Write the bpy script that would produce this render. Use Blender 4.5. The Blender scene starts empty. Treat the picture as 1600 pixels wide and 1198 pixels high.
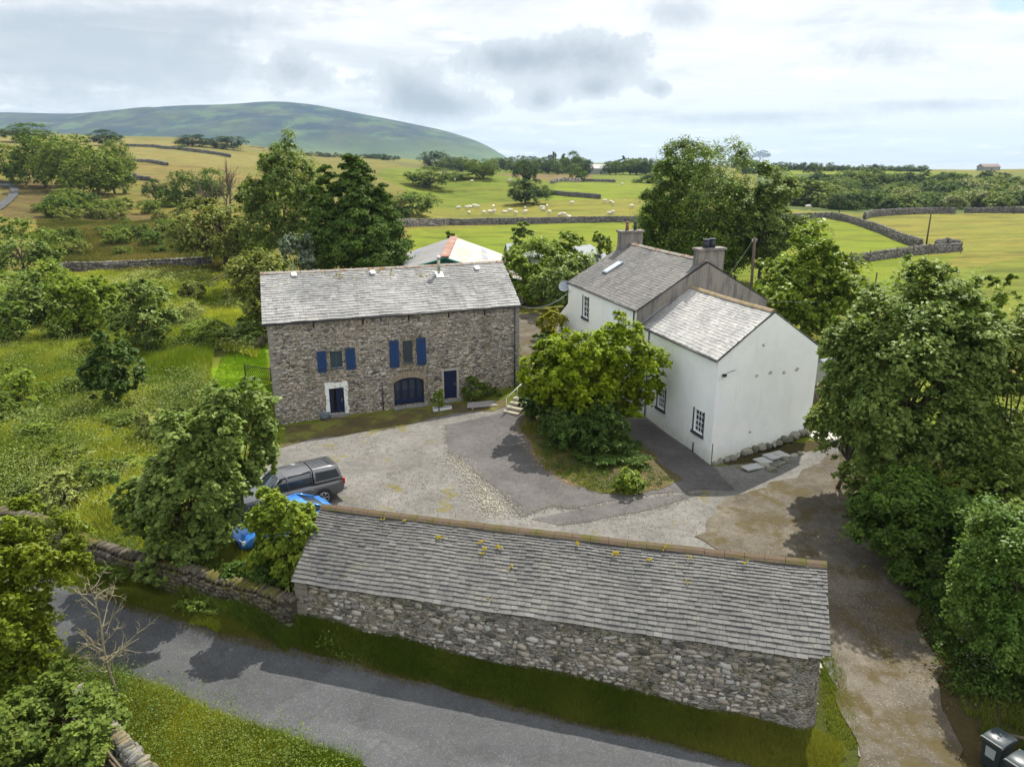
import bpy, math, random
import numpy as np
from mathutils import Vector, geometry
R=math.radians
# ---------------------------------------------------------------- camera, sky, sun, exposure
scn=bpy.context.scene
COL=scn.collection
CAMH=16.0; FPX=1150.0; PITCH=0.2946
cam_d=bpy.data.cameras.new("camera"); cam=bpy.data.objects.new("camera",cam_d); COL.objects.link(cam)
cam_d.sensor_width=36; cam_d.lens=36*FPX/1600; cam_d.clip_start=.3; cam_d.clip_end=20000
cam.location=(0,0,CAMH); cam.rotation_euler=(math.pi/2-PITCH,0,0)
scn.camera=cam
SUN_AZ=28.0; SUN_EL=54.0
sd=bpy.data.lights.new("sun","SUN"); sun=bpy.data.objects.new("sun",sd); COL.objects.link(sun)
sd.energy=5.0; sd.angle=R(.55); sd.color=(1,.95,.84)
sv=Vector((math.sin(R(SUN_AZ))*math.cos(R(SUN_EL)),math.cos(R(SUN_AZ))*math.cos(R(SUN_EL)),math.sin(R(SUN_EL))))
sun.rotation_euler=sv.to_track_quat('Z','Y').to_euler(); sun.location=(0,0,60)
scn.view_settings.view_transform='Standard'; scn.view_settings.look='None'; scn.view_settings.exposure=0.72; scn.view_settings.gamma=1
scn.render.engine='CYCLES'
cy=scn.cycles; cy.max_bounces=6; cy.diffuse_bounces=3; cy.glossy_bounces=2; cy.transmission_bounces=4; cy.volume_bounces=0; cy.transparent_max_bounces=6
cy.caustics_reflective=False; cy.caustics_refractive=False; cy.sample_clamp_indirect=4

class NT:
    """tiny node-tree writer"""
    def __init__(s,t): s.t=t; s.n=t.nodes; s.l=t.links
    def node(s,ty,**k):
        n=s.n.new(ty)
        for a,v in k.items(): setattr(n,a,v)
        return n
    def put(s,sock,v):
        if isinstance(v,bpy.types.NodeSocket): s.l.new(v,sock)
        elif v is not None:
            if isinstance(v,(tuple,list)) and len(v)==3 and sock.type=='RGBA': v=(*v,1)
            sock.default_value=v
    def math(s,op,a,b=None,c=None,clamp=False):
        n=s.node('ShaderNodeMath',operation=op); n.use_clamp=clamp
        s.put(n.inputs[0],a); s.put(n.inputs[1],b); s.put(n.inputs[2],c); return n.outputs[0]
    def vmath(s,op,a,b=None):
        n=s.node('ShaderNodeVectorMath',operation=op); s.put(n.inputs[0],a); s.put(n.inputs[1],b)
        return n.outputs[1] if op in('DOT_PRODUCT','LENGTH') else n.outputs[0]
    def mix(s,f,a,b,mode='MIX'):
        n=s.node('ShaderNodeMix',data_type='RGBA',blend_type=mode); s.put(n.inputs[0],f); s.put(n.inputs[6],a); s.put(n.inputs[7],b); return n.outputs[2]
    def noise(s,vec,scale,detail=3,rough=.55,dist=0,out=0):
        n=s.node('ShaderNodeTexNoise'); s.put(n.inputs['Vector'],vec); n.inputs['Scale'].default_value=scale; n.inputs['Detail'].default_value=detail
        n.inputs['Roughness'].default_value=rough; n.inputs['Distortion'].default_value=dist; return n.outputs[out]
    def vor(s,vec,scale,feature='F1',rnd=1.):
        n=s.node('ShaderNodeTexVoronoi',feature=feature); s.put(n.inputs['Vector'],vec); n.inputs['Scale'].default_value=scale; n.inputs['Randomness'].default_value=rnd; return n
    def ss(s,v,a,b):
        n=s.node('ShaderNodeMapRange',interpolation_type='SMOOTHSTEP'); s.put(n.inputs[0],v); n.inputs[1].default_value=a; n.inputs[2].default_value=b; return n.outputs[0]
    def ramp(s,v,pts):
        n=s.node('ShaderNodeValToRGB'); s.put(n.inputs[0],v); e=n.color_ramp.elements
        while len(e)<len(pts): e.new(.5)
        for q,(p,c) in zip(e,pts): q.position=p; q.color=(*c,1)
        return n.outputs[0]
    def xyz(s,v):
        n=s.node('ShaderNodeSeparateXYZ'); s.put(n.inputs[0],v); return n.outputs
    def comb(s,x,y,z):
        n=s.node('ShaderNodeCombineXYZ'); s.put(n.inputs[0],x); s.put(n.inputs[1],y); s.put(n.inputs[2],z); return n.outputs[0]
    def attr(s,name): return s.node('ShaderNodeAttribute',attribute_name=name).outputs['Fac']
    def obj(s): return s.node('ShaderNodeTexCoord').outputs['Object']
    def pos(s): return s.node('ShaderNodeNewGeometry').outputs['Position']
    def bump(s,h,strength=.5,dist=.02):
        n=s.node('ShaderNodeBump'); n.inputs['Strength'].default_value=strength; n.inputs['Distance'].default_value=dist; s.put(n.inputs['Height'],h); return n.outputs[0]

world=bpy.data.worlds.new("World"); scn.world=world; world.use_nodes=True
def build_sky():
    t=NT(world.node_tree); t.n.clear()
    out=t.node('ShaderNodeOutputWorld'); bg=t.node('ShaderNodeBackground')
    sky=t.node('ShaderNodeTexSky',sky_type='NISHITA',sun_disc=False,sun_elevation=R(SUN_EL),sun_rotation=R(SUN_AZ)); sky.altitude=50
    d=t.node('ShaderNodeTexCoord').outputs['Generated']
    x,y,z=t.xyz(d)
    zp=t.math('MAXIMUM',z,0.)
    den=t.math('ADD',zp,.10)
    plane=t.comb(t.math('DIVIDE',x,den),t.math('DIVIDE',y,den),0.)          # direction laid on a cloud deck
    ay=t.math('MAXIMUM',y,.05)
    u=t.math('DIVIDE',x,ay); v=t.math('DIVIDE',z,ay); uv=t.comb(u,v,0.)
    n1=t.noise(plane,.9,6,.6,.3); n2=t.noise(uv,15.,8,.62,.35); n3=t.noise(uv,44.,6,.65)
    streak=t.noise(t.comb(t.math('MULTIPLY',u,1.6),t.math('MULTIPLY',v,13.),0.),1.6,5,.6,.4)
    base=t.ramp(t.math('ADD',v,t.math('MULTIPLY',t.math('SUBTRACT',streak,.5),.09)),[(0.,(.56,.60,.64)),(.05,(.60,.635,.665)),(.13,(.67,.68,.69)),(.3,(.70,.70,.70))])
    # broad grey body on the left and soft streaks
    grey=t.ss(t.math('ADD',n1,t.math('MULTIPLY',u,-.16)),.44,.70)
    c=t.mix(t.math('MULTIPLY',grey,.75),base,(.40,.44,.48))
    st=t.math('MULTIPLY',t.ss(streak,.50,.72),t.ss(v,.30,.10))
    c=t.mix(t.math('MULTIPLY',st,.55),c,(.42,.475,.54))
    # brighter breaks in the cloud
    br=t.ss(t.noise(plane,1.7,5,.6,.6),.54,.72); c=t.mix(t.math('MULTIPLY',br,.75),c,(.80,.80,.79))
    # the separate darker cumulus
    def g(px,py,rx,ry):
        cu=(px-800)/1150; elev=(599-py)/1150
        fy=math.cos(PITCH)+elev*math.sin(PITCH); fz=-math.sin(PITCH)+elev*math.cos(PITCH)
        cu=cu/fy; cv=fz/fy
        a=t.math('DIVIDE',t.math('SUBTRACT',u,cu),rx/1150/fy); b=t.math('DIVIDE',t.math('SUBTRACT',v,cv),ry/1150)
        r2=t.math('ADD',t.math('MULTIPLY',a,a),t.math('MULTIPLY',b,b))
        return t.math('POWER',2.718,t.math('MULTIPLY',r2,-1.))
    tot=None
    for a in [(790,95,95,26),(930,90,115,38),(640,140,70,34),(700,168,90,20),(460,112,62,32),(850,155,36,18),(1032,140,20,13),(930,140,40,15)]:
        tot=g(*a) if tot is None else t.math('ADD',tot,g(*a))
    tot2=None
    for a in [(120,120,170,60),(60,60,150,40),(1380,85,110,26),(1060,20,90,28),(330,100,90,50),(1150,185,190,12),(1450,165,150,12),(300,30,200,22)]:
        tot2=g(*a) if tot2 is None else t.math('ADD',tot2,g(*a))
    ed=t.math('ADD',t.math('MULTIPLY',t.math('SUBTRACT',n2,.5),1.5),t.math('MULTIPLY',t.math('SUBTRACT',n3,.5),.7))
    m2=t.ss(t.math('ADD',tot2,t.math('MULTIPLY',ed,.9)),.25,1.2)
    c=t.mix(t.math('MULTIPLY',m2,.72),c,(.32,.365,.41))
    m1=t.ss(t.math('ADD',tot,ed),.32,.58)
    core=t.ss(t.math('ADD',tot,t.math('MULTIPLY',ed,.8)),.5,1.5)
    cc=t.mix(core,(.45,.485,.515),(.215,.25,.295))
    c=t.mix(t.math('MULTIPLY',m1,.9),c,cc)
    # a small blue gap, top right
    gap=t.ss(t.math('ADD',g(1590,5,60,22),t.math('MULTIPLY',ed,.5)),.45,.9); c=t.mix(t.math('MULTIPLY',gap,.7),c,(.33,.52,.78))
    # unseen sky overhead and behind the camera, lifted to add fill light
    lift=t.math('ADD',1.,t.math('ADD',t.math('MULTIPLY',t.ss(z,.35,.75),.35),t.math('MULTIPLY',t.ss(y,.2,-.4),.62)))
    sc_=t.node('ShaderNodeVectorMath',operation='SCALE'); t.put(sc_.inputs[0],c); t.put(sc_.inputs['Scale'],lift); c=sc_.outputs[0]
    nish=t.mix(1.,sky.outputs[0],(.10,.10,.10),'MULTIPLY')
    c=t.mix(.08,c,nish)
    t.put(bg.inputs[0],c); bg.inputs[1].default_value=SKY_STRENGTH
    t.l.new(bg.outputs[0],out.inputs[0])
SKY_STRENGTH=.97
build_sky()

# ---------------------------------------------------------------- terrain height
cp_,sp_=math.cos(PITCH),math.sin(PITCH)
NEAR=np.array([(-15,42.5,.12),(-10,44.5,.22),(-6,46,.3),(-3,46.5,.45),(.3,48.2,.7),(1.7,51,2.2),(1.3,47.8,1.5),(2,55,2.3),(1,58,2.4),
 (11.2,38.2,-.35),(9.7,42,-.25),(8.5,46,-.1),(8,48,.2),(17.8,41,.45),(14.5,39.5,0),(7,50,1.3),(4,57,2.1),(2.5,60,2.4),
 (-8,23,.25),(-2,21.6,-.1),(4,20,-.5),(9.4,18.5,-.95),(11,22,-.85),(11,25,-.65),(-7,28.5,.0),(2,26,-.3),(8,25,-.55),
 (-12,41,0),(-6,38,0),(0,42,.2),(-9,33,0),(-5,34,-.05),(0,36,-.05),(5,33,-.25),(10,33,-.4),(15,35,-.2),(19,40,.2),(24,40,.9),(18,34,.0),(17,28,-.35),(22,27,.2),
 (14,22,-.85),(13,17,-1.05),(19,20,-.6),(24,18,-.2),(3,43,.45),(4,40,.35),(2.5,44.5,.6),(6,38,.05),
 (-18,26,-.5),(-13,23.4,-.55),(-8,21,-.6),(0,18.6,-.85),(5,17,-1.),(8,15.5,-1.1),(-25,29,-.4),(-8,17,-.9),(0,14,-1.1),(10,10,-1.3),(0,5,-1.5),(-12,20,-.65),(-11,16,-.7),(-17,18,-.5),(-26,20,-.3),
 (-19,30.3,.35),(-13,27,.3),(-9,25,.3),(-16,33,.3),(-14,37,.2),(-22,40,.4),(-17,45,.3),(-20,52,.5),(-17,50,.4),(-22,62,1.2),(-30,50,.4),(-35,35,.4),(-45,50,.5),(-45,65,.8),
 (-14,60,1.8),(-6,62,2.2),(14,64,2.5),(19,52,1.9),(24,55,2.3),(28,46,1.6),(35,60,2.4),(40,40,1.4),(-60,40,.5),(-3,56,2.2),(-12,54,1.2),(30,30,.8)],float)
TS=np.array([-1.2,-.8,-.45,-.2,-.07,.1,.3,.42,.55,.8,1.2])
TY=np.array([60,70,100,150,200,260,330,450,700,1100,1800,3000,7000],float)
TZ=np.array([
 [1,1.2,2,6,10,15,22,30,44,60,62,30,-20],
 [1,1.2,2,5,9,14,20,28,42,58,60,30,-20],
 [1.2,1.2,1.5,4.2,7.2,10.5,15,21,31,46,42,20,-20],
 [1.8,1.9,2.4,4,6,8,10,12.5,17,22,20,0,-20],
 [2.3,2.4,2.5,2.6,2.6,3.5,5,6.5,9,12,9,-12,-20],
 [2.4,2.5,2.5,2.5,2.6,4.6,5.4,6.8,8,11,8,-14,-20],
 [2.4,2.5,2.5,2.5,2.5,2.8,4,6.5,8,8,0,-14,-20],
 [2.4,2.5,2.5,2.5,2.4,1.4,1.8,8.2,8,5,-6,-14,-20],
 [2.4,2.5,2.5,2.5,2.2,-.5,.5,8.4,6.5,2,-8,-14,-20],
 [2.4,2.5,2.8,3,2.8,.5,2.5,8.6,9.5,3,-8,-14,-20],
 [2.4,2.5,2.8,3,3,2,4,8,8,3,-8,-14,-20]],float)
def sst(a,b,x):
    t=np.clip((x-a)/(b-a),0,1); return t*t*(3-2*t)
def vnoise(x,y,s,seed=0):
    x=np.asarray(x,float)/s+seed*17.31; y=np.asarray(y,float)/s-seed*9.7
    xi=np.floor(x);yi=np.floor(y);fx=x-xi;fy=y-yi;fx=fx*fx*(3-2*fx);fy=fy*fy*(3-2*fy)
    def h(a,b):
        v=np.sin(a*127.1+b*311.7+seed*7.7)*43758.5453; return v-np.floor(v)
    return (h(xi,yi)*(1-fx)+h(xi+1,yi)*fx)*(1-fy)+(h(xi,yi+1)*(1-fx)+h(xi+1,yi+1)*fx)*fy-.5
def _survey():
    '''extra survey points: an even fall along the road and along the foot of the roadside shed'''
    out=[]
    def pzz(px,py,f):
        a=(px-800)/FPX; b=(599-py)/FPX; d=np.array([a,cp_+b*sp_,-sp_+b*cp_]); z=-.7
        for _ in range(8): t=(z-CAMH)/d[2]; z=f(d[0]*t)
        t=(z-CAMH)/d[2]; return (d[0]*t,d[1]*t,z)
    rz=lambda x:-.50-.019*(x+18)
    for px,py in [(85,903),(200,943),(345,988),(440,1010),(560,1040),(680,1071),(800,1103),(900,1128),(1018,1156),(1175,1194),(560,1197),(480,1168),(400,1140),(320,1110),(200,1064),(95,1022),(250,1010),(450,1080),(650,1130),(850,1180),(150,980)]: out.append(pzz(px,py,rz))
    for k in range(10):
        t=k/9; out.append((-7.65+17.1*t,22.95-4.35*t,.30-1.25*t)); out.append((-7.9+17.1*t,22.2-4.35*t,.05-1.05*t)) 
        out.append((-6.4+17.4*t,28.3-4.2*t,.05-.75*t))
    for t in np.linspace(0,1,6): out.append((-19+11*t,28.3-5.6*t,-.1+.1*t))
    return np.array(out)
NEAR=np.array([q for q in NEAR if not ((abs(q[1]-20)<4.5 and -20<q[0]<9 and q[2]<-.3) or (-9<q[0]<5 and 19<q[1]<24))])
NEAR=np.vstack([NEAR,_survey()])
def H(x,y):
    x=np.atleast_1d(np.asarray(x,float)); y=np.atleast_1d(np.asarray(y,float)); sh=x.shape; x=x.ravel(); y=y.ravel()
    out=np.empty(len(x))
    for a in range(0,len(x),20000):
        X=x[a:a+20000]; Y=y[a:a+20000]
        Rr=np.hypot(X,Y)
        w=sst(56,74,Rr)*(Y>-200)
        near=np.zeros(len(X))
        m=w<1
        if m.any():
            dx=NEAR[None,:,0]-X[m,None]; dy=NEAR[None,:,1]-Y[m,None]; zz=NEAR[None,:,2]
            k=1/(dx*dx+dy*dy+1.2)**2.2; k/=k.sum(1,keepdims=True)
            mx=(k*dx).sum(1);my=(k*dy).sum(1);mz=(k*zz).sum(1)                      # local plane through the survey points
            ax=dx-mx[:,None];ay=dy-my[:,None];az=zz-mz[:,None]
            sxx=(k*ax*ax).sum(1)+2.;syy=(k*ay*ay).sum(1)+2.;sxy=(k*ax*ay).sum(1);sxz=(k*ax*az).sum(1);syz=(k*ay*az).sum(1)
            D=sxx*syy-sxy*sxy; gx=(sxz*syy-syz*sxy)/D; gy=(syz*sxx-sxz*sxy)/D
            near[m]=np.clip(mz-gx*mx-gy*my,-2.2,3.2)
        Yc=np.maximum(Y,60.); s=np.clip(X/np.maximum(Y,20.),-1.2,1.2); far_y=np.maximum(Rr/np.sqrt(1+s*s),60.)
        ly=np.log(far_y); LT=np.log(TY)
        iy=np.clip(np.searchsorted(LT,ly)-1,0,len(LT)-2); fy=np.clip((ly-LT[iy])/(LT[iy+1]-LT[iy]),0,1); fy=fy*fy*(3-2*fy)*.5+fy*.5
        ix=np.clip(np.searchsorted(TS,s)-1,0,len(TS)-2); fx=np.clip((s-TS[ix])/(TS[ix+1]-TS[ix]),0,1); fx=fx*fx*(3-2*fx)
        far=(TZ[ix,iy]*(1-fx)+TZ[ix+1,iy]*fx)*(1-fy)+(TZ[ix,iy+1]*(1-fx)+TZ[ix+1,iy+1]*fx)*fy
        far=far+5.6*np.exp(-((X+20)/38)**2-((Y-315)/42)**2)                       # the round green hill
        amp=sst(70,200,Rr)
        far=far+amp*(vnoise(X,Y,60,1)*.9+vnoise(X,Y,23,2)*.35)*(1+sst(300,900,Rr)*2.0)
        ln=math.hypot(17.1,4.35); dS=((X+7.65)*-4.35-(Y-22.95)*17.1)/ln                 # metres in front of the shed's front line
        zs=np.clip(.30-1.25*(X+7.65)/17.1,-1.,.32); zs=np.where(X<-8,.1-.02*(-8-X),zs); zr=-.50-.019*(X+18)
        zz_=zs+(zr-zs)*sst(-.1,1.5,dS)
        ws=sst(-.5,.1,dS)*(1-sst(6.5,10,dS))*(1-sst(10,13,X))*sst(-40,-30,X)
        near=near*(1-ws)+zz_*ws
        z=near*(1-w)+far*w
        z=z+vnoise(X,Y,3.1,3)*.08*sst(24,60,Rr)+vnoise(X,Y,1.1,4)*.03*sst(60,80,Rr)
        out[a:a+20000]=z
    return out.reshape(sh)
def h1(x,y): return float(H(x,y)[0])
def ray(px,py):
    a=(px-800)/FPX; b=(599-py)/FPX
    return np.array([a,cp_+b*sp_,-sp_+b*cp_])
def pz(px,py,z):
    """point of the photo's ray at height z"""
    d=ray(px,py); t=(z-CAMH)/d[2]; return np.array([d[0]*t,d[1]*t,z])
def pY(px,py,Y):
    d=ray(px,py); t=Y/d[1]; return np.array([d[0]*t,Y,CAMH+d[2]*t])
def G(px,py):
    """where the photo's ray meets the ground"""
    d=ray(px,py); ts=np.exp(np.linspace(math.log(14),math.log(6000),1500))
    z=CAMH+d[2]*ts; hh=H(d[0]*ts,d[1]*ts); b=np.nonzero(z<hh)[0]
    if len(b)==0: t=ts[-1]
    else:
        i=b[0]; a0=z[i-1]-hh[i-1]; a1=z[i]-hh[i]; t=ts[i-1]+(ts[i]-ts[i-1])*a0/(a0-a1)
    x,y=d[0]*t,d[1]*t; return np.array([x,y,h1(x,y)])

# ---------------------------------------------------------------- object helpers
def tag(o,label=None,cat=None,group=None,kind=None):
    for k,v in (('label',label),('category',cat),('group',group),('kind',kind)):
        if v: o[k]=v
    return o
def thing(name,label,cat,loc=(0,0,0),group=None):
    o=bpy.data.objects.new(name,None); COL.objects.link(o); o.location=loc; o.empty_display_size=.3
    return tag(o,label,cat,group)
def me_np(name,V,F,mat,attrs=None,smooth=False,mi=None):
    V=np.asarray(V,np.float32).reshape(-1,3); F=np.asarray(F,np.int32)
    me=bpy.data.meshes.new(name); k=F.shape[1]
    me.vertices.add(len(V)); me.vertices.foreach_set('co',V.ravel())
    me.loops.add(F.size); me.loops.foreach_set('vertex_index',F.ravel())
    me.polygons.add(len(F)); me.polygons.foreach_set('loop_start',np.arange(0,F.size,k,dtype=np.int32))
    me.polygons.foreach_set('loop_total',np.full(len(F),k,np.int32))
    if smooth: me.polygons.foreach_set('use_smooth',np.ones(len(F),bool))
    for m in (mat if isinstance(mat,(list,tuple)) else [mat]): me.materials.append(m)
    if mi is not None: me.polygons.foreach_set('material_index',np.asarray(mi,np.int32))
    for a,v in (attrs or {}).items():
        at=me.attributes.new(a,'FLOAT','FACE'); at.data.foreach_set('value',np.asarray(v,np.float32))
    me.update(calc_edges=True); return me
def part(name,me,parent=None,loc=None):
    """link a mesh whose vertices are in world coordinates; origin goes to the parent's or to loc"""
    if isinstance(me,MB): me=me.mesh(name)
    o=bpy.data.objects.new(name,me); COL.objects.link(o)
    if parent is not None:
        p=parent; off=Vector((0,0,0))
        while p is not None: off+=p.location; p=p.parent
        me.transform(__import__('mathutils').Matrix.Translation(-off)); o.parent=parent
    elif loc is not None:
        me.transform(__import__('mathutils').Matrix.Translation(-Vector(loc))); o.location=loc
    return o
class MB:
    """mixed polygons collected into one mesh"""
    def __init__(s,mat=None): s.v=[]; s.f=[]; s.m=[]; s.tone=[]; s.mats=list(mat) if isinstance(mat,(list,tuple)) else [mat]; s.cur=0; s.t=0.5; s.sm=[]
    def add(s,vs,fs,smooth=False):
        b=len(s.v); s.v+= [tuple(map(float,q)) for q in vs]
        for f in fs: s.f.append([b+i for i in f]); s.m.append(s.cur); s.tone.append(s.t); s.sm.append(smooth)
        return s
    def quad(s,a,b,c,d): return s.add([a,b,c,d],[(0,1,2,3)])
    def hexa(s,p):   # p: 4 bottom (ccw from above) + 4 top
        return s.add(p,[(3,2,1,0),(4,5,6,7),(0,1,5,4),(1,2,6,5),(2,3,7,6),(3,0,4,7)])
    def box(s,c,sz,yaw=0,ax=None):
        c=np.array(c,float); hx,hy,hz=np.array(sz,float)/2
        if ax is None: u=np.array([math.cos(yaw),math.sin(yaw),0]); v=np.array([-math.sin(yaw),math.cos(yaw),0]); w=np.array([0,0,1.])
        else: u,v,w=[np.array(q,float) for q in ax]
        return s.hexa([c+u*a*hx+v*b*hy+w*e*hz for e in(-1,1) for a,b in((-1,-1),(1,-1),(1,1),(-1,1))])
    def tube(s,pts,rad,n=8,cap=True):
        pts=[np.array(p,float) for p in pts]; k=len(pts); rad=[rad]*k if np.isscalar(rad) else rad
        V=[];up=np.array([.13,.27,.95])
        for i,p in enumerate(pts):
            d=pts[min(i+1,k-1)]-pts[max(i-1,0)]; d=d/(np.linalg.norm(d)+1e-9)
            a=np.cross(d,up if abs(d@up)<.95 else [1,0,0]); a/=np.linalg.norm(a); b=np.cross(d,a)
            V+=[p+rad[i]*(a*math.cos(2*math.pi*j/n)+b*math.sin(2*math.pi*j/n)) for j in range(n)]
        Fc=[(i*n+j,i*n+(j+1)%n,(i+1)*n+(j+1)%n,(i+1)*n+j) for i in range(k-1) for j in range(n)]
        s.add(V,Fc,True)
        if cap: b=len(s.v)-k*n; s.f.append([b+j for j in range(n)][::-1]); s.f.append([b+(k-1)*n+j for j in range(n)]); s.m+=[s.cur]*2; s.tone+=[s.t]*2; s.sm+=[False]*2
        return s
    def cyl(s,a,b,r,n=16,r2=None): return s.tube([a,b],[r,r if r2 is None else r2],n)
    def mesh(s,name):
        me=bpy.data.meshes.new(name); me.from_pydata(s.v,[],s.f)
        for m in s.mats: me.materials.append(m)
        me.polygons.foreach_set('material_index',s.m); me.polygons.foreach_set('use_smooth',s.sm)
        at=me.attributes.new('tone','FLOAT','FACE'); at.data.foreach_set('value',np.array(s.tone,np.float32))
        me.update(); return me

# ---------------------------------------------------------------- materials
MATS={}
def newmat(name,fn,rough=.8,spec=.3,metal=0):
    if name in MATS: return MATS[name]
    m=bpy.data.materials.new(name); m.use_nodes=True; t=NT(m.node_tree); t.n.clear()
    out=t.node('ShaderNodeOutputMaterial'); b=t.node('ShaderNodeBsdfPrincipled')
    b.inputs['Roughness'].default_value=rough; b.inputs['Specular IOR Level'].default_value=spec; b.inputs['Metallic'].default_value=metal
    t.l.new(b.outputs[0],out.inputs[0]); t.bsdf=b; t.out=out
    r=fn(t)
    if isinstance(r,dict):
        for k,v in r.items(): t.put(b.inputs[k],v)
    else: t.put(b.inputs['Base Color'],r)
    MATS[name]=m; return m
def plain(name,c,rough=.6,spec=.3,metal=0,var=.12,scale=6):
    def f(t):
        n=t.noise(t.obj(),scale,4,.6)
        return {'Base Color':t.mix(n,tuple(q*(1-var) for q in c),tuple(min(1,q*(1+var)) for q in c)),'Normal':t.bump(t.noise(t.obj(),scale*6,2),.12,.01)}
    return newmat(name,f,rough,spec,metal)
def leafmat(name,c,c2,trans=.35,rough=.55,spec=.13):
    """c..c2: the range of the leaves' own colours, picked by each leaf's tone"""
    def f(t):
        a=t.attr('tone'); col=t.mix(a,c,c2)
        hs=t.node('ShaderNodeHueSaturation'); t.put(hs.inputs['Color'],col)
        big=t.noise(t.pos(),.55,2); t.put(hs.inputs['Hue'],t.math('ADD',.485,t.math('MULTIPLY',big,.03)))
        t.put(hs.inputs['Value'],t.math('ADD',.85,t.math('MULTIPLY',big,.3)))
        col=hs.outputs[0]
        tr=t.node('ShaderNodeBsdfTranslucent'); t.put(tr.inputs[0],t.mix(1.,col,(1.2,1.25,.5),'MULTIPLY'))
        mx=t.node('ShaderNodeMixShader'); mx.inputs[0].default_value=trans
        t.l.new(t.bsdf.outputs[0],mx.inputs[1]); t.l.new(tr.outputs[0],mx.inputs[2]); t.l.new(mx.outputs[0],t.out.inputs[0])
        return {'Base Color':col}
    return newmat(name,f,rough,spec)
def rubble(name,cols,mortar,sx=3.2,sz=5.5,moss=.0,mort_w=.055,dark=1.,smooth=.5):
    def f(t):
        o=t.obj(); w=t.noise(o,1.6,4,.65,0,1); o2=t.vmath('ADD',o,t.vmath('MULTIPLY',t.vmath('SUBTRACT',w,(.5,.5,.5)),(.24,.24,.14)))
        fine=t.noise(o,30,5,.7); mid=t.noise(o,5,4,.65); big=t.noise(o,.45,3,.6)
        def layer(k,off):
            p=t.vmath('ADD',t.vmath('MULTIPLY',o2,(sx*k,sx*k,sz*k)),(off,off,off)); v=t.vor(p,1.,'F1'); e=t.vor(p,1.,'DISTANCE_TO_EDGE'); return v,e,t.xyz(v.outputs['Color'])
        v1,e1,c1=layer(1.,0.); v2,e2,c2=layer(1.9,7.)
        pick=t.ss(t.noise(o,1.1,4,.7),.50,.56)
        rnd=t.node('ShaderNodeMix',data_type='FLOAT'); t.put(rnd.inputs[0],pick); t.put(rnd.inputs[2],c1[0]); t.put(rnd.inputs[3],c2[0]); rr=rnd.outputs[0]
        rn2=t.node('ShaderNodeMix',data_type='FLOAT'); t.put(rn2.inputs[0],pick); t.put(rn2.inputs[2],c1[1]); t.put(rn2.inputs[3],c2[1]); r2=rn2.outputs[0]
        em=t.node('ShaderNodeMix',data_type='FLOAT'); t.put(em.inputs[0],pick); t.put(em.inputs[2],e1.outputs[0]); t.put(em.inputs[3],t.math('MULTIPLY',e2.outputs[0],.8)); ee=em.outputs[0]
        n=len(cols); c=t.ramp(rr,[(i/(n-1),q) for i,q in enumerate(cols)])
        c=t.mix(t.math('MULTIPLY',t.math('POWER',r2,2.2),.85),c,(.035,.033,.03))
        c=t.mix(fine,t.mix(1.,c,(.45,.45,.45),'MULTIPLY'),t.mix(1.,c,(1.6,1.6,1.6),'MULTIPLY'))
        ed=t.math('ADD',ee,t.math('MULTIPLY',t.math('SUBTRACT',fine,.5),.12)); ed=t.math('ADD',ed,t.math('MULTIPLY',t.math('SUBTRACT',mid,.5),.22))
        mm=t.ss(ed,mort_w*2.6,mort_w*.5)
        mc=t.mix(fine,tuple(q*.45 for q in mortar),tuple(q*1.1 for q in mortar)); mc=t.mix(t.ss(mid,.52,.62),mc,t.mix(1.,mc,(.50,.48,.45),'MULTIPLY'))
        c=t.mix(mm,c,mc)
        st=t.noise(t.vmath('MULTIPLY',o,(1.,1.,.18)),.9,3)
        c=t.mix(t.math('MULTIPLY',t.ss(st,.48,.72),.55),c,t.mix(1.,c,(.48,.43,.32),'MULTIPLY'))
        c=t.mix(t.math('MULTIPLY',t.ss(big,.48,.66),.5),c,t.mix(1.,c,(1.45,1.38,1.25),'MULTIPLY'))
        if moss: c=t.mix(t.math('MULTIPLY',t.ss(t.math('ADD',mid,t.math('MULTIPLY',big,.5)),.72,.95),moss),c,(.06,.07,.015))
        c=t.mix(1.,c,(dark,dark,dark),'MULTIPLY')
        h=t.math('ADD',t.ss(ee,0.,.2),t.math('ADD',t.math('MULTIPLY',fine,.5),t.math('MULTIPLY',rr,.6)))
        return {'Base Color':c,'Normal':t.bump(h,1.,.07)}
    return newmat(name,f,.92,.12)
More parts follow.
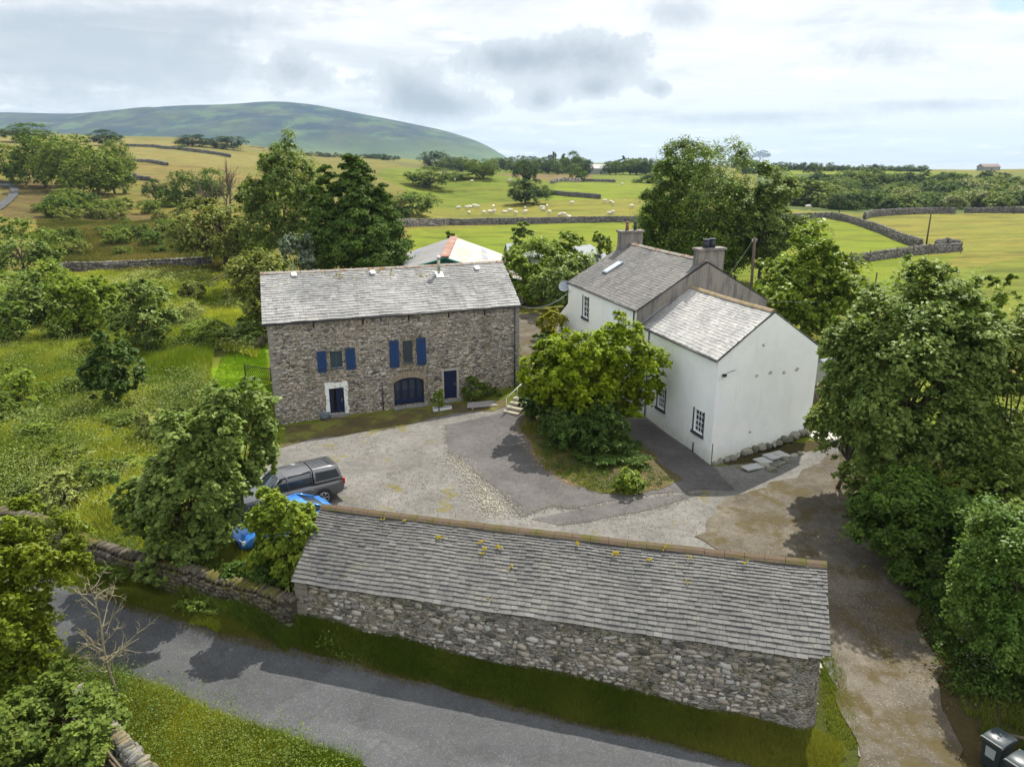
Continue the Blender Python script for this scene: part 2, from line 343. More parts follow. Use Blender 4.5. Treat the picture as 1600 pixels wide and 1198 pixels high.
def slate(name,lo,hi,lichen=.25,streak=.4,warm=(.2,.17,.12),course=(1.,0.)):
    """course: unit direction along the courses, so that the rain streaks run up and down the slope"""
    def f(t):
        a=t.attr('tone'); o=t.obj(); c=t.mix(a,lo,hi)
        al=t.vmath('DOT_PRODUCT',o,(course[0],course[1],0.)); x,y,z=t.xyz(o)
        sv=t.comb(t.math('MULTIPLY',al,16.),t.math('MULTIPLY',z,2.2),a); sn=t.noise(sv,1.,4,.65)
        c=t.mix(t.ss(t.noise(o,.33,4,.65),.38,.70),c,t.mix(1.,c,(.66,.67,.70),'MULTIPLY'))
        c=t.mix(sn,t.mix(1.,c,(.55,.55,.56),'MULTIPLY'),t.mix(1.,c,(1.42,1.41,1.38),'MULTIPLY'))
        fine=t.noise(o,30,4,.7); c=t.mix(fine,t.mix(1.,c,(.75,.75,.75),'MULTIPLY'),t.mix(1.,c,(1.2,1.2,1.2),'MULTIPLY'))
        sp=t.noise(o,9,4,.7); c=t.mix(t.math('MULTIPLY',t.ss(sp,.60,.70),lichen*2),c,tuple(min(.5,q*1.5) for q in hi))
        sp2=t.noise(t.vmath('ADD',o,(7.,3.,1.)),1.3,5,.7); c=t.mix(t.math('MULTIPLY',t.ss(sp2,.52,.70),streak),c,warm)
        lg=t.noise(t.comb(t.math('MULTIPLY',al,1.3),t.math('MULTIPLY',z,.35),3.),1.,3,.6); c=t.mix(t.math('MULTIPLY',t.ss(lg,.55,.70),.55),c,t.mix(1.,c,(.50,.50,.52),'MULTIPLY'))
        return {'Base Color':c,'Normal':t.bump(t.math('ADD',fine,sn),.35,.012)}
    return newmat(name,f,.7,.3)
def ground_asphalt(name,a,b,stone=(.45,.42,.36),moss=.0,mossc=(.10,.085,.02),grit=.5,patch=.5,tracks=None,cracks=0.):
    def f(t):
        o=t.pos(); n=t.noise(o,.5,5,.6); n2=t.noise(o,3.,4,.65); g=t.vor(o,26.,'F1'); gc=t.xyz(g.outputs['Color'])
        c=t.mix(t.ss(n,.3,.7),a,b); c=t.mix(t.math('MULTIPLY',t.ss(n2,.35,.7),patch),c,t.mix(1.,c,(.72,.70,.68),'MULTIPLY'))
        c=t.mix(t.math('MULTIPLY',t.ss(gc[0],.8,.95),grit),c,stone)
        c=t.mix(t.math('MULTIPLY',t.ss(gc[1],.75,.95),grit*.8),c,t.mix(1.,c,(.5,.5,.5),'MULTIPLY'))
        c=t.mix(t.noise(o,60,2,.6),t.mix(1.,c,(.8,.8,.8),'MULTIPLY'),t.mix(1.,c,(1.2,1.2,1.2),'MULTIPLY'))
        if tracks:
            tx,ty,c0,w=tracks; dd=t.math('ADD',t.vmath('DOT_PRODUCT',o,(tx,ty,0.)),-c0); dd=t.math('ADD',dd,t.math('MULTIPLY',t.math('SUBTRACT',t.noise(o,.12,2),.5),1.2))
            band=t.ss(t.math('ABSOLUTE',t.math('SUBTRACT',t.math('ABSOLUTE',dd),w)),.55,.1); c=t.mix(t.math('MULTIPLY',band,.5),c,t.mix(1.,c,(1.28,1.27,1.25),'MULTIPLY'))
            st=t.noise(t.vmath('ADD',t.vmath('MULTIPLY',o,(.5,2.,1.)),(3.,5.,0.)),.7,5,.7); c=t.mix(t.math('MULTIPLY',t.ss(st,.5,.7),.45),c,t.mix(1.,c,(.72,.72,.72),'MULTIPLY'))
        if cracks:
            cv=t.vor(t.vmath('ADD',o,t.vmath('MULTIPLY',t.noise(o,1.5,4,.7,0,1),(.9,.9,.9))),.38,'DISTANCE_TO_EDGE'); c=t.mix(t.math('MULTIPLY',t.ss(cv.outputs[0],.018,.004),cracks),c,(.03,.03,.022))
            pt=t.vor(t.vmath('ADD',o,t.vmath('MULTIPLY',t.noise(o,.8,3,.6,0,1),(1.6,1.6,0.))),.30,'F1'); pc=t.xyz(pt.outputs['Color'])[0]; c=t.mix(t.math('MULTIPLY',t.ss(pc,.5,.55),.35),c,t.mix(1.,c,(.70,.69,.68),'MULTIPLY'))
        if moss: 
            mm=t.noise(t.vmath('ADD',o,(31.,12.,0.)),.55,6,.7); c=t.mix(t.ss(mm,.62-moss*.3,.70-moss*.2),c,t.mix(n2,mossc,tuple(q*1.8 for q in mossc)))
        return {'Base Color':c,'Normal':t.bump(t.math('ADD',n2,g.outputs['Distance']),.35,.02)}
    return newmat(name,f,.9,.2)
# ---------------------------------------------------------------- the ground
def inpoly(x,y,P):
    P=np.asarray(P)[:,:2]; r=np.zeros(len(x),bool); j=len(P)-1
    for i in range(len(P)):
        xi,yi=P[i];xj,yj=P[j]
        c=((yi>y)!=(yj>y))&(x<(xj-xi)*(y-yi)/((yj-yi) if yj!=yi else 1e-9)+xi); r^=c; j=i
    return r
def gp(pts): return np.array([G(*p) for p in pts])
GREEN=(.098,.130,.014); LIME=(.118,.155,.012); YG=(.140,.142,.024); TAN=(.150,.138,.040); ROUGH=(.12,.125,.022); BROWN=(.090,.074,.024); MOOR=(.10,.10,.034); DARKG=(.105,.135,.014); LITTER=(.050,.042,.018); SCRUB=(.055,.085,.018); LAWN=(.11,.20,.008); VERGE=(.040,.050,.010)
zones=[([(0,222),(1700,222),(1700,262),(0,240)],MOOR),
 ([(-200,225),(420,225),(640,262),(640,345),(300,330),(-200,330)],(.12,.115,.026)),
 ([(195,228),(330,238),(420,246),(390,262),(300,262),(200,250)],TAN),([(205,256),(380,262),(390,300),(255,296),(215,280)],(.135,.12,.034)),([(0,214),(180,214),(330,232),(190,232),(0,228)],TAN),
 ([(380,285),(480,290),(480,320),(380,310)],LIME),([(600,262),(690,262),(690,290),(640,300),(590,275)],GREEN),
 ([(700,245),(1100,245),(1100,290),(700,290)],GREEN),([(780,272),(925,272),(925,282),(780,282)],(.13,.10,.04)),
 ([(630,282),(700,276),(900,280),(880,318),(640,325)],GREEN),([(870,285),(1040,280),(1040,312),(860,314)],LIME),
 ([(600,322),(760,318),(1020,312),(1350,322),(1330,338),(1000,346),(800,350),(600,354)],YG),
 ([(600,356),(800,351),(1000,347),(1000,420),(900,460),(560,440)],LIME),([(1000,346),(1320,341),(1440,385),(1330,412),(1345,480),(1100,480),(1000,400)],LIME),
 ([(1480,330),(1350,340),(1440,383),(1510,392),(1330,414),(1340,480),(1700,520),(1700,330)],YG),([(1400,440),(1600,400),(1700,420),(1700,520),(1330,480)],(.115,.14,.018)),
 ([(1350,400),(1500,398),(1420,450),(1330,460)],LIME),
 ([(1180,262),(1700,290),(1700,330),(1340,333),(1180,322)],SCRUB),([(1210,262),(1340,256),(1440,266),(1600,286),(1500,288),(1380,276),(1240,272)],LIME),([(1440,276),(1600,270),(1700,270),(1700,292),(1580,292)],(.10,.12,.03)),
 ([(-200,330),(640,330),(640,420),(300,480),(-200,430)],(.125,.115,.024)),([(0,285),(45,280),(100,290),(100,330),(60,345),(0,340)],BROWN),([(120,330),(290,335),(260,345),(100,345)],BROWN),
 ([(80,400),(260,395),(420,400),(300,418),(90,422)],(.15,.14,.025)),([(100,422),(420,412),(400,470),(300,470),(80,440)],(.16,.125,.03)),
 ([(-600,430),(80,440),(300,460),(420,440),(440,660),(330,900),(120,850),(0,830),(-600,820)],DARKG),([(300,460),(420,440),(415,540),(330,560),(290,520)],(.085,.11,.017)),
 ([(320,622),(345,560),(372,542),(412,530),(430,640)],LAWN)]
def build_ground():
    az=np.concatenate([np.linspace(-180,-62,24)[:-1],np.linspace(-62,62,640),np.linspace(62,180,24)[1:]])
    rr=np.exp(np.concatenate([np.linspace(math.log(4),math.log(10),8)[:-1],np.linspace(math.log(10),math.log(600),470),np.linspace(math.log(600),math.log(7000),70)[1:]]))
    A,Rr=np.meshgrid(R(1)*az,rr); X=(Rr*np.sin(A)).ravel(); Y=(Rr*np.cos(A)).ravel()
    Z=H(X,Y); Z=np.where(Y<0,np.minimum(Z,-1.2),Z)
    na=len(az); nr=len(rr)
    i,j=np.meshgrid(np.arange(nr-1),np.arange(na-1),indexing='ij'); a=(i*na+j).ravel()
    F=np.stack([a,a+1,a+na+1,a+na],1)[:,::-1]
    cx=X[F].mean(1); cy_=Y[F].mean(1)
    col=np.tile(np.array(DARKG),(len(F),1)); far=np.hypot(cx,cy_)>60; col[far]=ROUGH
    jx=cx+vnoise(cx,cy_,2.5,8)*1.6; jy=cy_+vnoise(cx,cy_,2.5,9)*1.6
    near=np.hypot(cx,cy_)
    for pts,c in zones:
        m=inpoly(jx,jy,gp(pts)); col[m]=c
    m=(cx>12)&(near<60)&(cy_<40); col[m]=LITTER
    m=(cy_<30)&(cy_>8)&(cx<12)&(cx>-30); col[m]=VERGE
    V=np.stack([X,Y,Z],1); V=np.vstack([V,[[0,0,-1.5]]])
    c0=len(V)-1
    me=me_np('ground',V,F,None)
    at=me.attributes.new('zone','FLOAT_VECTOR','FACE'); at.data.foreach_set('vector',col.astype(np.float32).ravel())
    me.materials.clear()
    def f(t):
        o=t.pos(); z=t.node('ShaderNodeAttribute',attribute_name='zone').outputs['Vector']
        n1=t.noise(o,.045,5,.65,.4); n2=t.noise(o,.4,5,.7); n3=t.noise(t.vmath('MULTIPLY',o,(.35,1.,1.)),.22,6,.7); n4=t.noise(o,7.,3,.7); n5=t.noise(t.vmath('MULTIPLY',o,(.6,1.4,1.)),.12,6,.75)
        c=t.mix(t.math('MULTIPLY',t.ss(n1,.35,.7),.75),z,t.mix(1.,z,(1.22,1.0,1.1),'MULTIPLY'))
        c=t.mix(t.math('MULTIPLY',t.ss(n3,.45,.64),.75),c,t.mix(1.,c,(.58,.68,.6),'MULTIPLY'))
        c=t.mix(t.math('MULTIPLY',t.ss(n2,.5,.72),.5),c,t.mix(1.,c,(1.5,1.3,1.3),'MULTIPLY'))
        c=t.mix(t.math('MULTIPLY',t.ss(n5,.50,.62),.8),c,t.mix(1.,c,(.62,.60,.75),'MULTIPLY'))
        c=t.mix(n4,t.mix(1.,c,(.62,.66,.6),'MULTIPLY'),t.mix(1.,c,(1.35,1.3,1.3),'MULTIPLY'))
        return {'Base Color':c,'Normal':t.bump(t.math('ADD',n2,t.math('MULTIPLY',n4,.5)),.7,.25)}
    me.materials.append(newmat('grass_ground',f,.95,.08))
    me.polygons.foreach_set('use_smooth',np.ones(len(F),bool))
    o=part('ground',me); o['kind']='structure'
build_ground()

def sheet(name,P,mat,lift,step=.35,jag=.12,parent=None,seed=0,kind='structure'):
    """an irregular-edged sheet laid on the ground"""
    P=[np.array(p[:2],float) for p in P]; B=[]
    rs=np.random.RandomState(seed+5)
    for a,b in zip(P,P[1:]+P[:1]):
        L=np.linalg.norm(b-a); n=max(1,int(L/step)); B+=[a+(b-a)*i/n for i in range(n)]
    B=[b+(np.array([vnoise(b[0],b[1],.9,seed),vnoise(b[0],b[1],.9,seed+3)])*jag*2).ravel()+rs.uniform(-.2,.2,2)*jag for b in B]
    xs=[b[0] for b in B];ys=[b[1] for b in B]; gx,gy=np.meshgrid(np.arange(min(xs),max(xs),step),np.arange(min(ys),max(ys),step)); gx=gx.ravel();gy=gy.ravel()
    m=inpoly(gx,gy,B); I=[(x,y) for x,y in zip(gx[m],gy[m])]
    n=len(B); vs=[Vector(b) for b in B]+[Vector(i) for i in I]
    r=geometry.delaunay_2d_cdt(vs,[(i,(i+1)%n) for i in range(n)],[],1,1e-4)
    V=np.array([(v.x,v.y) for v in r[0]]); Z=H(V[:,0],V[:,1])+lift
    F=[]
    for f in r[2]:
        c=np.mean([V[i] for i in f],0)
        if inpoly(np.array([c[0]]),np.array([c[1]]),B)[0]:
            a,b,c2=[V[i] for i in f[:3]]
            F.append(f if (b[0]-a[0])*(c2[1]-a[1])-(b[1]-a[1])*(c2[0]-a[0])>0 else f[::-1])
    me=bpy.data.meshes.new(name); me.from_pydata(np.c_[V,Z].tolist(),[],F); me.materials.append(mat); me.polygons.foreach_set('use_smooth',[True]*len(me.polygons))
    o=part(name,me); o['kind']=kind; return o

_rc=(G(560,1040)+G(400,1140))/2; ROADC=float(_rc[0]*.27+_rc[1]*.963)
ROADMAT=ground_asphalt('road_asphalt',(.054,.057,.061),(.070,.073,.077),(.17,.17,.17),0,grit=.25,patch=.35,tracks=(.27,.963,ROADC,1.05),cracks=.25)
YARDMAT=ground_asphalt('yard_gravel',(.118,.114,.106),(.162,.156,.144),(.27,.26,.235),.16,(.085,.072,.022),grit=.35,patch=.9,cracks=.22)
TARMAT=ground_asphalt('tarmac',(.072,.068,.067),(.100,.094,.092),(.24,.22,.2),.0,grit=.2,patch=.7,cracks=.35)
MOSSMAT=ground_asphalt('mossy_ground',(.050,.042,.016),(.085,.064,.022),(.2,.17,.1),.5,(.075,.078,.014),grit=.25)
TRACKMAT=ground_asphalt('track_gravel',(.125,.11,.088),(.062,.052,.036),(.28,.25,.2),.5,(.045,.035,.015),grit=.25,patch=.7,cracks=.2,tracks=(.985,.17,16.5,.8))
ru=gp([(85,903),(200,943),(345,988),(440,1010),(560,1040),(680,1071),(800,1103),(900,1128),(1018,1156),(1175,1194)])
rl=gp([(560,1197),(400,1140),(320,1110),(200,1064),(95,1022)])
dU=(ru[-1]-ru[-4]); dU/=np.linalg.norm(dU[:2]); dL=np.array([-.93,.37,0])
road=list(ru)+[ru[-1]+dU*8,ru[-1]+dU*20+np.array([2,-1,0]),ru[-1]+dU*20+np.array([-2,-8,0]),rl[0]+dU*14+np.array([0,-.6,0]),rl[0]+dU*6]+list(rl)+[rl[-1]+dL*10,rl[-1]+dL*30,ru[0]+dL*30,ru[0]+dL*8]
sheet('road',road,ROADMAT,.03,.5,.07)
far=gp([(0,284),(12,284),(24,289),(31,297),(28,307),(14,320),(0,331)])
ring=[(far[0]+[-30,0,0])]+list(far)+[far[-1]+np.array([-30,-20,0])]
inner=gp([(0,318),(12,308),(17,300),(14,294),(0,291)])
bend=list(far)+[far[-1]+np.array([-25,-22,0]),inner[0]+np.array([-22,-20,0])]+list(inner)+[inner[-1]+np.array([-8,0,0]),far[0]+np.array([-8,0,0])]
sheet('lane',bend,ROADMAT,.25,2.5,.2)
yard=gp([(436,700),(470,680),(600,668),(690,646),(795,634),(850,640),(943,645),(1010,650),(1113,728),(1200,722),(1275,700),(1325,690)])
yard2=gp([(1320,760),(1350,850),(1380,930),(1420,1050),(1450,1190)])
end=np.array([[11.6,14.5,0],[10.6,15.5,0]])
shedR=np.array([[10.5,18.2,0],[10.9,22,0],[11,23.7,0],[0,26.3,0],[-6.5,27.8,0],[-8.4,25.6,0]])
cars=gp([(330,880),(335,800),(380,745),(430,722)])
sheet('yard',list(yard)+list(yard2)+list(end)+list(shedR)+list(cars),YARDMAT,.03,.4,.2,seed=1)
tar=gp([(696,665),(700,707),(746,740),(788,776),(812,809),(860,791),(899,794),(974,780),(1082,767),(1150,765),(1118,734),(1010,656),(943,649),(905,650),(795,642)])
sheet('tarmac',tar,TARMAT,.05,.4,.12,seed=2)
tar2=gp([(875,822),(1022,797),(1082,777),(1100,770),(980,782),(900,797),(830,812)])
sheet('tarmac',tar2,TARMAT,.046,.4,.08,seed=7)
drv=gp([(1130,780),(1245,745),(1330,695),(1350,765),(1390,850),(1425,930),(1470,1050),(1500,1196)])
sheet('track',list(drv)+[[13.2,12.8,0],[9.9,13.7,0],[10.3,18.2,0],[11.1,22,0],[11.3,25,0],[8.5,30,0]],TRACKMAT,.058,.4,.3,seed=3)
bed=gp([(812,664),(835,705),(880,746),(945,773),(985,778),(1030,766),(1062,749),(1030,722),(985,682),(943,655),(905,640),(850,638),(815,640)])
sheet('garden_bed',bed,MOSSMAT,.075,.3,.2,seed=4)
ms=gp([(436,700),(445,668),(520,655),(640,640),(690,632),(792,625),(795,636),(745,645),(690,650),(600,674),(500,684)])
sheet('shade_moss_strip',ms,MOSSMAT,.052,.3,.25,seed=5)  # moss, its dark tone also painting in the barn's shadow band
pth=np.array([[.9,49.6],[2.4,50.2],[3.4,54],[3.2,60],[2.5,66],[-.5,66],[.4,58],[.6,53]])
sheet('path',pth,TRACKMAT,.05,.5,.15,seed=6)
# sea and mountain
def build_sea():
    m=MB(plain('sea_water',(.16,.20,.24),.75,.2,0,.05,.01)); N=24
    xs=np.linspace(-500,9000,N)
    for a,b in zip(xs[:-1],xs[1:]): m.quad((a,1500,-8),(b,1500,-8),(b,9500,-8),(a,9500,-8))
    o=part('sea',m); o['kind']='structure'
build_sea()
def build_mountain():
    pr=[(-260,190),(-100,182),(0,176),(90,178),(115,178),(200,171),(300,166),(370,164),(410,160),(445,159.5),(500,166),(560,178),(640,193),(700,206),(750,222),(775,236),(800,252),(830,262),(900,275)]
    U=[];E=[]
    for x,y in pr:
        d=ray(x,y); U.append(d[0]/d[1]); E.append(d[2]/d[1])
    us=np.linspace(U[0],U[-1],240); el=np.interp(us,U,E)
    el=np.convolve(np.pad(el,4,'edge'),np.ones(9)/9,'valid')
    Y0=3400.; ys=np.linspace(1500,4600,130)
    uu,yy=np.meshgrid(us,ys); top=np.interp(uu,us,el)*Y0+CAMH+1.5
    x=uu*(Y0*.5+yy*.5)
    t=(yy-1900)/(Y0-1900); f=np.where(yy<=Y0,sst(0,1,t)*.55+np.clip(t,0,1)**1.3*.45,1-sst(0,1,(yy-Y0)/1500)*.8)
    n=(vnoise(x,yy,420,1)*46+vnoise(x,yy,170,2)*34+vnoise(x,yy,70,3)*8+vnoise(x,yy,30,5)*3)
    z=-25+(top+25)*f+n*np.clip(top+20,0,200)/200*np.clip(1-np.abs(yy-Y0)/Y0*0-(np.abs(yy-Y0)<300)*.85,0,1)*(t>0)
    n_=len(us); i,j=np.meshgrid(np.arange(len(ys)-1),np.arange(n_-1),indexing='ij'); a=(i*n_+j).ravel()
    F=np.stack([a,a+1,a+n_+1,a+n_],1)
    def fm(t):
        o=t.pos(); n1=t.noise(o,.0030,7,.68,.8); n2=t.noise(t.vmath('MULTIPLY',o,(1.,.5,3.)),.007,7,.72)
        z=t.xyz(o)[2]; lowf=t.ss(t.math('ADD',z,t.math('MULTIPLY',n2,120.)),190.,60.)
        c=t.mix(t.ss(n1,.4,.62),(.004,.022,.036),(.030,.040,.040)); c=t.mix(t.math('MULTIPLY',t.ss(n2,.48,.62),.8),c,(.06,.10,.045))
        v=t.vor(o,.0035,'F1'); fld=t.xyz(v.outputs['Color'])[0]
        c=t.mix(t.math('MULTIPLY',lowf,.8),c,t.mix(fld,(.05,.095,.04),(.10,.135,.05)))
        return {'Base Color':c}
    o=part('mountain',me_np('mountain',np.stack([x,yy,z],-1).reshape(-1,3),F,newmat('moorland',fm,.95,.05),smooth=True)); o['kind']='structure'
build_mountain()

# ---------------------------------------------------------------- roofs, walls, windows
SLATE_PALE=slate('pale_slate',(.185,.185,.187),(.285,.285,.278),.3,.30,(.20,.17,.14),(.931,.365))
SLATE_SHED=slate('shed_slate',(.090,.088,.086),(.132,.130,.124),.2,.35,(.15,.145,.10),(.970,-.244))
SLATE_DARK=slate('dark_slate',(.105,.101,.095),(.172,.166,.155),.55,.45,(.095,.085,.075),(-.3,.954))
SLATE_WING=slate('bleached_slate',(.30,.295,.285),(.42,.412,.395),.3,.35,(.29,.26,.22),(-.3,.954))
DECK=plain('roof_deck',(.03,.03,.03))
RIDGE_BROWN=newmat('ridge_stone',lambda t:{'Base Color':t.mix(t.ss(t.noise(t.obj(),2.2,5,.7),.45,.65),t.mix(t.noise(t.obj(),9,4,.6),(.085,.058,.040),(.16,.115,.08)),(.095,.09,.025)),'Normal':t.bump(t.noise(t.obj(),18,3),.5,.02)},.9,.2)
RIDGE_GREY=newmat('ridge_grey',lambda t:{'Base Color':t.mix(t.ss(t.noise(t.obj(),3.,5,.7),.5,.62),t.mix(t.noise(t.obj(),9,4,.6),(.18,.17,.15),(.33,.30,.27)),(.20,.10,.04)),'Normal':t.bump(t.noise(t.obj(),18,3),.5,.02)},.9,.2)
def lerp(a,b,t): return np.array(a)*(1-t)+np.array(b)*t
def slate_roof(name,EL,ER,RL,RR,nc,w0,mat,parent,seed=1,h0=1.7,lift=.035,sag=.0,clip=None):
    """courses of separate slates from the eave EL-ER up to the ridge RL-RR, larger at the eave"""
    rs=np.random.RandomState(seed); EL,ER,RL,RR=[np.array(q,float) for q in (EL,ER,RL,RR)]
    hs=np.linspace(h0,1.,nc); cum=np.concatenate([[0],np.cumsum(hs)/hs.sum()])
    nrm=np.cross(ER-EL,RL-EL); nrm/=np.linalg.norm(nrm)
    if nrm[2]<0: nrm=-nrm
    Lw=np.linalg.norm(ER-EL)
    def P(u,v,h):
        b=(EL*(1-u)+ER*u)*(1-v)+(RL*(1-u)+RR*u)*v
        s=-sag*math.sin(math.pi*min(max(u,0),1))*v*1.0
        return b+nrm*h+np.array([0,0,s+.012*math.sin(u*23+seed)+.01*math.sin(u*57+v*9)])
    V=[];F=[];T=[]
    for i in range(nc):
        v0,v1=cum[i],cum[i+1]; v2=min(1.0,v1+(v1-v0)*.25); w=w0*(.62+.38*hs[i]/h0)
        u=-rs.uniform(0,.6)*w/Lw; 
        while u<1:
            ww=w*rs.uniform(.72,1.3)/Lw; a=max(u,0.); b=min(u+ww,1.); u+=ww
            if b-a<.2*w/Lw: continue
            g=.004/Lw; j=rs.uniform(-.05,.05)*(v1-v0); l=lift*rs.uniform(.7,1.25); l2=rs.uniform(-.006,.006)
            a+=g; b-=g
            vb=v0+j
            if clip is not None and b>clip[0] and i==0: vb=v0+clip[1]*((b-clip[0])/(1-clip[0]))**2
            p=[P(a,vb,l+l2),P(b,vb+rs.uniform(-.01,.01)*(v1-v0),l-l2),P(b,v2,.006),P(a,v2,.006),P(a,vb,0),P(b,vb,0)]
            k=len(V); V+=p; F+=[(k,k+1,k+2,k+3),(k+4,k+5,k+1,k),(k+4,k,k+3,k+3),(k+5,k+2,k+1,k+1)]
            tn=np.clip(rs.normal(.45,.22),0,1)
            if rs.rand()<.012: tn=1.6
            T+=[tn]*4
    F4=[f for f in F if f[2]!=f[3]]; T4=[x for f,x in zip(F,T) if f[2]!=f[3]]
    m=MB([mat,DECK]); m.v=[tuple(q) for q in V]
    for f,x in zip(F,T):
        m.f.append(list(dict.fromkeys(f))); m.m.append(0); m.tone.append(x); m.sm.append(False)
    m.cur=1; th=.09
    nseg=12
    for s in range(nseg):
        a,b=s/nseg,(s+1)/nseg
        q=[P(a,0.012,-th),P(b,0.012,-th),P(b,1,-th),P(a,1,-th),P(a,0.012,-.004),P(b,0.012,-.004),P(b,1,-.004),P(a,1,-.004)]
        if clip is not None and b>clip[0]: q=[P(a,.07,-th),P(b,.07,-th),P(b,1,-th),P(a,1,-th),P(a,.07,-.004),P(b,.07,-.004),P(b,1,-.004),P(a,1,-.004)]
        m.hexa(q)
    return part(name,m,parent)
def ridge_tiles(A,B,mat,parent,r=.13,l=.45,seed=3,sag=0,name='ridge'):
    A=np.array(A,float);B=np.array(B,float);L=np.linalg.norm(B-A);n=int(L/l);d=(B-A)/L
    s=np.cross(d,[0,0,1]);s/=np.linalg.norm(s);rs=np.random.RandomState(seed);m=MB(mat)
    for i in range(n):
        a=A+d*(i*L/n+.006);b=A+d*((i+1)*L/n-.006); j=rs.uniform(-.008,.012,2)
        for q,e in ((a,0),(b,1)): q[2]+=-sag*math.sin(math.pi*(i+e)/n)+j[e]
        prof=[(-r*1.25,-r*.62),(-r*.7,-r*.02),(0,r*.42),(r*.7,-r*.02),(r*1.25,-r*.62)]
        V=[p+s*x+np.array([0,0,z+.05]) for p in(a,b) for x,z in prof]; m.t=rs.rand()
        m.add(V,[(k,k+1,k+6,k+5) for k in range(4)],False); m.add([V[k] for k in range(5)],[(0,1,2,3,4)]); m.add([V[5+k] for k in range(5)],[(4,3,2,1,0)])
    return part(name,m,parent)
def wallpanel(m,A,B,zb,zt,holes=(),depth=.25,seg=1.2):
    """front skin of a wall from A to B (outside on the right of A->B); zb/zt numbers or functions of u; holes with reveals"""
    A=np.array([A[0],A[1],0.]);B=np.array([B[0],B[1],0.]);L=np.linalg.norm(B-A);u=(B-A)/L;n=np.array([u[1],-u[0],0.])
    fb=zb if callable(zb) else (lambda x:zb); ft=zt if callable(zt) else (lambda x:zt)
    us=sorted(set([0,L]+[round(h[0],4) for h in holes]+[round(h[1],4) for h in holes]+[L*i/max(1,int(L/seg)) for i in range(1,max(1,int(L/seg)))]))
    us=[x for i,x in enumerate(us) if i==0 or x-us[i-1]>1e-3]
    for a,b in zip(us[:-1],us[1:]):
        c=(a+b)/2; hh=sorted([h for h in holes if h[0]-1e-3<=c<=h[1]+1e-3],key=lambda h:h[2])
        lo=[fb(a),fb(b)]
        for h in hh+[None]:
            hi=[h[2],h[2]] if h else [ft(a),ft(b)]
            m.quad(A+u*a+np.array([0,0,lo[0]]),A+u*b+np.array([0,0,lo[1]]),A+u*b+np.array([0,0,hi[1]]),A+u*a+np.array([0,0,hi[0]]))
            if h: lo=[h[3],h[3]]
    for h in holes:
        P=lambda x,z,d:A+u*x-n*d+np.array([0,0,z])
        a,b,c,d=h[:4]
        m.quad(P(a,c,0),P(a,d,0),P(a,d,depth),P(a,c,depth)); m.quad(P(b,d,0),P(b,c,0),P(b,c,depth),P(b,d,depth))
        m.quad(P(a,d,0),P(b,d,0),P(b,d,depth),P(a,d,depth)); m.quad(P(b,c,0),P(a,c,0),P(a,c,depth),P(b,c,depth))
class Wall:
    """local frame of a wall: P(u,z,out)"""
    def __init__(s,A,B):
        s.A=np.array([A[0],A[1],0.]);B=np.array([B[0],B[1],0.]);s.L=np.linalg.norm(B-s.A);s.u=(B-s.A)/s.L;s.n=np.array([s.u[1],-s.u[0],0.]);s.w=np.array([0,0,1.])
    def P(s,u,z,o=0): return s.A+s.u*u+s.n*o+s.w*z
    def box(s,m,u0,u1,z0,z1,o0,o1): m.box(s.P((u0+u1)/2,(z0+z1)/2,(o0+o1)/2),(abs(u1-u0),abs(o1-o0),abs(z1-z0)),ax=(s.u,s.n,s.w)); return m
GLASS=newmat('window_glass',lambda t:{'Base Color':t.mix(t.noise(t.obj(),1.5,2),(.015,.02,.026),(.04,.055,.065))},.08,.5)
WHITE=plain('white_paint',(.72,.74,.74),.45,.4,0,.05); NAVY=plain('navy_paint',(.003,.009,.040),.45,.4,0,.3,3); BLUE=plain('blue_shutter',(.004,.030,.105),.5,.35,0,.25,4)
TEAL=plain('teal_frame',(.01,.055,.075),.45,.4); BLACKP=plain('black_plastic',(.02,.02,.022),.45,.4); LEAD=plain('lead_flashing',(.20,.23,.27),.55,.4,0,.25); SLABG=plain('slate_trim',(.055,.058,.066),.7,.3,0,.3)
CURT=plain('pale_blind',(.27,.27,.22),.8,.2,0,.3,5)
def door_boards(W,u0,u1,z0,z1,o,mat,name,parent,handle=True):
    m=MB(mat); n=max(2,int((u1-u0)/.14)); w=(u1-u0)/n
    for i in range(n): W.box(m,u0+i*w+.004,u0+(i+1)*w-.004,z0,z1,o-.05,o-.002*(i%2))
    W.box(m,u0,u1,z0,z1,o-.06,o-.045)
    d=part(name,m,parent)
    if handle:
        h=MB(LEAD); W.box(h,u1-.14,u1-.10,(z0+z1)/2-.08,(z0+z1)/2+.08,o,o+.04); part('handle',h,d)
    return d
# ---------------------------------------------------------------- stones as geometry
_t=np.array([(x,y,z) for z in(-1,1) for y in(-1,1) for x in(-1,1)],float)*.5
_bf=np.array([(0,2,3,1),(4,5,7,6),(0,1,5,4),(1,3,7,5),(3,2,6,7),(2,0,4,6)])
def _round_block():
    """a cube cut once each way and pulled towards a pebble: 26 vertices, 24 faces"""
    g=[-.5,0,.5]; idx={};V=[];F=[]
    def vi(p):
        if p not in idx: idx[p]=len(V); q=np.array([g[i] for i in p]); k=(np.abs(q)>.4).sum(); V.append(q*(1.0 if k==1 else .92 if k==2 else .80))
        return idx[p]
    for ax in range(3):
        for s in (0,2):
            o=[a for a in range(3) if a!=ax]
            for i in range(2):
                for j in range(2):
                    c=[]
                    for di,dj in ((0,0),(1,0),(1,1),(0,1)):
                        p=[0,0,0];p[ax]=s;p[o[0]]=i+di;p[o[1]]=j+dj;c.append(vi(tuple(p)))
                    n=np.cross(np.array(V[c[1]])-V[c[0]],np.array(V[c[2]])-V[c[0]]); F.append(c if n[ax]*(s-1)>0 else c[::-1])
    return np.array(V),np.array(F)
_rv,_rf=_round_block()
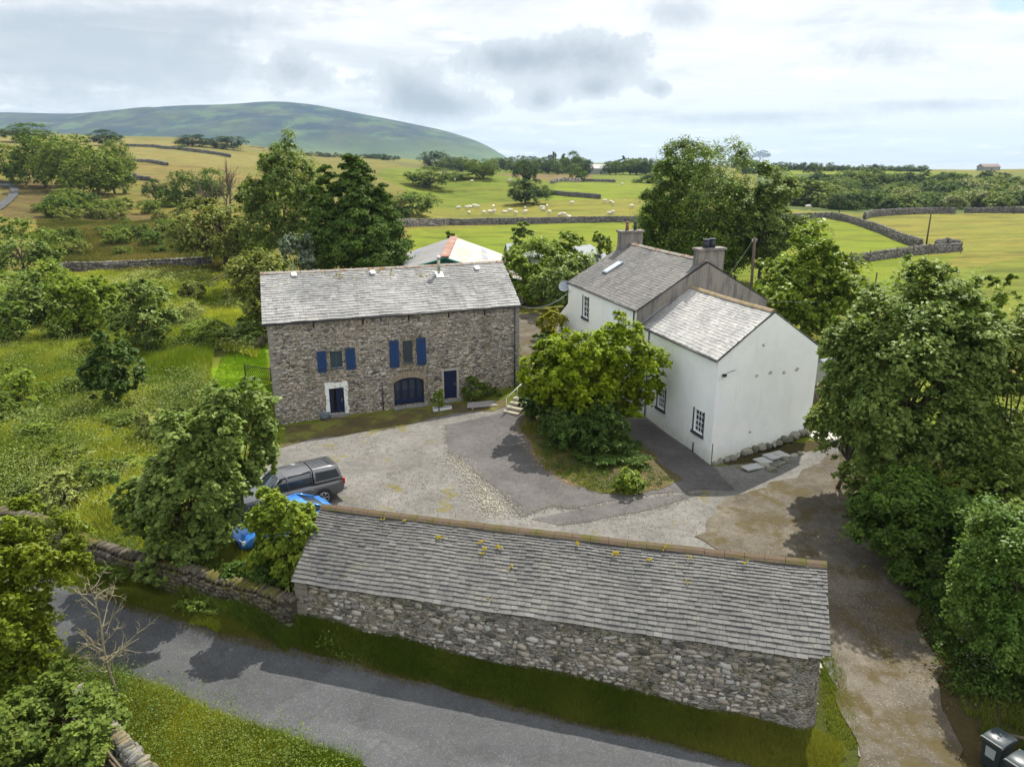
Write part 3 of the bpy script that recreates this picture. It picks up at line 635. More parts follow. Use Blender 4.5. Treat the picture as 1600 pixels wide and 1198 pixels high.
def stones_mesh(name,C,S,A,mat,seed,fine=True,jit=.12,tilt=.12):
    """C centres, S sizes, A yaw angles of many separate stones in one wall"""
    rs=np.random.RandomState(seed); C=np.array(C);S=np.array(S);A=np.array(A);n=len(C)
    T,Fb=(_rv,_rf) if fine else (_t,_bf)
    V=T[None]+rs.normal(0,jit*.5,(n,len(T),3))*(np.abs(T)>.1); V=V*S[:,None,:]
    t=rs.normal(0,tilt,(n,2)); x,y,z=V[...,0],V[...,1],V[...,2]; z2=z+x*t[:,:1]+y*t[:,1:]; 
    c,s=np.cos(A)[:,None],np.sin(A)[:,None]; V=np.stack([x*c-y*s,x*s+y*c,z2],-1)+C[:,None,:]
    F=(np.arange(n)*len(T))[:,None,None]+Fb[None]
    tone=np.repeat(rs.rand(n),len(Fb)); return me_np(name,V.reshape(-1,3),F.reshape(-1,4),mat,{'tone':tone})
FACING=newmat('facing_stone',lambda t:(lambda o,a:(lambda fn,c:{'Base Color':t.mix(fn,t.mix(1.,c,(.5,.5,.5),'MULTIPLY'),t.mix(1.,c,(1.5,1.5,1.5),'MULTIPLY')),'Normal':t.bump(fn,.7,.03)})(t.noise(o,22,5,.7),t.mix(t.math('MULTIPLY',t.ss(t.noise(t.vmath('MULTIPLY',o,(1.,1.,.25)),.9,3),.5,.7),.5),t.ramp(a,[(0.,(.065,.062,.058)),(.14,(.16,.15,.14)),(.34,(.32,.275,.22)),(.52,(.36,.335,.29)),(.66,(.25,.205,.165)),(.84,(.43,.40,.355)),(1.,(.28,.275,.265))]),(.075,.065,.045))))(t.obj(),t.attr('tone')),.92,.12)
def face_stones(name,parent,P,L,z0,z1,ang,seed,blocked=(),sx=.24,sz=.135,fill=.8,proud=.03):
    '''separate stones bedded in rough courses on a wall; P(u,z,out) gives the point'''
    rs=np.random.RandomState(seed); C=[];S=[];A=[]; z=z0
    while z<z1(0) if callable(z1) else z<z1:
        h=sz*rs.uniform(.6,1.45); u=rs.uniform(-.1,.1)
        while u<L:
            w=sx*rs.uniform(.45,1.6)*(1.3 if h>sz else .9); uc=u+w/2; hh=h*rs.uniform(.45,1.12); zc=z+h/2+rs.normal(0,.018)+.03*math.sin(uc*.7+z)
            ok=rs.rand()<fill and uc-w/2>0 and uc+w/2<L and not any(uc+w/2>b[0] and uc-w/2<b[1] and zc+hh/2>b[2] and zc-hh/2<b[3] for b in blocked)
            if ok: C.append(P(uc,zc,-.06+proud*rs.uniform(.2,1.2))); S.append((w*.94,.14,hh*.95)); A.append(ang)
            u+=w+rs.uniform(.0,.07)
        z+=h+rs.uniform(0,.015)
    return part(name,stones_mesh(name,C,S,A,FACING,seed,True,.22,.13),parent)
# ---------------------------------------------------------------- the stone barn
RUB_BARN=rubble('barn_rubble',[(.13,.125,.115),(.24,.21,.17),(.17,.12,.085),(.30,.27,.23),(.12,.12,.12),(.23,.185,.13),(.20,.19,.18)],(.46,.42,.35),3.7,7.2,.12,dark=1.4)
RUB_SHED=rubble('shed_rubble',[(.15,.135,.115),(.21,.19,.165),(.14,.12,.10),(.25,.225,.19),(.11,.11,.105),(.19,.15,.12),(.17,.16,.14)],(.31,.29,.255),4.6,6.6,.40,mort_w=.12,dark=1.2)
def build_barn():
    FL=np.array([-14.75,43.35,0]);FR=np.array([.50,49.25,0]); off=np.array([-2.62,8.4,0]); BL=FL+off;BR=FR+off
    root=thing('stone_barn','two-storey rubble stone barn with blue shutters, blue doors and a pale slate roof','barn',(-7.,50.,.2))
    W=Wall(FL,FR); m=MB(RUB_BARN); ez=6.55; rz=8.95
    holes=[(3.58,4.33,3.44,4.53),(8.22,8.87,3.33,4.80),(3.35,4.28,.42,2.12),(7.52,9.55,.42,2.32),(10.92,11.82,.52,2.50)]
    wallpanel(m,FL,FR,-.6,ez,holes,.28)
    wallpanel(m,BR,BL,-.6,ez)
    def gable(A,B):
        L=np.linalg.norm(B-A); wallpanel(m,A,B,-.6,lambda x:ez+(rz-.12-ez)*(1-abs(x/L*2-1)),seg=L/8.01)
    gable(FR,BR); gable(BL,FL)
    part('wall',m,root)
    blk=[(h[0]-.05,h[1]+.05,h[2]-.1,h[3]+.06) for h in holes]+[(2.72,5.2,3.25,4.7),(7.3,9.8,3.1,4.95),(3.0,4.7,.2,2.6),(7.4,9.7,.2,2.8),(10.65,12.1,.3,2.7)]+[(u-.1,u+.1,6.0,7) for u in (2.73,5.76,8.7,11.37,13.86)]
    face_stones('facing',root,W.P,W.L,-.1,6.42,math.atan2(W.u[1],W.u[0]),61,blk)
    # inner dark floor/back so that the openings read as rooms
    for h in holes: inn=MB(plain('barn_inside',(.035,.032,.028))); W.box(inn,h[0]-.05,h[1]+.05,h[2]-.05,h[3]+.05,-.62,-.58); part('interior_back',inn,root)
    EL=np.array([-14.95,43.12,6.60]);ER=np.array([.62,49.18,6.60]);RL=np.array([-16.25,47.45,8.98]);RR=np.array([-.66,53.3,8.98])
    rf=slate_roof('roof',EL,ER,RL,RR,22,.44,SLATE_PALE,root,11,1.7,.045,.05)
    slate_roof('roof',np.array([*(RR*2-ER)[:2],6.6]),np.array([*(RL*2-EL)[:2],6.6]),RR,RL,14,.6,SLATE_PALE,root,12,1.4,.03)
    ridge_tiles(RL,RR,RIDGE_GREY,rf,.13,.5,4,.05)
    g=MB(BLACKP)
    g.tube([EL+np.array([-.05,-.06,-.06]),ER+np.array([.05,-.06,-.06])],.055,8); g.tube([W.P(15.98,6.45,.12),W.P(15.98,3.0,.10),W.P(15.98,.8,.1)],.04,8)
    part('gutter',g,root)
    for u,z in ((2.73,6.27),(5.76,6.27),(8.7,6.27),(11.37,6.27),(13.86,6.27)): s=MB(plain('dark_slot',(.02,.015,.012))); W.box(s,u-.06,u+.06,z-.16,z+.22,-.02,.012); part('wall_slot',s,root)
    # a quoin strip of bigger stones at both ends
    rs=np.random.RandomState(2)
    for u in (0,W.L):
        q=MB(plain('quoin_stone',(.20,.185,.165),.9,.2,0,.3,3)); z=-.2
        while z<6.4:
            h=rs.uniform(.22,.36); w=rs.uniform(.25,.6); o=rs.uniform(.006,.02)
            W.box(q,u,u+(w if u==0 else -w),z,z+h-.02,-.3,o); z+=h
        part('quoins',q,root)
    # windows
    def window(u0,u1,z0,z1,fm,nm,cur):
        f=MB(fm); b=.06
        for a,c,d,e in ((u0,u0+b,z0,z1),(u1-b,u1,z0,z1),(u0+b,u1-b,z0,z0+b),(u0+b,u1-b,z1-b,z1),((u0+u1)/2-nm,(u0+u1)/2+nm,z0+b,z1-b)): W.box(f,a,c,d,e,-.16,-.10)
        w=part('window',f,root); g=MB(GLASS); W.box(g,u0+b,u1-b,z0+b,z1-b,-.142,-.13); part('pane',g,w)
        c=MB(CURT); W.box(c,u0+b+.03,(u0+u1)/2-.09,z0+b,z1-b,-.20,-.18); W.box(c,(u0+u1)/2+.02+cur,u1-b-.02,z0+b,z1-b,-.20,-.18); part('blind',c,w)
        sl=MB(SLABG); W.box(sl,u0-.05,u1+.05,z0-.09,z0-.003,-.28,.05); part('sill',sl,w)
    window(*holes[0],TEAL,.06,.05); window(*holes[1],TEAL,.02,0)
    for u0,u1,z0,z1 in ((2.78,3.34,3.27,4.62),(4.54,5.14,3.27,4.66),(7.34,7.95,3.12,4.90),(9.13,9.74,3.12,4.92)):
        d=door_boards(W,u0,u1,z0,z1,.10,BLUE,'shutter',root,False)
        for zz in (z0+.2,z1-.2): h=MB(BLACKP); W.box(h,u0+.02,u1-.02,zz-.02,zz+.02,.101,.112); part('hinge_strap',h,d)
    # whitewashed surround of the left door
    ws=MB(newmat('whitewash',lambda t:{'Base Color':t.mix(t.ss(t.noise(t.obj(),5,5,.7),.52,.66),(.62,.63,.60),(.26,.24,.20)),'Normal':t.bump(t.noise(t.obj(),9,4),.6,.03)},.9,.2))
    rs=np.random.RandomState(5)
    for side in (0,1):
        z=.35
        while z<2.2:
            h=rs.uniform(.2,.3); w=rs.uniform(.2,.3); u=3.35 if side==0 else 4.28
            W.box(ws,u-w if side==0 else u,u if side==0 else u+w,z,min(z+h,2.28),-.15,rs.uniform(.018,.035)); z+=h
    u=3.12
    for k in range(5): w=.28; W.box(ws,u,u+w+.002*k,2.13,2.13+rs.uniform(.34,.42),-.15,rs.uniform(.03,.045)); u+=w+.002
    part('door_surround',ws,root)
    d=door_boards(W,3.36,3.60,.45,2.1,-.14,NAVY,'door',root,False); d=door_boards(W,3.80,4.27,.45,2.1,-.12,NAVY,'door',root)
    d2=door_boards(W,10.93,11.81,.55,2.48,-.12,NAVY,'door',root); d2['label']='dark blue boarded door at the right'
    fr=MB(plain('pale_jamb',(.30,.29,.26))); W.box(fr,10.80,10.917,.5,2.55,-.2,.012); W.box(fr,11.823,11.96,.5,2.55,-.2,.012); W.box(fr,10.7,12.05,2.505,2.66,-.2,.02); part('door_frame',fr,root)
    # big arched opening with glazed blue doors
    f=MB(NAVY)
    for i in range(4):
        a=7.54+i*.5; 
        for x0,x1,z0,z1 in ((a,a+.09,.5,2.28),(a+.405,a+.49,.5,2.28),(a+.09,a+.405,.5,.85),(a+.09,a+.405,2.1,2.28),(a+.09,a+.405,1.35,1.43)): W.box(f,x0,x1,z0,z1,-.24,-.19)
    ad=part('cart_door',f,root); g=MB(GLASS); W.box(g,7.62,9.5,.8,2.15,-.225,-.215); part('pane',g,ad)
    ar=MB(plain('arch_stone',(.25,.205,.15),.9,.2,0,.35,4)); n=17
    for i in range(n):
        a=-.55+1.10*(i+.5)/n; Rr=2.05; cx,cz=8.535,2.36-2.05+.0
        c=W.P(cx+math.sin(a)*(Rr+.17),cz+math.cos(a)*(Rr+.17),.0)
        ax=(W.u*math.cos(a)-W.w*math.sin(a),W.n,W.w*math.cos(a)+W.u*math.sin(a)); ar.t=random.random(); ar.box(c,(.105,.06+.01*(i%3),.40),ax=ax)
    part('arch',ar,root)
    sp=MB(RUB_BARN)       # spandrels closing the corners under the arch
    for s in (-1,1):
        cx=8.535; V=[W.P(cx+s*1.02,2.325,.003)]+[W.P(cx+s*1.02*k/4,.31+math.sqrt(2.05**2-(1.02*k/4)**2),.003) for k in range(4,-1,-1)]
        V[-1]=W.P(cx,2.325,.003); V=V if s>0 else V[::-1]; sp.add(V,[tuple(range(len(V)))])
    part('spandrel',sp,root)
    for q in ((7.4,9.7,-.2,.40,-.1,.42),(3.3,4.4,-.2,.40,-.2,.2),(10.8,12.1,-.2,.50,-.2,.5)): th=MB(plain('step_stone',(.17,.17,.165),.9,.2,0,.3,3)); W.box(th,*q); part('doorstep',th,root)
    # flue and roof vents
    def onroof(u,v,h=0):
        n=np.cross(ER-EL,RL-EL);n/=np.linalg.norm(n); return (EL*(1-u)+ER*u)*(1-v)+(RL*(1-u)+RR*u)*v+n*h
    fl=MB([plain('steel_flue',(.30,.28,.20),.35,.6,.6),WHITE]); b=onroof(.703,.80); fl.cyl(b-np.array([0,0,.1]),b+np.array([0,0,1.05]),.105,14); fl.cyl(b+np.array([0,0,1.0]),b+np.array([0,0,1.06]),.13,14)
    fl.cur=1; fl.cyl(b+np.array([0,0,1.14]),b+np.array([0,0,1.24]),.20,14,.02); fl.cyl(b+np.array([0,0,1.09]),b+np.array([0,0,1.145]),.13,14)
    fo=part('flue',fl,root)
    uu=(ER-EL)/np.linalg.norm(ER-EL); vv=(RL-EL); vv=vv-uu*(vv@uu); vv/=np.linalg.norm(vv); nn=np.cross(uu,vv)
    c=MB(WHITE); c.box(onroof(.703,.77,.05),(.52,.62,.035),ax=(uu,vv,nn)); part('flashing',c,fo)
    for u,v in ((.126,.925),(.432,.885),(.872,.865)):
        c=MB(WHITE); c.box(onroof(u,v,.10),(.30,.34,.10),ax=(uu,vv,nn)); part('roof_vent',c,root)
    # moss tufts on the slates
    ms=MB(plain('roof_moss',(.19,.175,.05),.95,.1,0,.4,9)); rs=np.random.RandomState(8)
    for u0,v0,n in ((.29,.86,12),(.37,.78,5),(.50,.84,8),(.63,.80,8),(.10,.8,3),(.45,.93,5),(.2,.95,6)):
        for k in range(n):
            c=onroof(u0+rs.normal(0,.014),min(v0+rs.normal(0,.035),.97),.03); r=rs.uniform(.04,.10)
            ms.t=rs.rand(); ms.add([c+uu*r*math.cos(a)*rs.uniform(.6,1.2)+vv*r*.7*math.sin(a) for a in np.linspace(0,6.28,7)[:-1]]+[c+nn*r*.5],[(i,(i+1)%6,6) for i in range(6)],True)
    part('moss',ms,rf)['kind']='stuff'
    dk=MB(plain('lamp_grey',(.3,.3,.3))); W.box(dk,11.75,11.95,4.56,4.68,0,.12); part('wall_lamp',dk,root)
    p=MB(BLACKP); p.tube([W.P(6.75,2.2,.07),W.P(6.75,.3,.07)],.035,6); part('drainpipe',p,root)
build_barn()

# ---------------------------------------------------------------- the long roadside shed
def build_shed():
    root=thing('stone_outbuilding','long low rubble stone outbuilding with a grey slate roof beside the road','outbuilding',(1.5,22.5,-.3))
    EL=np.array([-7.80,22.80,1.76]);ER=np.array([9.45,18.46,1.76]);RL=np.array([-7.22,25.38,3.44]);RR=np.array([10.22,21.18,3.44])
    BLq=RL*2-EL;BRq=RR*2-ER;BLq[2]=BRq[2]=1.76
    rf=slate_roof('roof',EL,ER,RL,RR,23,.31,SLATE_SHED,root,21,1.9,.048,.06,clip=(.965,.055))
    slate_roof('roof',BRq,BLq,RR,RL,14,.5,SLATE_SHED,root,22,1.5,.03,.05)
    ridge_tiles(RL,RR,RIDGE_BROWN,rf,.15,.62,5,.05)
    m=MB(RUB_SHED); iu=(ER-EL);iu[2]=0;iu/=np.linalg.norm(iu);iv=np.array([-iu[1],iu[0],0])
    A=EL+iu*.12+iv*.14;B=ER-iu*.14+iv*.14;C=BRq-iu*.14-iv*.14;D=BLq+iu*.12-iv*.14
    # battered front wall: foot stands proud of the head; the right corner is rounded
    cr=[]; n=7; r=.75; cen=B-iu*r+iv*r
    for k in range(n+1):
        a=math.pi/2*k/n; cr.append((cen-iv*r*math.cos(a)+iu*r*math.sin(a), -iv*math.cos(a)+iu*math.sin(a)))
    path=[(A,-iv)]+[(A+iu*x,-iv) for x in np.arange(.8,np.linalg.norm(cr[0][0][:2]-A[:2])-.4,.8)]+cr+[(C,iu)]
    path=[(D,-iu)]+path
    zs=np.linspace(-2.2,1.80,11); rs=np.random.RandomState(4)
    V=[];nP=len(path)
    for z in zs:
        for q,nv in path:
            b=.07*(1.8-z)**1.3*.5; w=rs.uniform(-.018,.018); V.append(q*[1,1,0]+nv*(b+w)+np.array([0,0,z]))
    m.add(V,[(i*nP+j,i*nP+j+1,(i+1)*nP+j+1,(i+1)*nP+j) for i in range(len(zs)-1) for j in range(nP-1)],True)
    face_stones('facing',root,lambda u,z,o:(A+iu*u)*[1,1,0]-iv*(.07*max(1.8-z,0)**1.3*.5+o)+np.array([0,0,z]),float(np.linalg.norm((B-A)[:2]))-.85,-1.1,1.66,math.atan2(iu[1],iu[0]),62,sx=.22,sz=.15,fill=.74)
    face_stones('facing',root,lambda u,z,o:(C-iv*(u+0.))*[1,1,0]+iu*o+np.array([0,0,z]),4.4,-1.1,1.6,math.atan2(iv[1],iv[0]),63)
    wallpanel(m,C[:2],D[:2],-2.,1.74)
    for P0,P1 in ((B+iv*.8,C),(D,A)):
        # gable triangles
        mid=(P0+P1)/2
        for P0_,P1_ in (((BRq*[1,1,0]-iu*.14-iv*.14),(ER*[1,1,0]-iu*.14+iv*.14)),((EL*[1,1,0]+iu*.12+iv*.14),(BLq*[1,1,0]+iu*.12-iv*.14))): pass
    Rg=[B+np.array([0,0,.0]),C+np.array([0,0,.0]),(B+C)/2+np.array([0,0,1.56])]; m.add([Rg[0],Rg[1],Rg[2]],[(0,1,2)])
    Lg=[D,A,(A+D)/2+np.array([0,0,1.56])]; m.add(Lg,[(0,1,2)])
    part('wall',m,root)
    q=MB(plain('shed_corner_stone',(.165,.145,.12),.9,.2,0,.35,4)); z=-.4
    while z<1.66:
        h=rs.uniform(.2,.32); L=rs.uniform(.3,.6); c=A+iu*(L/2-.03)+iv*.18; c=c*[1,1,0]-iv*(.04*(1.8-z))+np.array([0,0,z+h/2])
        q.t=rs.rand(); q.box(c,(L,.46,h-.025),ax=(iu,iv,np.array([0,0,1.]))); z+=h
    part('quoins',q,root)
    uu=(ER-EL)/np.linalg.norm(ER-EL); vv=(RL-EL);vv=vv-uu*(vv@uu);vv/=np.linalg.norm(vv);nn=np.cross(uu,vv)
    ms=MB(plain('yellow_moss',(.22,.17,.012),.95,.1,0,.4,20))
    for px,py,n in ((687,840,8),(752,847,12),(757,857,7),(779,855,11),(756,866,4),(798,886,6),(769,937,4),(962,865,14),(1015,874,8),(1080,870,6),(1163,877,5),(1075,910,3),(632,812,4),(600,812,4),(900,850,5),(1040,855,5)):
        d=ray(px,py); nrm=nn; t=((EL-np.array([0,0,CAMH]))@nrm)/(d@nrm); c0=np.array([0,0,CAMH])+d*t
        for k in range(n):
            r=rs.uniform(.018,.05); c=c0+uu*rs.normal(0,.055)+vv*rs.normal(0,.045)+nn*.03; ms.t=rs.rand()
            ms.add([c+uu*r*math.cos(a)*rs.uniform(.6,1.3)+vv*r*math.sin(a) for a in np.linspace(0,6.28,8)[:-1]]+[c+nn*r*.8],[(i,(i+1)%7,7) for i in range(7)],True)
    part('moss',ms,rf)['kind']='stuff'
build_shed()

# ---------------------------------------------------------------- the white farmhouse
def streaked_white(t):
    o=t.obj(); z=t.xyz(t.pos())[2]; n=t.noise(o,.8,5,.65); s=t.noise(t.vmath('MULTIPLY',o,(2.5,2.5,.3)),1.2,5,.65); f=t.noise(o,14,4,.7); b=t.noise(o,3.,5,.7)
    c=t.mix(t.ss(n,.35,.65),(.90,.905,.875),(.84,.855,.845))
    c=t.mix(t.math('MULTIPLY',t.ss(s,.52,.76),.28),c,(.66,.65,.52))
    c=t.mix(t.math('MULTIPLY',t.ss(b,.60,.72),.35),c,(.60,.605,.57))
    low=t.ss(t.math('ADD',z,t.math('MULTIPLY',b,1.1)),1.5,.0); c=t.mix(t.math('MULTIPLY',low,.6),c,(.42,.42,.31))
    c=t.mix(f,t.mix(1.,c,(.92,.92,.92),'MULTIPLY'),c)
    return {'Base Color':c,'Normal':t.bump(t.math('ADD',f,t.math('MULTIPLY',n,2.)),.35,.03)}
RENDERW=newmat('white_render',streaked_white,.85,.2)
CEMENT=newmat('grey_cement',lambda t:{'Base Color':t.mix(t.ss(t.noise(t.vmath('MULTIPLY',t.obj(),(2.,2.,.35)),1.6,5,.7),.4,.65),(.22,.20,.175),(.115,.11,.11)),'Normal':t.bump(t.noise(t.obj(),12,4),.3,.02)},.9,.2)
def sash(W,u0,u1,z0,z1,root,cols=2,rows=4,name='window'):
    """white sash with glazing bars in a dark slate surround"""
    f=MB(WHITE); b=.055; o0,o1=-.13,-.08
    for a,c,d,e in ((u0,u0+b,z0,z1),(u1-b,u1,z0,z1),(u0+b,u1-b,z0,z0+b),(u0+b,u1-b,z1-b,z1),(u0+b,u1-b,(z0+z1)/2-.03,(z0+z1)/2+.03)): W.box(f,a,c,d,e,o0,o1)
    for i in range(1,cols): u=u0+b+(u1-u0-2*b)*i/cols; W.box(f,u-.026,u+.026,z0+b,z1-b,o0+.005,o1-.006)
    for i in range(1,rows): 
        if i*2==rows: continue
        z=z0+(z1-z0)*i/rows; W.box(f,u0+b,u1-b,z-.026,z+.026,o0+.008,o1-.012)
    w=part(name,f,root); g=MB(GLASS); W.box(g,u0+b,u1-b,z0+b,z1-b,-.118,-.11); part('pane',g,w)
    s=MB(SLABG); W.box(s,u0-.16,u1+.16,z0-.17,z0-.003,-.25,.10); part('sill',s,w)
    j=MB(SLABG)
    W.box(j,u0-.15,u0-.003,z0,z1+.05,-.2,.015); part('surround',j,w)
    j=MB(SLABG); W.box(j,u1+.003,u1+.12,z0,z1+.05,-.2,.015); part('surround',j,w)
def build_house():
    root=thing('farmhouse','white rendered farmhouse with slate roofs, two chimney stacks and a lower gabled wing','house',(10.5,50,.5))
    N=np.array([11.10,38.20,0]);F_=np.array([8.28,46.85,0]);Rr=np.array([17.65,41.0,0]); BR=F_+(Rr-N); ez=5.72; rz=8.10
    Ww=Wall(F_,N)      # outside on the right of F->N is the courtyard side
    m=MB(RENDERW); L=Ww.L
    hw=[(L-6.20,L-5.32,1.12,2.42),(L-1.92,L-.98,1.05,2.38)]
    wallpanel(m,F_,N,lambda x:-.7,ez,hw,.2,.9)
    def gab(A,B):
        l=np.linalg.norm(B-A); wallpanel(m,A,B,-.05,lambda x:ez+(rz-.1-ez)*(1-abs(x/l*2-1)),seg=l/10.01)
    # gable with a ragged foot over boulders
    l=np.linalg.norm(Rr-N); rs=np.random.RandomState(3)
    foot=lambda x:-.45+.115*x+ (.13*math.sin(x*2.1)+.07*math.sin(x*5.3+1))*(x>.8)
    wallpanel(m,N,Rr,foot,lambda x:ez+(rz-.1-ez)*(1-abs(x/l*2-1)),seg=l/24.01)
    wallpanel(m,Rr,BR,-.3,ez)
    part('wall',m,root)
    um=MB(RUB_SHED); wallpanel(um,N+np.array([.05,.02,0]),Rr+np.array([-.02,-.0,0])+np.array([-.05,.10,0]),-1.,.9); part('footing',um,root)
    e=np.array([-.07,-.03,0]); 
    EN=np.array([10.99,38.03,5.75]);EF=np.array([8.30,46.78,5.75]);RN=np.array([14.32,39.62,8.10]);RF=np.array([11.62,48.0,8.10])
    rf=slate_roof('roof',EF,EN,RF,RN,20,.34,SLATE_WING,root,31,1.35,.024,.06)
    RE=np.array([17.80,41.12,5.72]); RFE=np.array([15.1,49.4,5.72])
    slate_roof('roof',RE,RFE,RN,RF,14,.5,SLATE_WING,root,32,1.3,.024,.06)
    ridge_tiles(RF,RN,newmat('terracotta_ridge',lambda t:{'Base Color':t.mix(t.ss(t.noise(t.obj(),3.,5,.7),.45,.6),t.mix(t.noise(t.obj(),6,3,.6),(.20,.135,.09),(.34,.27,.20)),(.19,.16,.06)),'Normal':t.bump(t.noise(t.obj(),18,3),.5,.02)},.9,.2),rf,.15,.42,6,.06)
    vg=MB(SLABG)
    for a,b in ((EN,RN),(RN,RE)):
        a=a+np.array([-.02,-.035,-.03]);b=b+np.array([-.02,-.035,-.03]); vg.tube([a,b],.03,5)
    part('verge',vg,root)
    gt=MB(BLACKP); gt.tube([EF+np.array([-.07,0,-.07]),EN+np.array([-.07,0,-.07])],.05,8); part('gutter',gt,root)
    sash(Ww,*hw[0],root,4,4); sash(Ww,*hw[1],root,3,4)
    # front door bay at the inner corner
    d=MB(RENDERW); Ww.box(d,-.1,1.35,-.5,.35,.001,.06); part('plinth',d,root)
    dd=MB(plain('cream_door',(.45,.42,.34))); Ww.box(dd,.28,1.05,-.1,1.95,.0,.03); dr=part('door',dd,root); h=MB(BLACKP); Ww.box(h,.9,.96,.9,1.,.03,.08); part('handle',h,dr)
    dp=MB(BLACKP); dp.tube([Ww.P(1.45,5.6,.07),Ww.P(1.45,.0,.07)],.04,8); part('drainpipe',dp,root); dp=MB(BLACKP); dp.tube([Ww.P(L-1.75,.35,.06),Ww.P(L-1.75,-.35,.06)],.035,8); part('drainpipe',dp,root)
    # scars, lamp and cable on the gable
    Wg=Wall(N,Rr); SCM=plain('bare_patch',(.40,.40,.36),.9,.2,0,.35,8)
    for (px,py,r) in ((1182,587,.13),(1204,582,.15),(1225,582,.15),(1245,577,.17),(1193,539,.12),(1172,675,.10)):
        dd_=ray(px,py); t=((Wg.A-np.array([0,0,CAMH]))@Wg.n)/(dd_@Wg.n); c=np.array([0,0,CAMH])+dd_*t; c=c+Wg.n*.008
        k=9; sc=MB(SCM); sc.t=rs.rand(); sc.add([c+Wg.u*r*math.cos(a)*rs.uniform(.6,1.2)+Wg.w*r*.8*math.sin(a)*rs.uniform(.6,1.2) for a in np.linspace(0,6.28,k+1)[:-1]]+[c+Wg.n*.03],[(i,(i+1)%k,k) for i in range(k)],True); part('render_scar',sc,root)
    lm=MB(BLACKP); c=Wg.P(.38,4.85,.12); lm.box(c,(.2,.16,.13),ax=(Wg.u,Wg.n,Wg.w)); lm.tube([Wg.P(.4,4.85,.03),Wg.P(.9,5.0,.02),Wg.P(1.2,5.02,.012)],.012,5); part('floodlight',lm,root)
    # ---- main block
    NM=np.array([7.96,46.25,0]);FM=np.array([4.42,57.3,0]);RM=np.array([17.45,49.85,0]);BM=FM+(RM-NM); ez=6.82; rz=9.66
    Wm=Wall(FM,NM); Lm=Wm.L; m=MB([RENDERW,CEMENT])
    hm=[(Lm-8.64,Lm-7.66,4.75,6.33),(Lm-2.50,Lm-1.56,4.75,6.34),(Lm-8.64,Lm-7.66,2.2,3.6),(Lm-2.5,Lm-1.56,1.9,3.3)]
    wallpanel(m,FM,NM,-.3,ez,hm,.2,1.)
    m.cur=1; l=np.linalg.norm(RM-NM)
    for A,B in ((NM,RM),(BM,FM)): wallpanel(m,A,B,-.2,lambda x:ez+(rz-.08-ez)*(1-abs(x/l*2-1)),seg=l/10.01)
    wallpanel(m,RM,BM,-.2,ez)
    part('wall',m,root)
    cs=MB(RENDERW); cs.box(Wm.P(Lm-.0,3.3,-.12),(.1,.30,7.0),ax=(Wm.n,Wm.u,Wm.w)); 
    EN=np.array([7.90,46.02,6.86]);EF=np.array([4.36,57.55,6.86]);RN=np.array([12.72,48.2,9.70]);RF=np.array([9.15,59.4,9.70])
    rf=slate_roof('roof',EF,EN,RF,RN,25,.34,SLATE_DARK,root,41,1.3,.024,.03)
    RE=np.array([17.55,49.95,6.84]); RFE=np.array([14.0,61.2,6.84])
    slate_roof('roof',RE,RFE,RN,RF,15,.5,SLATE_DARK,root,42,1.3,.024,.03)
    ridge_tiles(RF,RN,RIDGE_GREY,rf,.15,.45,7,.03)
    gt=MB(BLACKP); gt.tube([EF+np.array([-.07,0,-.07]),EN+np.array([-.07,0,-.07])],.05,8); gt.tube([Wm.P(Lm-.25,6.7,.08),Wm.P(Lm-.25,1.,.08)],.045,8); part('gutter',gt,root)
    for i,h in enumerate(hm): sash(Wm,*h,root,2 if i in(0,) else 3,4)
    lf=MB(LEAD); lf.tube([NM+np.array([.1,-.06,5.80]),np.array([11.5,47.75,8.15])],.06,5); part('flashing',lf,root)
    # skylight
    nn=np.cross(EN-EF,RF-EF);nn/=np.linalg.norm(nn)
    if nn[2]<0: nn=-nn
    uu=(EN-EF)/np.linalg.norm(EN-EF);vv=np.cross(nn,uu); vv=vv if vv[2]>0 else -vv
    d=ray(961,448-28); 
    def hitr(px,py): d=ray(px,py); t=((EF-np.array([0,0,CAMH]))@nn)/(d@nn); return np.array([0,0,CAMH])+d*t
    c=hitr(958,418.5); sk=MB([LEAD,GLASS]); sk.box(c+nn*.06,(.85,1.55,.10),ax=(uu,vv,nn)); s1=part('skylight',sk,root)
    g=MB(newmat('sky_glass',lambda t:(.42,.47,.5),.15,.8)); g.box(c+nn*.115,(.66,1.3,.02),ax=(uu,vv,nn)); part('pane',g,s1)
    # chimneys
    gdir=(RM-NM)/np.linalg.norm(RM-NM); adir=(FM-NM)/np.linalg.norm(FM-NM)
    def stack(c,lw,dp_,z0,z1,pots,lab):
        s=MB(CEMENT); ax=(gdir,adir,np.array([0,0,1.])); s.box((c[0],c[1],(z0+z1)/2),(lw,dp_,z1-z0),ax=ax); s.box((c[0],c[1],z1+.07),(lw+.22,dp_+.22,.14),ax=ax); s.box((c[0],c[1],z0+.5),(lw+.10,dp_+.06,1.),ax=ax)
        st=part('chimney',s,root); st['label']=lab
        for off,r,h,mt in pots:
            p=MB(mt); q=np.array([*c[:2],z1+.12])+gdir*off; p.cyl(q,q+np.array([0,0,h]),r,14,r*.86); p.cyl(q+np.array([0,0,h]),q+np.array([0,0,h+.06]),r*1.08,14); part('chimney_pot',p,st)
    POTB=plain('black_pot',(.03,.035,.045)); POTR=plain('terracotta_pot',(.20,.075,.06))
    stack(pY(1107,408,48.9),1.95,.72,7.6,10.35,[(-.28,.22,.52,POTB),(.20,.22,.55,POTB)],'nearer wide cement chimney')
    cf=pY(984,383,59.2); stack(cf,1.9,.72,8.4,10.55,[(-.30,.14,.62,POTR),(.42,.14,.62,POTB)],'farther narrow cement chimney')
    # lean-to porch wall at the far end of the front
    W2=Wall(FM+adir*2.3,FM); mm=MB(RENDERW); a=W2.P(0,0,0); 
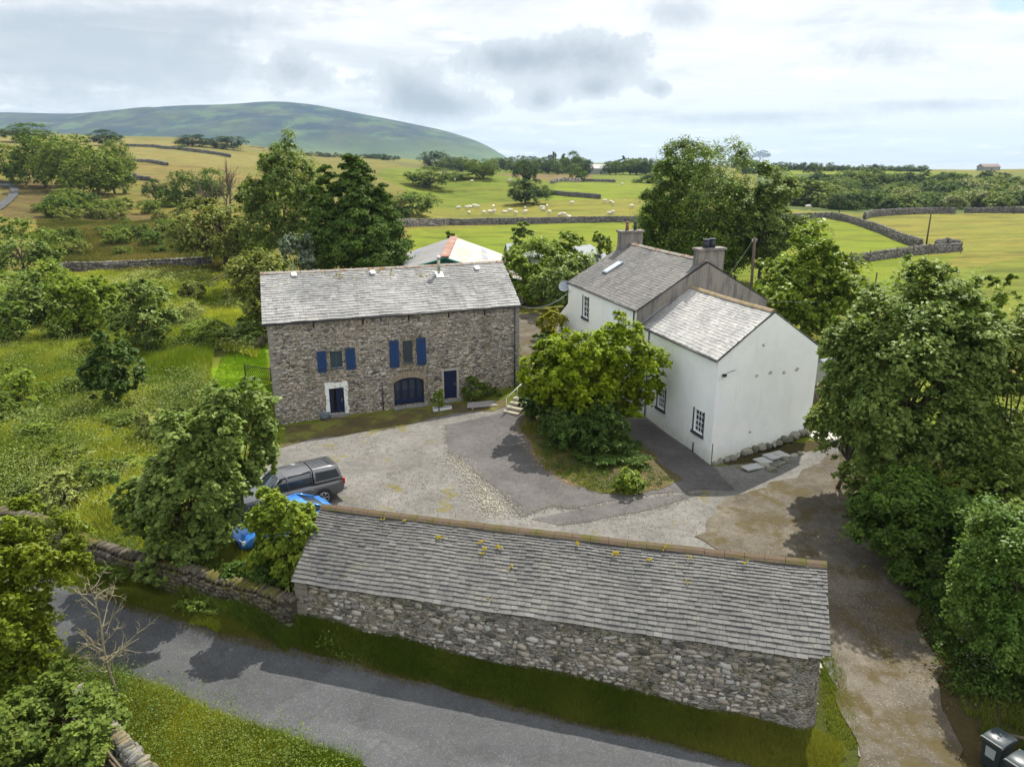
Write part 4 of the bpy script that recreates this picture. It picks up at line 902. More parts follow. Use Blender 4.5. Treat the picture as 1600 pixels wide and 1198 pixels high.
    V=[W2.P(0,1.,0),W2.P(.5,1.,0),W2.P(.5,3.3,0),W2.P(1.35,3.3,0),W2.P(1.35,1.,0),W2.P(2.3,1.,0),W2.P(2.3,5.2,0),W2.P(0,3.65,0)]
    V2=[v-W2.n*.25 for v in V]; n8=8
    mm.add(V+V2,[tuple(range(8)),tuple(range(15,7,-1))]+[(i,i+8,(i+1)%8+8,(i+1)%8) for i in range(8)])
    mm.box(W2.P(.1,2.3,-1.8),(.2,3.4,2.6),ax=(W2.u,W2.n,W2.w)); pr=part('porch',mm,root)
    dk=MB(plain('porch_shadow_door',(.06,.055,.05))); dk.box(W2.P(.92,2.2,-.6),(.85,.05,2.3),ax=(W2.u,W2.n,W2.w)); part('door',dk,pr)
    # satellite dish
    ds=MB(plain('dish_grey',(.30,.33,.37))); c=Wm.P(-.25,6.55,.25); ax=np.array([-.35,-.8,.45]); ax/=np.linalg.norm(ax); a=np.cross(ax,[0,0,1]);a/=np.linalg.norm(a);b=np.cross(ax,a)
    V=[c-ax*.12];
    for rr,dz in ((.2,-.09),(.38,-.03),(.46,.02)): V+=[c+ax*dz+rr*(a*math.cos(q)+b*math.sin(q)) for q in np.linspace(0,6.283,17)[:-1]]
    ds.add(V,[(0,1+i,1+(i+1)%16) for i in range(16)]+[(1+k*16+i,1+(k+1)*16+i,1+(k+1)*16+(i+1)%16,1+k*16+(i+1)%16) for k in range(2) for i in range(16)],True)
    ds.tube([c-ax*.1,Wm.P(.05,6.4,0)],.03,6); ds.tube([c-ax*.1+b*.3,c+ax*.45],.015,5); ds.box(c+ax*.45,(.06,.06,.1)); part('satellite_dish',ds,root)
build_house()
# ---------------------------------------------------------------- foliage
def unit(v): return v/(np.linalg.norm(v,axis=-1,keepdims=True)+1e-9)
def leaves(C,Nn,size,rs,tone,asp=.62,fold=.12):
    """one four-cornered leaf per centre C facing Nn"""
    n=len(C); r=rs.normal(size=(n,3)); a=unit(np.cross(Nn,r)); b=np.cross(Nn,a); s=(size*rs.uniform(.65,1.35,n))[:,None]
    V=np.empty((n,4,3)); V[:,0]=C-a*s*.5; V[:,2]=C+a*s*.5-Nn*s*fold; V[:,1]=C+b*s*.5*asp+Nn*s*fold*.6; V[:,3]=C-b*s*.5*asp+Nn*s*fold*.6
    return V.reshape(-1,3),np.arange(n*4).reshape(n,4),tone
def fib(n,rs):
    i=np.arange(n)+.5; ph=np.arccos(1-2*i/n); th=math.pi*(1+5**.5)*i+rs.rand()*6
    return np.stack([np.cos(th)*np.sin(ph),np.sin(th)*np.sin(ph),np.cos(ph)],1)
def crown_np(c,rad,nl,nleaf,size,seed,lobes=14,clumps=26,style='broad',flat=.55,lr=.42,ragged=.18):
    """leaves gathered in flattened sprays on the outside of lobes; gaps stay open between them"""
    rs=np.random.RandomState(seed); c=np.array(c,float); rad=np.array(rad,float)
    if style=='spire':
        LC=[];LR=[]
        for k in range(lobes):
            t=(k+.5)/lobes; a=k*2.4+rs.rand(); rr=(1-t)**.8*.62+.05
            LC.append(c+rad*np.array([math.cos(a)*rr,math.sin(a)*rr,t*2-1])); LR.append(rad*np.array([.40,.40,.24])*(1.05-t*.75))
        LC=np.array(LC);LR=np.array(LR)
    else:
        d=fib(lobes,rs)+rs.normal(0,.2,(lobes,3)); d=unit(d); d[:,2]=np.where(d[:,2]<-.3,d[:,2]*.6,d[:,2])
        ph=rs.uniform(0,6.28,4); th=np.arctan2(d[:,1],d[:,0]); warp=1+ragged*(.55*np.sin(th*2+ph[0])+.45*np.sin(th*3+ph[1]+d[:,2]*2)+.4*np.sin(d[:,2]*4+ph[2]))
        rr=(rs.uniform(.48,.86,lobes)*np.clip(warp,.55,1.45))[:,None]; LC=c+rad*d*rr; LR=np.tile(rad,(lobes,1))*rs.uniform(lr*.5,lr*1.15,(lobes,1))*(1.3-rr*.45)*np.array([1,1,.8])
        far_=(rr[:,0]>.78)
        if far_.any(): LC=np.vstack([LC,c+(LC[:len(far_)][far_]-c)*.62]); LR=np.vstack([LR,LR[:len(far_)][far_]*.9])
        LC=np.vstack([LC,c+rad*np.array([0,0,.1])]); LR=np.vstack([LR,rad*.42])
    nlb=len(LC); per=clumps; D=unit(rs.normal(size=(nlb,per,3))); out=unit(LC-c)[:,None,:]
    D=unit(D+out*.75+np.array([0,0,.35])); CC=LC[:,None,:]+LR[:,None,:]*D*rs.uniform(.72,1.12+ragged,(nlb,per,1))
    CC=CC.reshape(-1,3); OD=unit(D.reshape(-1,3)); q0=(CC-c)/rad; nz=np.sin(q0[:,0]*5.1+seed)+np.sin(q0[:,1]*5.7+seed*2)+np.sin(q0[:,2]*6.3+seed*3)
    keep=(nz+rs.normal(0,.5,len(CC)))>-1.35 if style!='spire' and ragged>.15 else np.ones(len(CC),bool); CC=CC[keep]; OD=OD[keep]; nc=len(CC); k=max(3,nleaf//nc)
    cr=(LR.mean(1).repeat(per)[keep]*.29*rs.uniform(.5,1.5,nc))[:,None,None]
    q=rs.normal(size=(nc,k,3))*.55; q[:,:,2]*=flat
    P=CC[:,None,:]+q*cr
    droop=-(q[:,:,0]**2+q[:,:,1]**2)[:,:,None]*cr*.35*np.array([0,0,1.])
    P=P+droop; Nn=unit(np.array([0,0,.9])+OD[:,None,:]*.55+rs.normal(size=(nc,k,3))*.42)
    if style=='spire': Nn=unit(OD[:,None,:]*.8+rs.normal(size=(nc,k,3))*.5+np.array([0,0,.3]))
    tone=np.clip(rs.rand(nc)[:,None]*.55+rs.rand(nc,k)*.45,0,1)
    P=P.reshape(-1,3); ext=np.percentile(np.abs(P-c),97.,axis=0)/rad; ext=np.maximum(ext,.6); P=c+(P-c)/ext; LC=c+(LC-c)/ext
    V,F,T=leaves(P,Nn.reshape(-1,3),size,rs,tone.ravel())
    return V,F,T,LC
BARK=plain('bark',(.085,.07,.052),.9,.15,0,.3,5); BARKP=plain('pale_bark',(.20,.17,.13),.9,.15,0,.3,5)
LF=dict(
 syc=leafmat('sycamore_leaf',(0.061,0.108,0.017),(0.237,0.303,0.075),.32,.5),
 sycl=leafmat('light_sycamore_leaf',(0.076,0.126,0.020),(0.275,0.330,0.075),.32,.5),
 sycd=leafmat('dark_sycamore_leaf',(0.049,0.094,0.012),(0.165,0.237,0.030),.3,.5),
 maple=leafmat('maple_leaf',(0.101,0.155,0.006),(0.281,0.347,0.012),.4,.5),
 lime=leafmat('bright_leaf',(0.072,0.130,0.012),(0.248,0.314,0.033),.36,.45),
 dark=leafmat('dark_leaf',(0.026,0.056,0.010),(0.088,0.143,0.023),.28,.45),
 cyp=leafmat('cypress_leaf',(0.026,0.059,0.009),(0.105,0.171,0.021),.2,.6),
 wil=leafmat('willow_leaf',(0.090,0.115,0.023),(0.237,0.259,0.053),.3,.55),
 sil=leafmat('silver_leaf',(0.086,0.130,0.101),(0.264,0.319,0.202),.2,.5),
 far=leafmat('far_leaf',(0.040,0.076,0.016),(0.132,0.193,0.030),.2,.7,.06),
 farl=leafmat('far_pale_leaf',(0.068,0.104,0.019),(0.193,0.248,0.037),.2,.7,.06),
 fard=leafmat('far_conifer_leaf',(0.017,0.040,0.014),(0.061,0.101,0.026),.1,.8,.05),
 roadleaf=leafmat('road_leaf',(0.061,0.097,0.007),(0.204,0.248,0.018),.38,.45),
 elder=leafmat('elder_leaf',(.045,.100,.014),(0.143,0.215,0.033),.3,.45),
 gold=leafmat('golden_leaf',(0.130,0.144,0.009),(0.330,0.319,0.018),.3,.5),
 weed=leafmat('meadow_leaf',(0.108,0.137,0.032),(0.330,0.363,0.106),.32,.6,.1),
 nettle=leafmat('nettle_leaf',(0.047,0.083,0.013),(0.160,0.209,0.035),.3,.5,.1))
def depth(Y,z): return Y*cp_+(CAMH-z)*sp_
def trunk_mb(base,LC,r0,seed,mat=None,top=.6):
    rs=np.random.RandomState(seed); m=MB(mat or BARK); base=np.array(base,float); cen=LC.mean(0); fork=base+(cen-base)*np.array([.5,.5,.55])
    m.tube([base-[0,0,.3],base+(fork-base)*.4+rs.normal(0,.05,3),fork],[r0*1.25,r0,r0*.75],9)
    for L in LC[:18]:
        mid=(fork+L)/2+rs.normal(0,.12,3)*np.linalg.norm(L-fork)*.5; m.tube([fork-(fork-base)*.03,mid,L],[r0*.45,r0*.26,r0*.08],6,False)
    return m
NTREE=[0]
def tree(name,label,px,Y,w,yt,yb,leaf,n=14000,size=.22,lobes=14,clumps=26,style='broad',cat='tree',group=None,dx=0,deep=1.,r0=None,trunk=True,flat=.55,lr=.42,extra=None,bark=None,ragged=.18):
    NTREE[0]+=1; sd=NTREE[0]*7+3
    ym=(yt+yb)/2; c=pY(px,ym,Y); top=pY(px,yt,Y)[2]; bot=pY(px,yb,Y)[2]; gz=h1(c[0]+dx,Y); bot=max(bot,gz+.05)
    rx=w/2/FPX*depth(Y,c[2]); rz=(top-bot)/2; c[2]=(top+bot)/2
    base=(c[0]+dx,Y,gz); root=thing(name,label,cat,base,group)
    V,F,T,LC=crown_np(c,(rx*.93,rx*.93*deep,rz*.93),0,n,size,sd,lobes,clumps,style,flat,lr,ragged)
    if extra:
        for (ex,ey,ew,et,eb,en,el) in extra:
            c2=pY(ex,(et+eb)/2,ey); t2=pY(ex,et,ey)[2]; b2=pY(ex,eb,ey)[2]; r2=ew/2/FPX*depth(ey,c2[2])
            v,f,t,lc=crown_np((c2[0],ey,(t2+b2)/2),(r2*.93,r2*.93,(t2-b2)/2*.93),0,en,size,sd+el+1,el,clumps,style,flat,lr,ragged)
            F=np.vstack([F,f+len(V)]); V=np.vstack([V,v]); T=np.concatenate([T,t]); LC=np.vstack([LC,lc])
    k=V[:,2]<gz+.02
    V[k,2]=gz+.02+np.random.RandomState(1).rand(k.sum())*.15
    part('crown' if cat=='tree' else 'foliage',me_np('crown',V,F,LF[leaf],{'tone':T}),root)
    if trunk: part('trunk' if cat=='tree' else 'stem',trunk_mb(base,LC,r0 or max(.05,rx*.055),sd,bark),root)
    return root
# --- the near trees and shrubs
tree('sycamore_tree','young sycamore with pale leaf tips above the dark parked pickup truck',362,28.6,118,606,790,'syc',16000,.20,16,26,ragged=.45,extra=[(408,29.5,48,640,735,3500,6),(345,28.2,60,612,680,3000,5)])
tree('sycamore_tree','broad dark leafed sycamore inside the roadside wall, left of the blue car',290,26.3,150,650,880,'syc',24000,.21,20,28,ragged=.5,extra=[(218,26.8,70,735,840,4500,7),(335,26.2,80,615,740,6500,8),(335,26.0,50,790,880,2500,5),(262,26,90,820,905,4000,6)])
tree('shrub','tall bright leafed shrub hiding the blue car at the end of the outbuilding',450,24.6,100,765,962,'lime',19000,.17,16,26,cat='shrub',flat=.7,deep=.8,extra=[(412,24.9,50,860,950,4000,5)])
tree('roadside_tree','yellow green tree leaning over the road at the left edge',-35,19.4,190,775,1100,'roadleaf',44000,.125,24,30,dx=.4,ragged=.4,extra=[(55,20.3,130,785,925,15000,12),(30,18.6,110,930,1090,12000,11),(120,20.6,50,850,910,2500,5),(-60,19,200,850,1150,6000,8)])
tree('bramble_bush','bramble and ivy mound growing over the roadside wall next to the outbuilding',405,24.6,120,880,948,'dark',9000,.12,12,24,cat='bush',trunk=False,deep=.5,ragged=.3)
tree('bramble_bush','low bramble clump at the outer foot of the roadside wall',345,24.0,130,935,975,'nettle',8000,.10,12,24,cat='bush',trunk=False,deep=.4,ragged=.3)
tree('bramble_bush','long low bramble clump at the far end of the roadside wall',215,26.3,130,885,935,'nettle',7000,.10,12,24,cat='bush',trunk=False,deep=.35,ragged=.3)
tree('bramble_bush','dark bramble thicket under the tree in the bottom left corner',55,16.6,230,1085,1260,'nettle',22000,.16,16,26,cat='bush',trunk=False)
tree('maple_tree','golden green maple in the garden bed before the white farmhouse',905,41.3,120,520,660,'maple',16000,.24,14,26,dx=.1,ragged=.4,extra=[(968,41.8,110,502,610,12000,12),(1012,42.3,64,545,635,6000,8),(853,42,80,535,640,9000,9),(905,40.6,86,630,730,6500,8),(985,41.4,60,605,660,2600,5)])
tree('shrub','dark evergreen shrub beside the stone steps at the garden bed corner',848,43.6,78,598,690,'dark',11000,.20,12,24,cat='shrub')
tree('shrub','large dark shrub filling the middle of the garden bed under the maple',912,39.8,125,632,770,'dark',22000,.18,18,26,cat='shrub',ragged=.3,extra=[(955,38.4,100,678,778,11000,10),(930,37.9,80,715,780,6000,8),(880,41.3,60,650,720,4000,6)])
tree('shrub','small pale green rounded shrub at the tip of the garden bed',984,G(984,779)[1]+.75,46,732,777,'lime',4500,.15,8,20,cat='shrub',trunk=False)
tree('sycamore_tree','large sycamore right of the white gable, overhanging the track',1425,31.5,230,430,760,'syc',50000,.22,30,30,ragged=.35,extra=[(1345,33,120,500,640,12000,10),(1480,30.5,150,450,620,14000,12)])
tree('ash_tree','paler low tree leaning towards the white gable over the track end',1322,34.5,105,575,720,'sycl',15000,.20,14,26,ragged=.4,extra=[(1370,32,110,660,800,10000,9)])
tree('sycamore_tree','tall sycamore at the right edge behind the flowering elder',1580,31.,190,490,800,'sycl',36000,.21,24,28,ragged=.35)
tree('hedge_shrub','mid green shrub mass at the right edge below the tall sycamores',1560,27.5,150,690,860,'nettle',20000,.18,16,26,cat='shrub',ragged=.35)
tree('young_tree','small slender tree top between the sycamores and the far field',1560,44.,70,430,560,'lime',5000,.24,8,18)
tree('conifer','dark low conifers under the sycamore beside the track',1415,27.8,170,740,890,'cyp',26000,.17,16,30,style='broad',flat=.9,cat='conifer',extra=[(1500,26.8,130,780,930,16000,12),(1440,25.5,90,870,980,7000,8)])
tree('elder_bush','elder bush with creamy flower heads above the wheelie bins',1575,21.6,190,800,1150,'elder',50000,.13,26,30,cat='bush',extra=[(1500,23.,80,960,1100,6000,8),(1600,20.6,110,960,1130,8000,9)])
tree('dark_bush','dark green bush at the right edge between sycamore and elder',1500,25.2,110,830,1010,'dark',16000,.15,14,26,cat='bush')
tree('sycamore_tree','rounded sycamore close behind the farmhouse beside the telegraph pole',1262,55.,155,365,590,'lime',26000,.34,22,26,ragged=.3)
tree('sycamore_tree','largest dark domed sycamore behind the farmhouse chimneys',1090,86.,196,226,455,'sycd',80000,.28,34,36,ragged=.05,extra=[(1026,84,76,300,445,12000,10),(1140,85,80,300,450,12000,10)])
tree('sycamore_tree','smaller sycamore joined to the right of the domed one, trunk showing',1195,82.,118,262,440,'syc',30000,.30,18,30,ragged=.3)
tree('cypress_tree','dark spreading cypress group behind the stone barn',556,77.,150,233,425,'cyp',60000,.24,34,34,style='spire',cat='tree',deep=.8,extra=[(512,76,96,250,420,26000,24),(598,77,84,280,420,22000,22),(560,75,120,290,420,24000,22)])
tree('sycamore_tree','sycamore with pale flowering crown left of the cypress group',440,86.,124,230,405,'syc',40000,.29,20,30,ragged=.3,extra=[(395,88,40,285,345,2500,5)])
tree('willow_tree','spreading pale willow below the bare tree',345,100.,150,312,412,'wil',16000,.42,18,24,extra=[(395,96,60,350,412,3000,6)])
tree('willow_bush','yellow green willow bush behind the left end of the barn',418,64.,118,396,500,'wil',15000,.30,14,26,cat='bush')
tree('silver_bush','silvery leafed bush between the sycamore and the cypress group',462,72.,56,366,425,'sil',5000,.30,8,20,cat='bush')
tree('shrub','light green shrub against the left gable of the barn',392,63.,44,480,535,'lime',3500,.22,8,18,cat='shrub')
tree('hazel_tree','tallest leafy tree between the stone barn and the farmhouse',850,76.,135,368,490,'lime',22000,.30,16,26,ragged=.3)
tree('hazel_tree','rounded dark tree close to the farmhouse satellite dish',885,67.,108,400,520,'syc',14000,.32,12,24)
tree('hazel_tree','leafy tree directly behind the right end of the barn ridge',825,70.,66,405,510,'lime',9000,.30,10,22)
tree('young_tree','slim tree beside the blue grey shed roofs',812,82.,36,347,405,'syc',3000,.34,7,16)
tree('young_tree','forked sapling in the field left of the smaller chimney',938,88.,32,362,412,'lime',2200,.34,6,14)
tree('young_tree','tiny round tree behind the corrugated roof ridge',704,112.,14,362,376,'far',700,.4,5,10)
tree('golden_shrub','yellow leafed shrub on the bank above the path between barn and house',866,57.,50,487,545,'gold',3800,.24,8,18,cat='shrub')
tree('shrub','low dark shrub by the path at the farmhouse corner',850,55.,36,520,560,'dark',2500,.2,7,14,cat='shrub')
tree('potted_shrub','round bright green shrub beside the blue barn door',686,45.3,28,609,636,'lime',2500,.12,7,16,cat='shrub')
tree('climbing_shrub','dark shrub climbing the barn wall right of the blue door',742,47.4,46,590,628,'nettle',5000,.14,9,18,cat='shrub',extra=[(770,47.8,26,605,622,1200,4)])
# bushes of the rough meadow
for i,(px,by,w,yt,lf,lab) in enumerate([
 (222,552,100,442,'syc','large bush in the rough meadow left of the willow bush'),
 (120,530,88,442,'lime','twin topped bush in the meadow second from the left edge'),
 (176,642,92,516,'dark','dark bush standing alone in the middle of the rough meadow'),
 (62,512,84,430,'syc','bushy thicket below the oak at the left edge'),
 (12,545,60,470,'sycd','bush cut by the left edge of the meadow'),
 (165,505,70,440,'lime','pale bush behind the twin topped bush'),
 (300,470,40,440,'wil','small willow scrub beside the wooden rails'),
 (30,432,110,340,'syc','oak at the left edge above the meadow thicket'),
 (90,800,60,745,'weed','pale flowering weed clump near the roadside wall'),
 (250,690,60,640,'weed','tall weed clump between the dark bush and the sycamore')]):
    Y=G(px,by)[1]; tree('meadow_bush' if 'oak' not in lab else 'oak_tree',lab,px,Y,w,yt,by-2,lf,int(9000 if w>60 else 3500),.17+Y*.0022,14,22,cat='tree' if 'oak' in lab else 'bush',ragged=.3)

# --- shared crowns for the distance: unit size, base at the origin
PROTO={}
def proto(kind,k):
    key=(kind,k)
    if key not in PROTO:
        sd=len(PROTO)*11+5
        if kind in('con',): V,F,T,LC=crown_np((0,0,.56),(.5,.5,.44),0,2600,.075,sd,12,16,'spire')
        elif kind=='pine': V,F,T,LC=crown_np((0,0,.74),(.5,.5,.26),0,2200,.07,sd,9,16,'broad',.5,.4)
        elif kind=='bush': V,F,T,LC=crown_np((0,0,.42),(.5,.5,.56),0,3200,.075,sd,14,18,'broad',.9,.46,.1)
        else: V,F,T,LC=crown_np((0,0,.50),(.5,.5,.50),0,6000,.052,sd,20,22,'broad',.7,.42,.1)
        V[:,2]=np.maximum(V[:,2],.0)
        tr=trunk_mb((0,0,0),LC,.035,sd)
        PROTO[key]=(V,F,T,tr)
    return PROTO[key]
PM={}
def far_tree(name,label,px,by,w,yt,kind='broad',leaf='far',group=None,cat='tree',Y=None):
    k=(int(px*7+by*3))%3; g=G(px,by) if Y is None else None
    if g is None: c=pY(px,by,Y); g=np.array([c[0],Y,h1(c[0],Y)])
    top=pY(px,yt,g[1])[2]; hgt=max(top-g[2],.6); wd=w/FPX*depth(g[1],g[2])
    if (kind,k,leaf) not in PM:
        V,F,T,tr=proto(kind,k); PM[(kind,k,leaf)]=(me_np('crown',V,F,LF[leaf],{'tone':T}),tr.mesh('trunk'))
    a,b=PM[(kind,k,leaf)]
    r=thing(name,label,cat,tuple(g-[0,0,.1]),group); r.scale=(wd,wd,hgt); r.rotation_euler=(0,0,px*.37)
    for nm,me in (('crown' if cat=='tree' else 'foliage',a),('trunk' if cat=='tree' else 'stem',b)):
        o=bpy.data.objects.new(nm,me); COL.objects.link(o); o.parent=r
    return r
FT=[ # name,label,px,base y,width,top y,kind,leaf
 ('windswept_tree','flat topped windswept tree on the skyline of the left wood',42,224,74,194,'broad','far'),
 ('wood_tree','leftmost tree of the wood above the bend in the lane',18,284,76,228,'broad','farl'),
 ('wood_tree','second tree of the left wood, above the lane',70,292,84,214,'broad','far'),
 ('wood_tree','tall pale tree in the middle of the left wood',112,300,88,216,'broad','farl'),
 ('wood_tree','front tree of the left wood with a rounded crown',152,306,86,232,'broad','farl'),
 ('wood_tree','right hand tree of the left wood, lowest crown',182,303,54,250,'broad','far'),
 ('wood_tree','dark tree tucked at the back of the left wood',95,270,70,222,'broad','far'),
 ('thin_tree','thin brownish tree at the right end of the left wood',190,290,46,222,'broad','farl'),
 ('skyline_tree','dark tree alone on the skyline right of the left wood',168,228,50,204,'broad','fard'),
 ('skyline_tree','left dark clump of trees on the moor edge below the mountain',302,229,52,211,'broad','fard'),
 ('skyline_tree','right dark clump of trees on the moor edge below the mountain',352,234,60,214,'broad','fard'),
 ('field_tree','tiny dark tree below the moor edge clumps',286,235,14,226,'bush','far'),
 ('round_tree','round dark tree in the valley left of the bare tree',243,314,36,281,'broad','fard'),
 ('valley_tree','dark tree left of the bare tree in the valley',292,320,50,270,'broad','far'),
 ('valley_tree','dark tree right behind the bare tree in the valley',330,318,50,266,'broad','far'),
 ('hill_tree','dark tall clump on the rise behind the cypress group',682,264,50,238,'broad','fard'),
 ('hill_tree','dark thicket at the left shoulder of the round green hill',672,294,66,262,'broad','far'),
 ('hill_bush','low dark hedge clump on top of the round green hill',718,280,36,270,'bush','far'),
 ('hill_tree','round leafy tree on the crest of the green hill',756,280,42,255,'broad','far'),
 ('hill_tree','pale small tree behind the hill crest',738,272,26,250,'broad','farl'),
 ('hill_tree','dark tree on the right shoulder of the green hill, upper one',819,286,36,252,'broad','fard'),
 ('hill_tree','dark broad tree on the right slope of the green hill, lower one',824,319,58,281,'broad','fard'),
 ('hill_bush','small bush right of the lower tree on the green hill',852,305,24,290,'bush','far'),
 ('hill_bush','dark bush at the left foot of the green hill',640,336,84,302,'broad','far'),
 ('single_tree','small lone tree before the far wood with the tall tops',903,284,26,262,'broad','far'),
 ('hill_bush','dark bushes left of the big domed sycamore in the far field',1014,286,44,272,'bush','far'),
 ('pine_tree','umbrella shaped pine on the right skyline',1187,256,30,236,'pine','fard'),
 ('valley_tree','dark small tree at the top of the bushy valley',1318,292,20,272,'broad','fard'),
 ('willow_bush','big pale willow bush in the valley right of the farmhouse trees',1266,322,84,284,'bush','farl'),
 ('valley_tree','dark tree behind the far telegraph pole',1322,312,34,284,'broad','far')]
for a in FT: far_tree(*a,cat='bush' if 'bush' in a[0] else 'tree')
# the far wood across the middle, tree by tree
rs_=np.random.RandomState(77)
for i,(x,b,w,t,kd) in enumerate([(706,256,24,246,'b'),(722,262,24,246,'b'),(775,262,24,247,'b'),(788,266,24,248,'b'),(803,264,26,246,'b'),(815,262,24,244,'b'),(830,262,26,245,'b'),(842,270,26,248,'b'),(852,262,24,246,'b'),(863,268,16,239,'p'),(868,270,24,250,'b'),(880,272,20,240,'c'),(886,270,26,252,'b'),(897,272,26,238,'b'),(905,272,28,246,'b'),(914,274,24,252,'b'),(952,273,26,254,'b'),(963,273,26,252,'b'),(973,272,16,243,'c'),(984,273,26,251,'b'),(997,273,30,250,'b'),(1010,274,26,252,'b'),(1150,262,40,246,'b'),(1175,264,34,250,'b'),(858,272,24,254,'b'),(872,273,22,256,'b'),(895,273,24,256,'b')]):
    far_tree('wood_tree','tree in the long dark wood across the middle distance',x,b,w,t,{'b':'broad','p':'pine','c':'con'}[kd],'far' if i%3 else 'fard','trees of the long middle wood')
for i in range(44):
    x=1160+i*6.6+rs_.uniform(-3,3); far_tree('ridge_tree','dark tree in the belt of trees along the right skyline',x,266-.0*i+rs_.uniform(-2,1),rs_.uniform(12,24),252+rs_.uniform(-1,8)+i*.16,['broad','con','bush'][i%3],['far','fard','fard'][i%3],'tree belt on the right skyline',Y=560+rs_.uniform(-60,60))
for i in range(26):
    x=398+i*9+rs_.uniform(-4,4); far_tree('plantation_tree','dark conifer in the plantation strip below the mountain',x,250,rs_.uniform(10,20),236+i*.25+rs_.uniform(-2,2),['con','bush'][i%2],'fard','plantation below the mountain',Y=760+rs_.uniform(-60,60))
for i in range(46):
    x=694+i*7.2+rs_.uniform(-3,3); 
    if 922<x<948: continue
    far_tree('wood_tree','tree in the long dark wood across the middle distance',x,270+rs_.uniform(-6,3),rs_.uniform(16,30),rs_.uniform(247,256),['broad','broad','con'][i%3],['far','fard','farl'][i%3] if i%5 else 'farl','trees of the long middle wood')
# scrub on the valley sides and across the left moor
def scrub(region,n,wr,hr,leafs,name,label,group,seed):
    rs=np.random.RandomState(seed); k=0
    while k<n:
        x=rs.uniform(min(p[0] for p in region),max(p[0] for p in region)); y=rs.uniform(min(p[1] for p in region),max(p[1] for p in region))
        if not inpoly(np.array([x]),np.array([y]),np.array(region))[0]: continue
        w=rs.uniform(*wr)*(1+(y-300)/400); far_tree(name,label,x,y,w,y-w*rs.uniform(*hr),'bush',leafs[rs.randint(len(leafs))],group,'bush'); k+=1
scrub([(1230,290),(1340,282),(1430,286),(1600,292),(1640,326),(1340,330),(1230,326)],150,(20,46),(.40,.62),['far','farl','farl','fard','far'],'valley_bush','dense scrub bush in the valley below the right hand fields','scrub filling the right valley',3)
scrub([(1440,302),(1620,298),(1620,326),(1400,328)],26,(34,52),(.40,.55),['wil','farl'],'valley_bush','olive brown scrub bush behind the far field wall on the right','olive scrub behind the field wall',4)
scrub([(60,315),(300,318),(300,336),(60,342)],22,(24,46),(.45,.65),['far','farl','farl'],'hedge_bush','grey green bush in the row below the left wood','bush row below the left wood',5)
scrub([(30,340),(260,342),(290,400),(120,398),(30,372)],34,(12,36),(.5,.8),['farl','far','wil'],'moor_bush','small bush scattered on the rough moor left of the barn','scattered bushes on the left moor',6)
scrub([(470,330),(640,330),(640,350),(500,350)],6,(20,36),(.4,.6),['farl','far'],'field_bush','bush at the field edge behind the cypress group','bushes behind the cypress group',7)
scrub([(1240,272),(1600,284),(1600,292),(1260,290)],16,(12,24),(.4,.6),['far','fard','farl'],'slope_bush','small bush on the slope under the right ridge field','bushes under the ridge field',8)
scrub([(-20,455),(290,465),(300,500),(-20,520)],20,(30,60),(.5,.75),['lime','syc','weed'],'thicket_bush','leafy bush of the thicket between the meadow and the left stone wall','thicket beyond the meadow',9)
scrub([(-20,520),(140,520),(300,560),(330,640),(230,740),(150,800),(60,820),(-20,800)],24,(16,44),(.35,.7),['nettle','lime','nettle','roadleaf'],'meadow_scrub','low leafy scrub clump among the long grass of the left meadow','scrub clumps in the left meadow',10)
scrub([(-20,480),(400,480),(400,540),(-20,560)],16,(18,44),(.35,.7),['nettle','lime','syc'],'meadow_scrub','low leafy scrub clump among the long grass of the left meadow','scrub clumps in the left meadow',11)
scrub([(400,700),(100,250),(100,251),(401,262)],0,(1,2),(1,2),['far'],'x','x','x',1)

# ---------------------------------------------------------------- grass and weeds
def tufts(name,polys,n,h,leaf,seed,blades=5,w=.03,spread=.12,lean=.5,holes=(),hn=2.5,minh=.35):
    rs=np.random.RandomState(seed); P=np.vstack(polys)[:,:2]; lo=P.min(0);hi=P.max(0); X=[];Y=[];k=0
    while k<n:
        x=rs.uniform(lo[0],hi[0],n*2);y=rs.uniform(lo[1],hi[1],n*2); m=np.zeros(len(x),bool)
        for p in polys: m|=inpoly(x,y,p)
        for p in holes: m&=~inpoly(x,y,p)
        X.append(x[m]);Y.append(y[m]);k+=m.sum()
    X=np.concatenate(X)[:n];Y=np.concatenate(Y)[:n]; Z=H(X,Y); hh=h*(minh+(vnoise(X,Y,hn,seed)+.5)*1.0)
    tn=np.clip(.45+vnoise(X,Y,1.3,seed+1)*.55+vnoise(X,Y,5.5,seed+4)*1.15+rs.normal(0,.10,n),0,1)
    a=rs.uniform(0,6.283,(n,blades)); r=rs.uniform(0,spread,(n,blades)); bx=X[:,None]+np.cos(a)*r; by=Y[:,None]+np.sin(a)*r
    ln=rs.uniform(.1,lean,(n,blades)); L=hh[:,None]*rs.uniform(.6,1.2,(n,blades)); ta=a+rs.normal(0,.6,(n,blades))
    tip=np.stack([bx+np.cos(ta)*ln*L,by+np.sin(ta)*ln*L,Z[:,None]+L],-1); pa=rs.uniform(0,3.14,(n,blades)); dxy=np.stack([np.cos(pa),np.sin(pa),pa*0],-1)*w
    b=np.stack([bx,by,np.repeat(Z[:,None]-.03,blades,1)],-1); V=np.stack([b-dxy,b+dxy,tip],2).reshape(-1,3)
    o=part(name,me_np(name,V,np.arange(len(V)).reshape(-1,3),LF[leaf] if isinstance(leaf,str) else leaf,{'tone':np.clip(tn[:,None]+rs.normal(0,.1,(n,blades)),0,1).ravel()})); o['kind']='stuff'
    return o
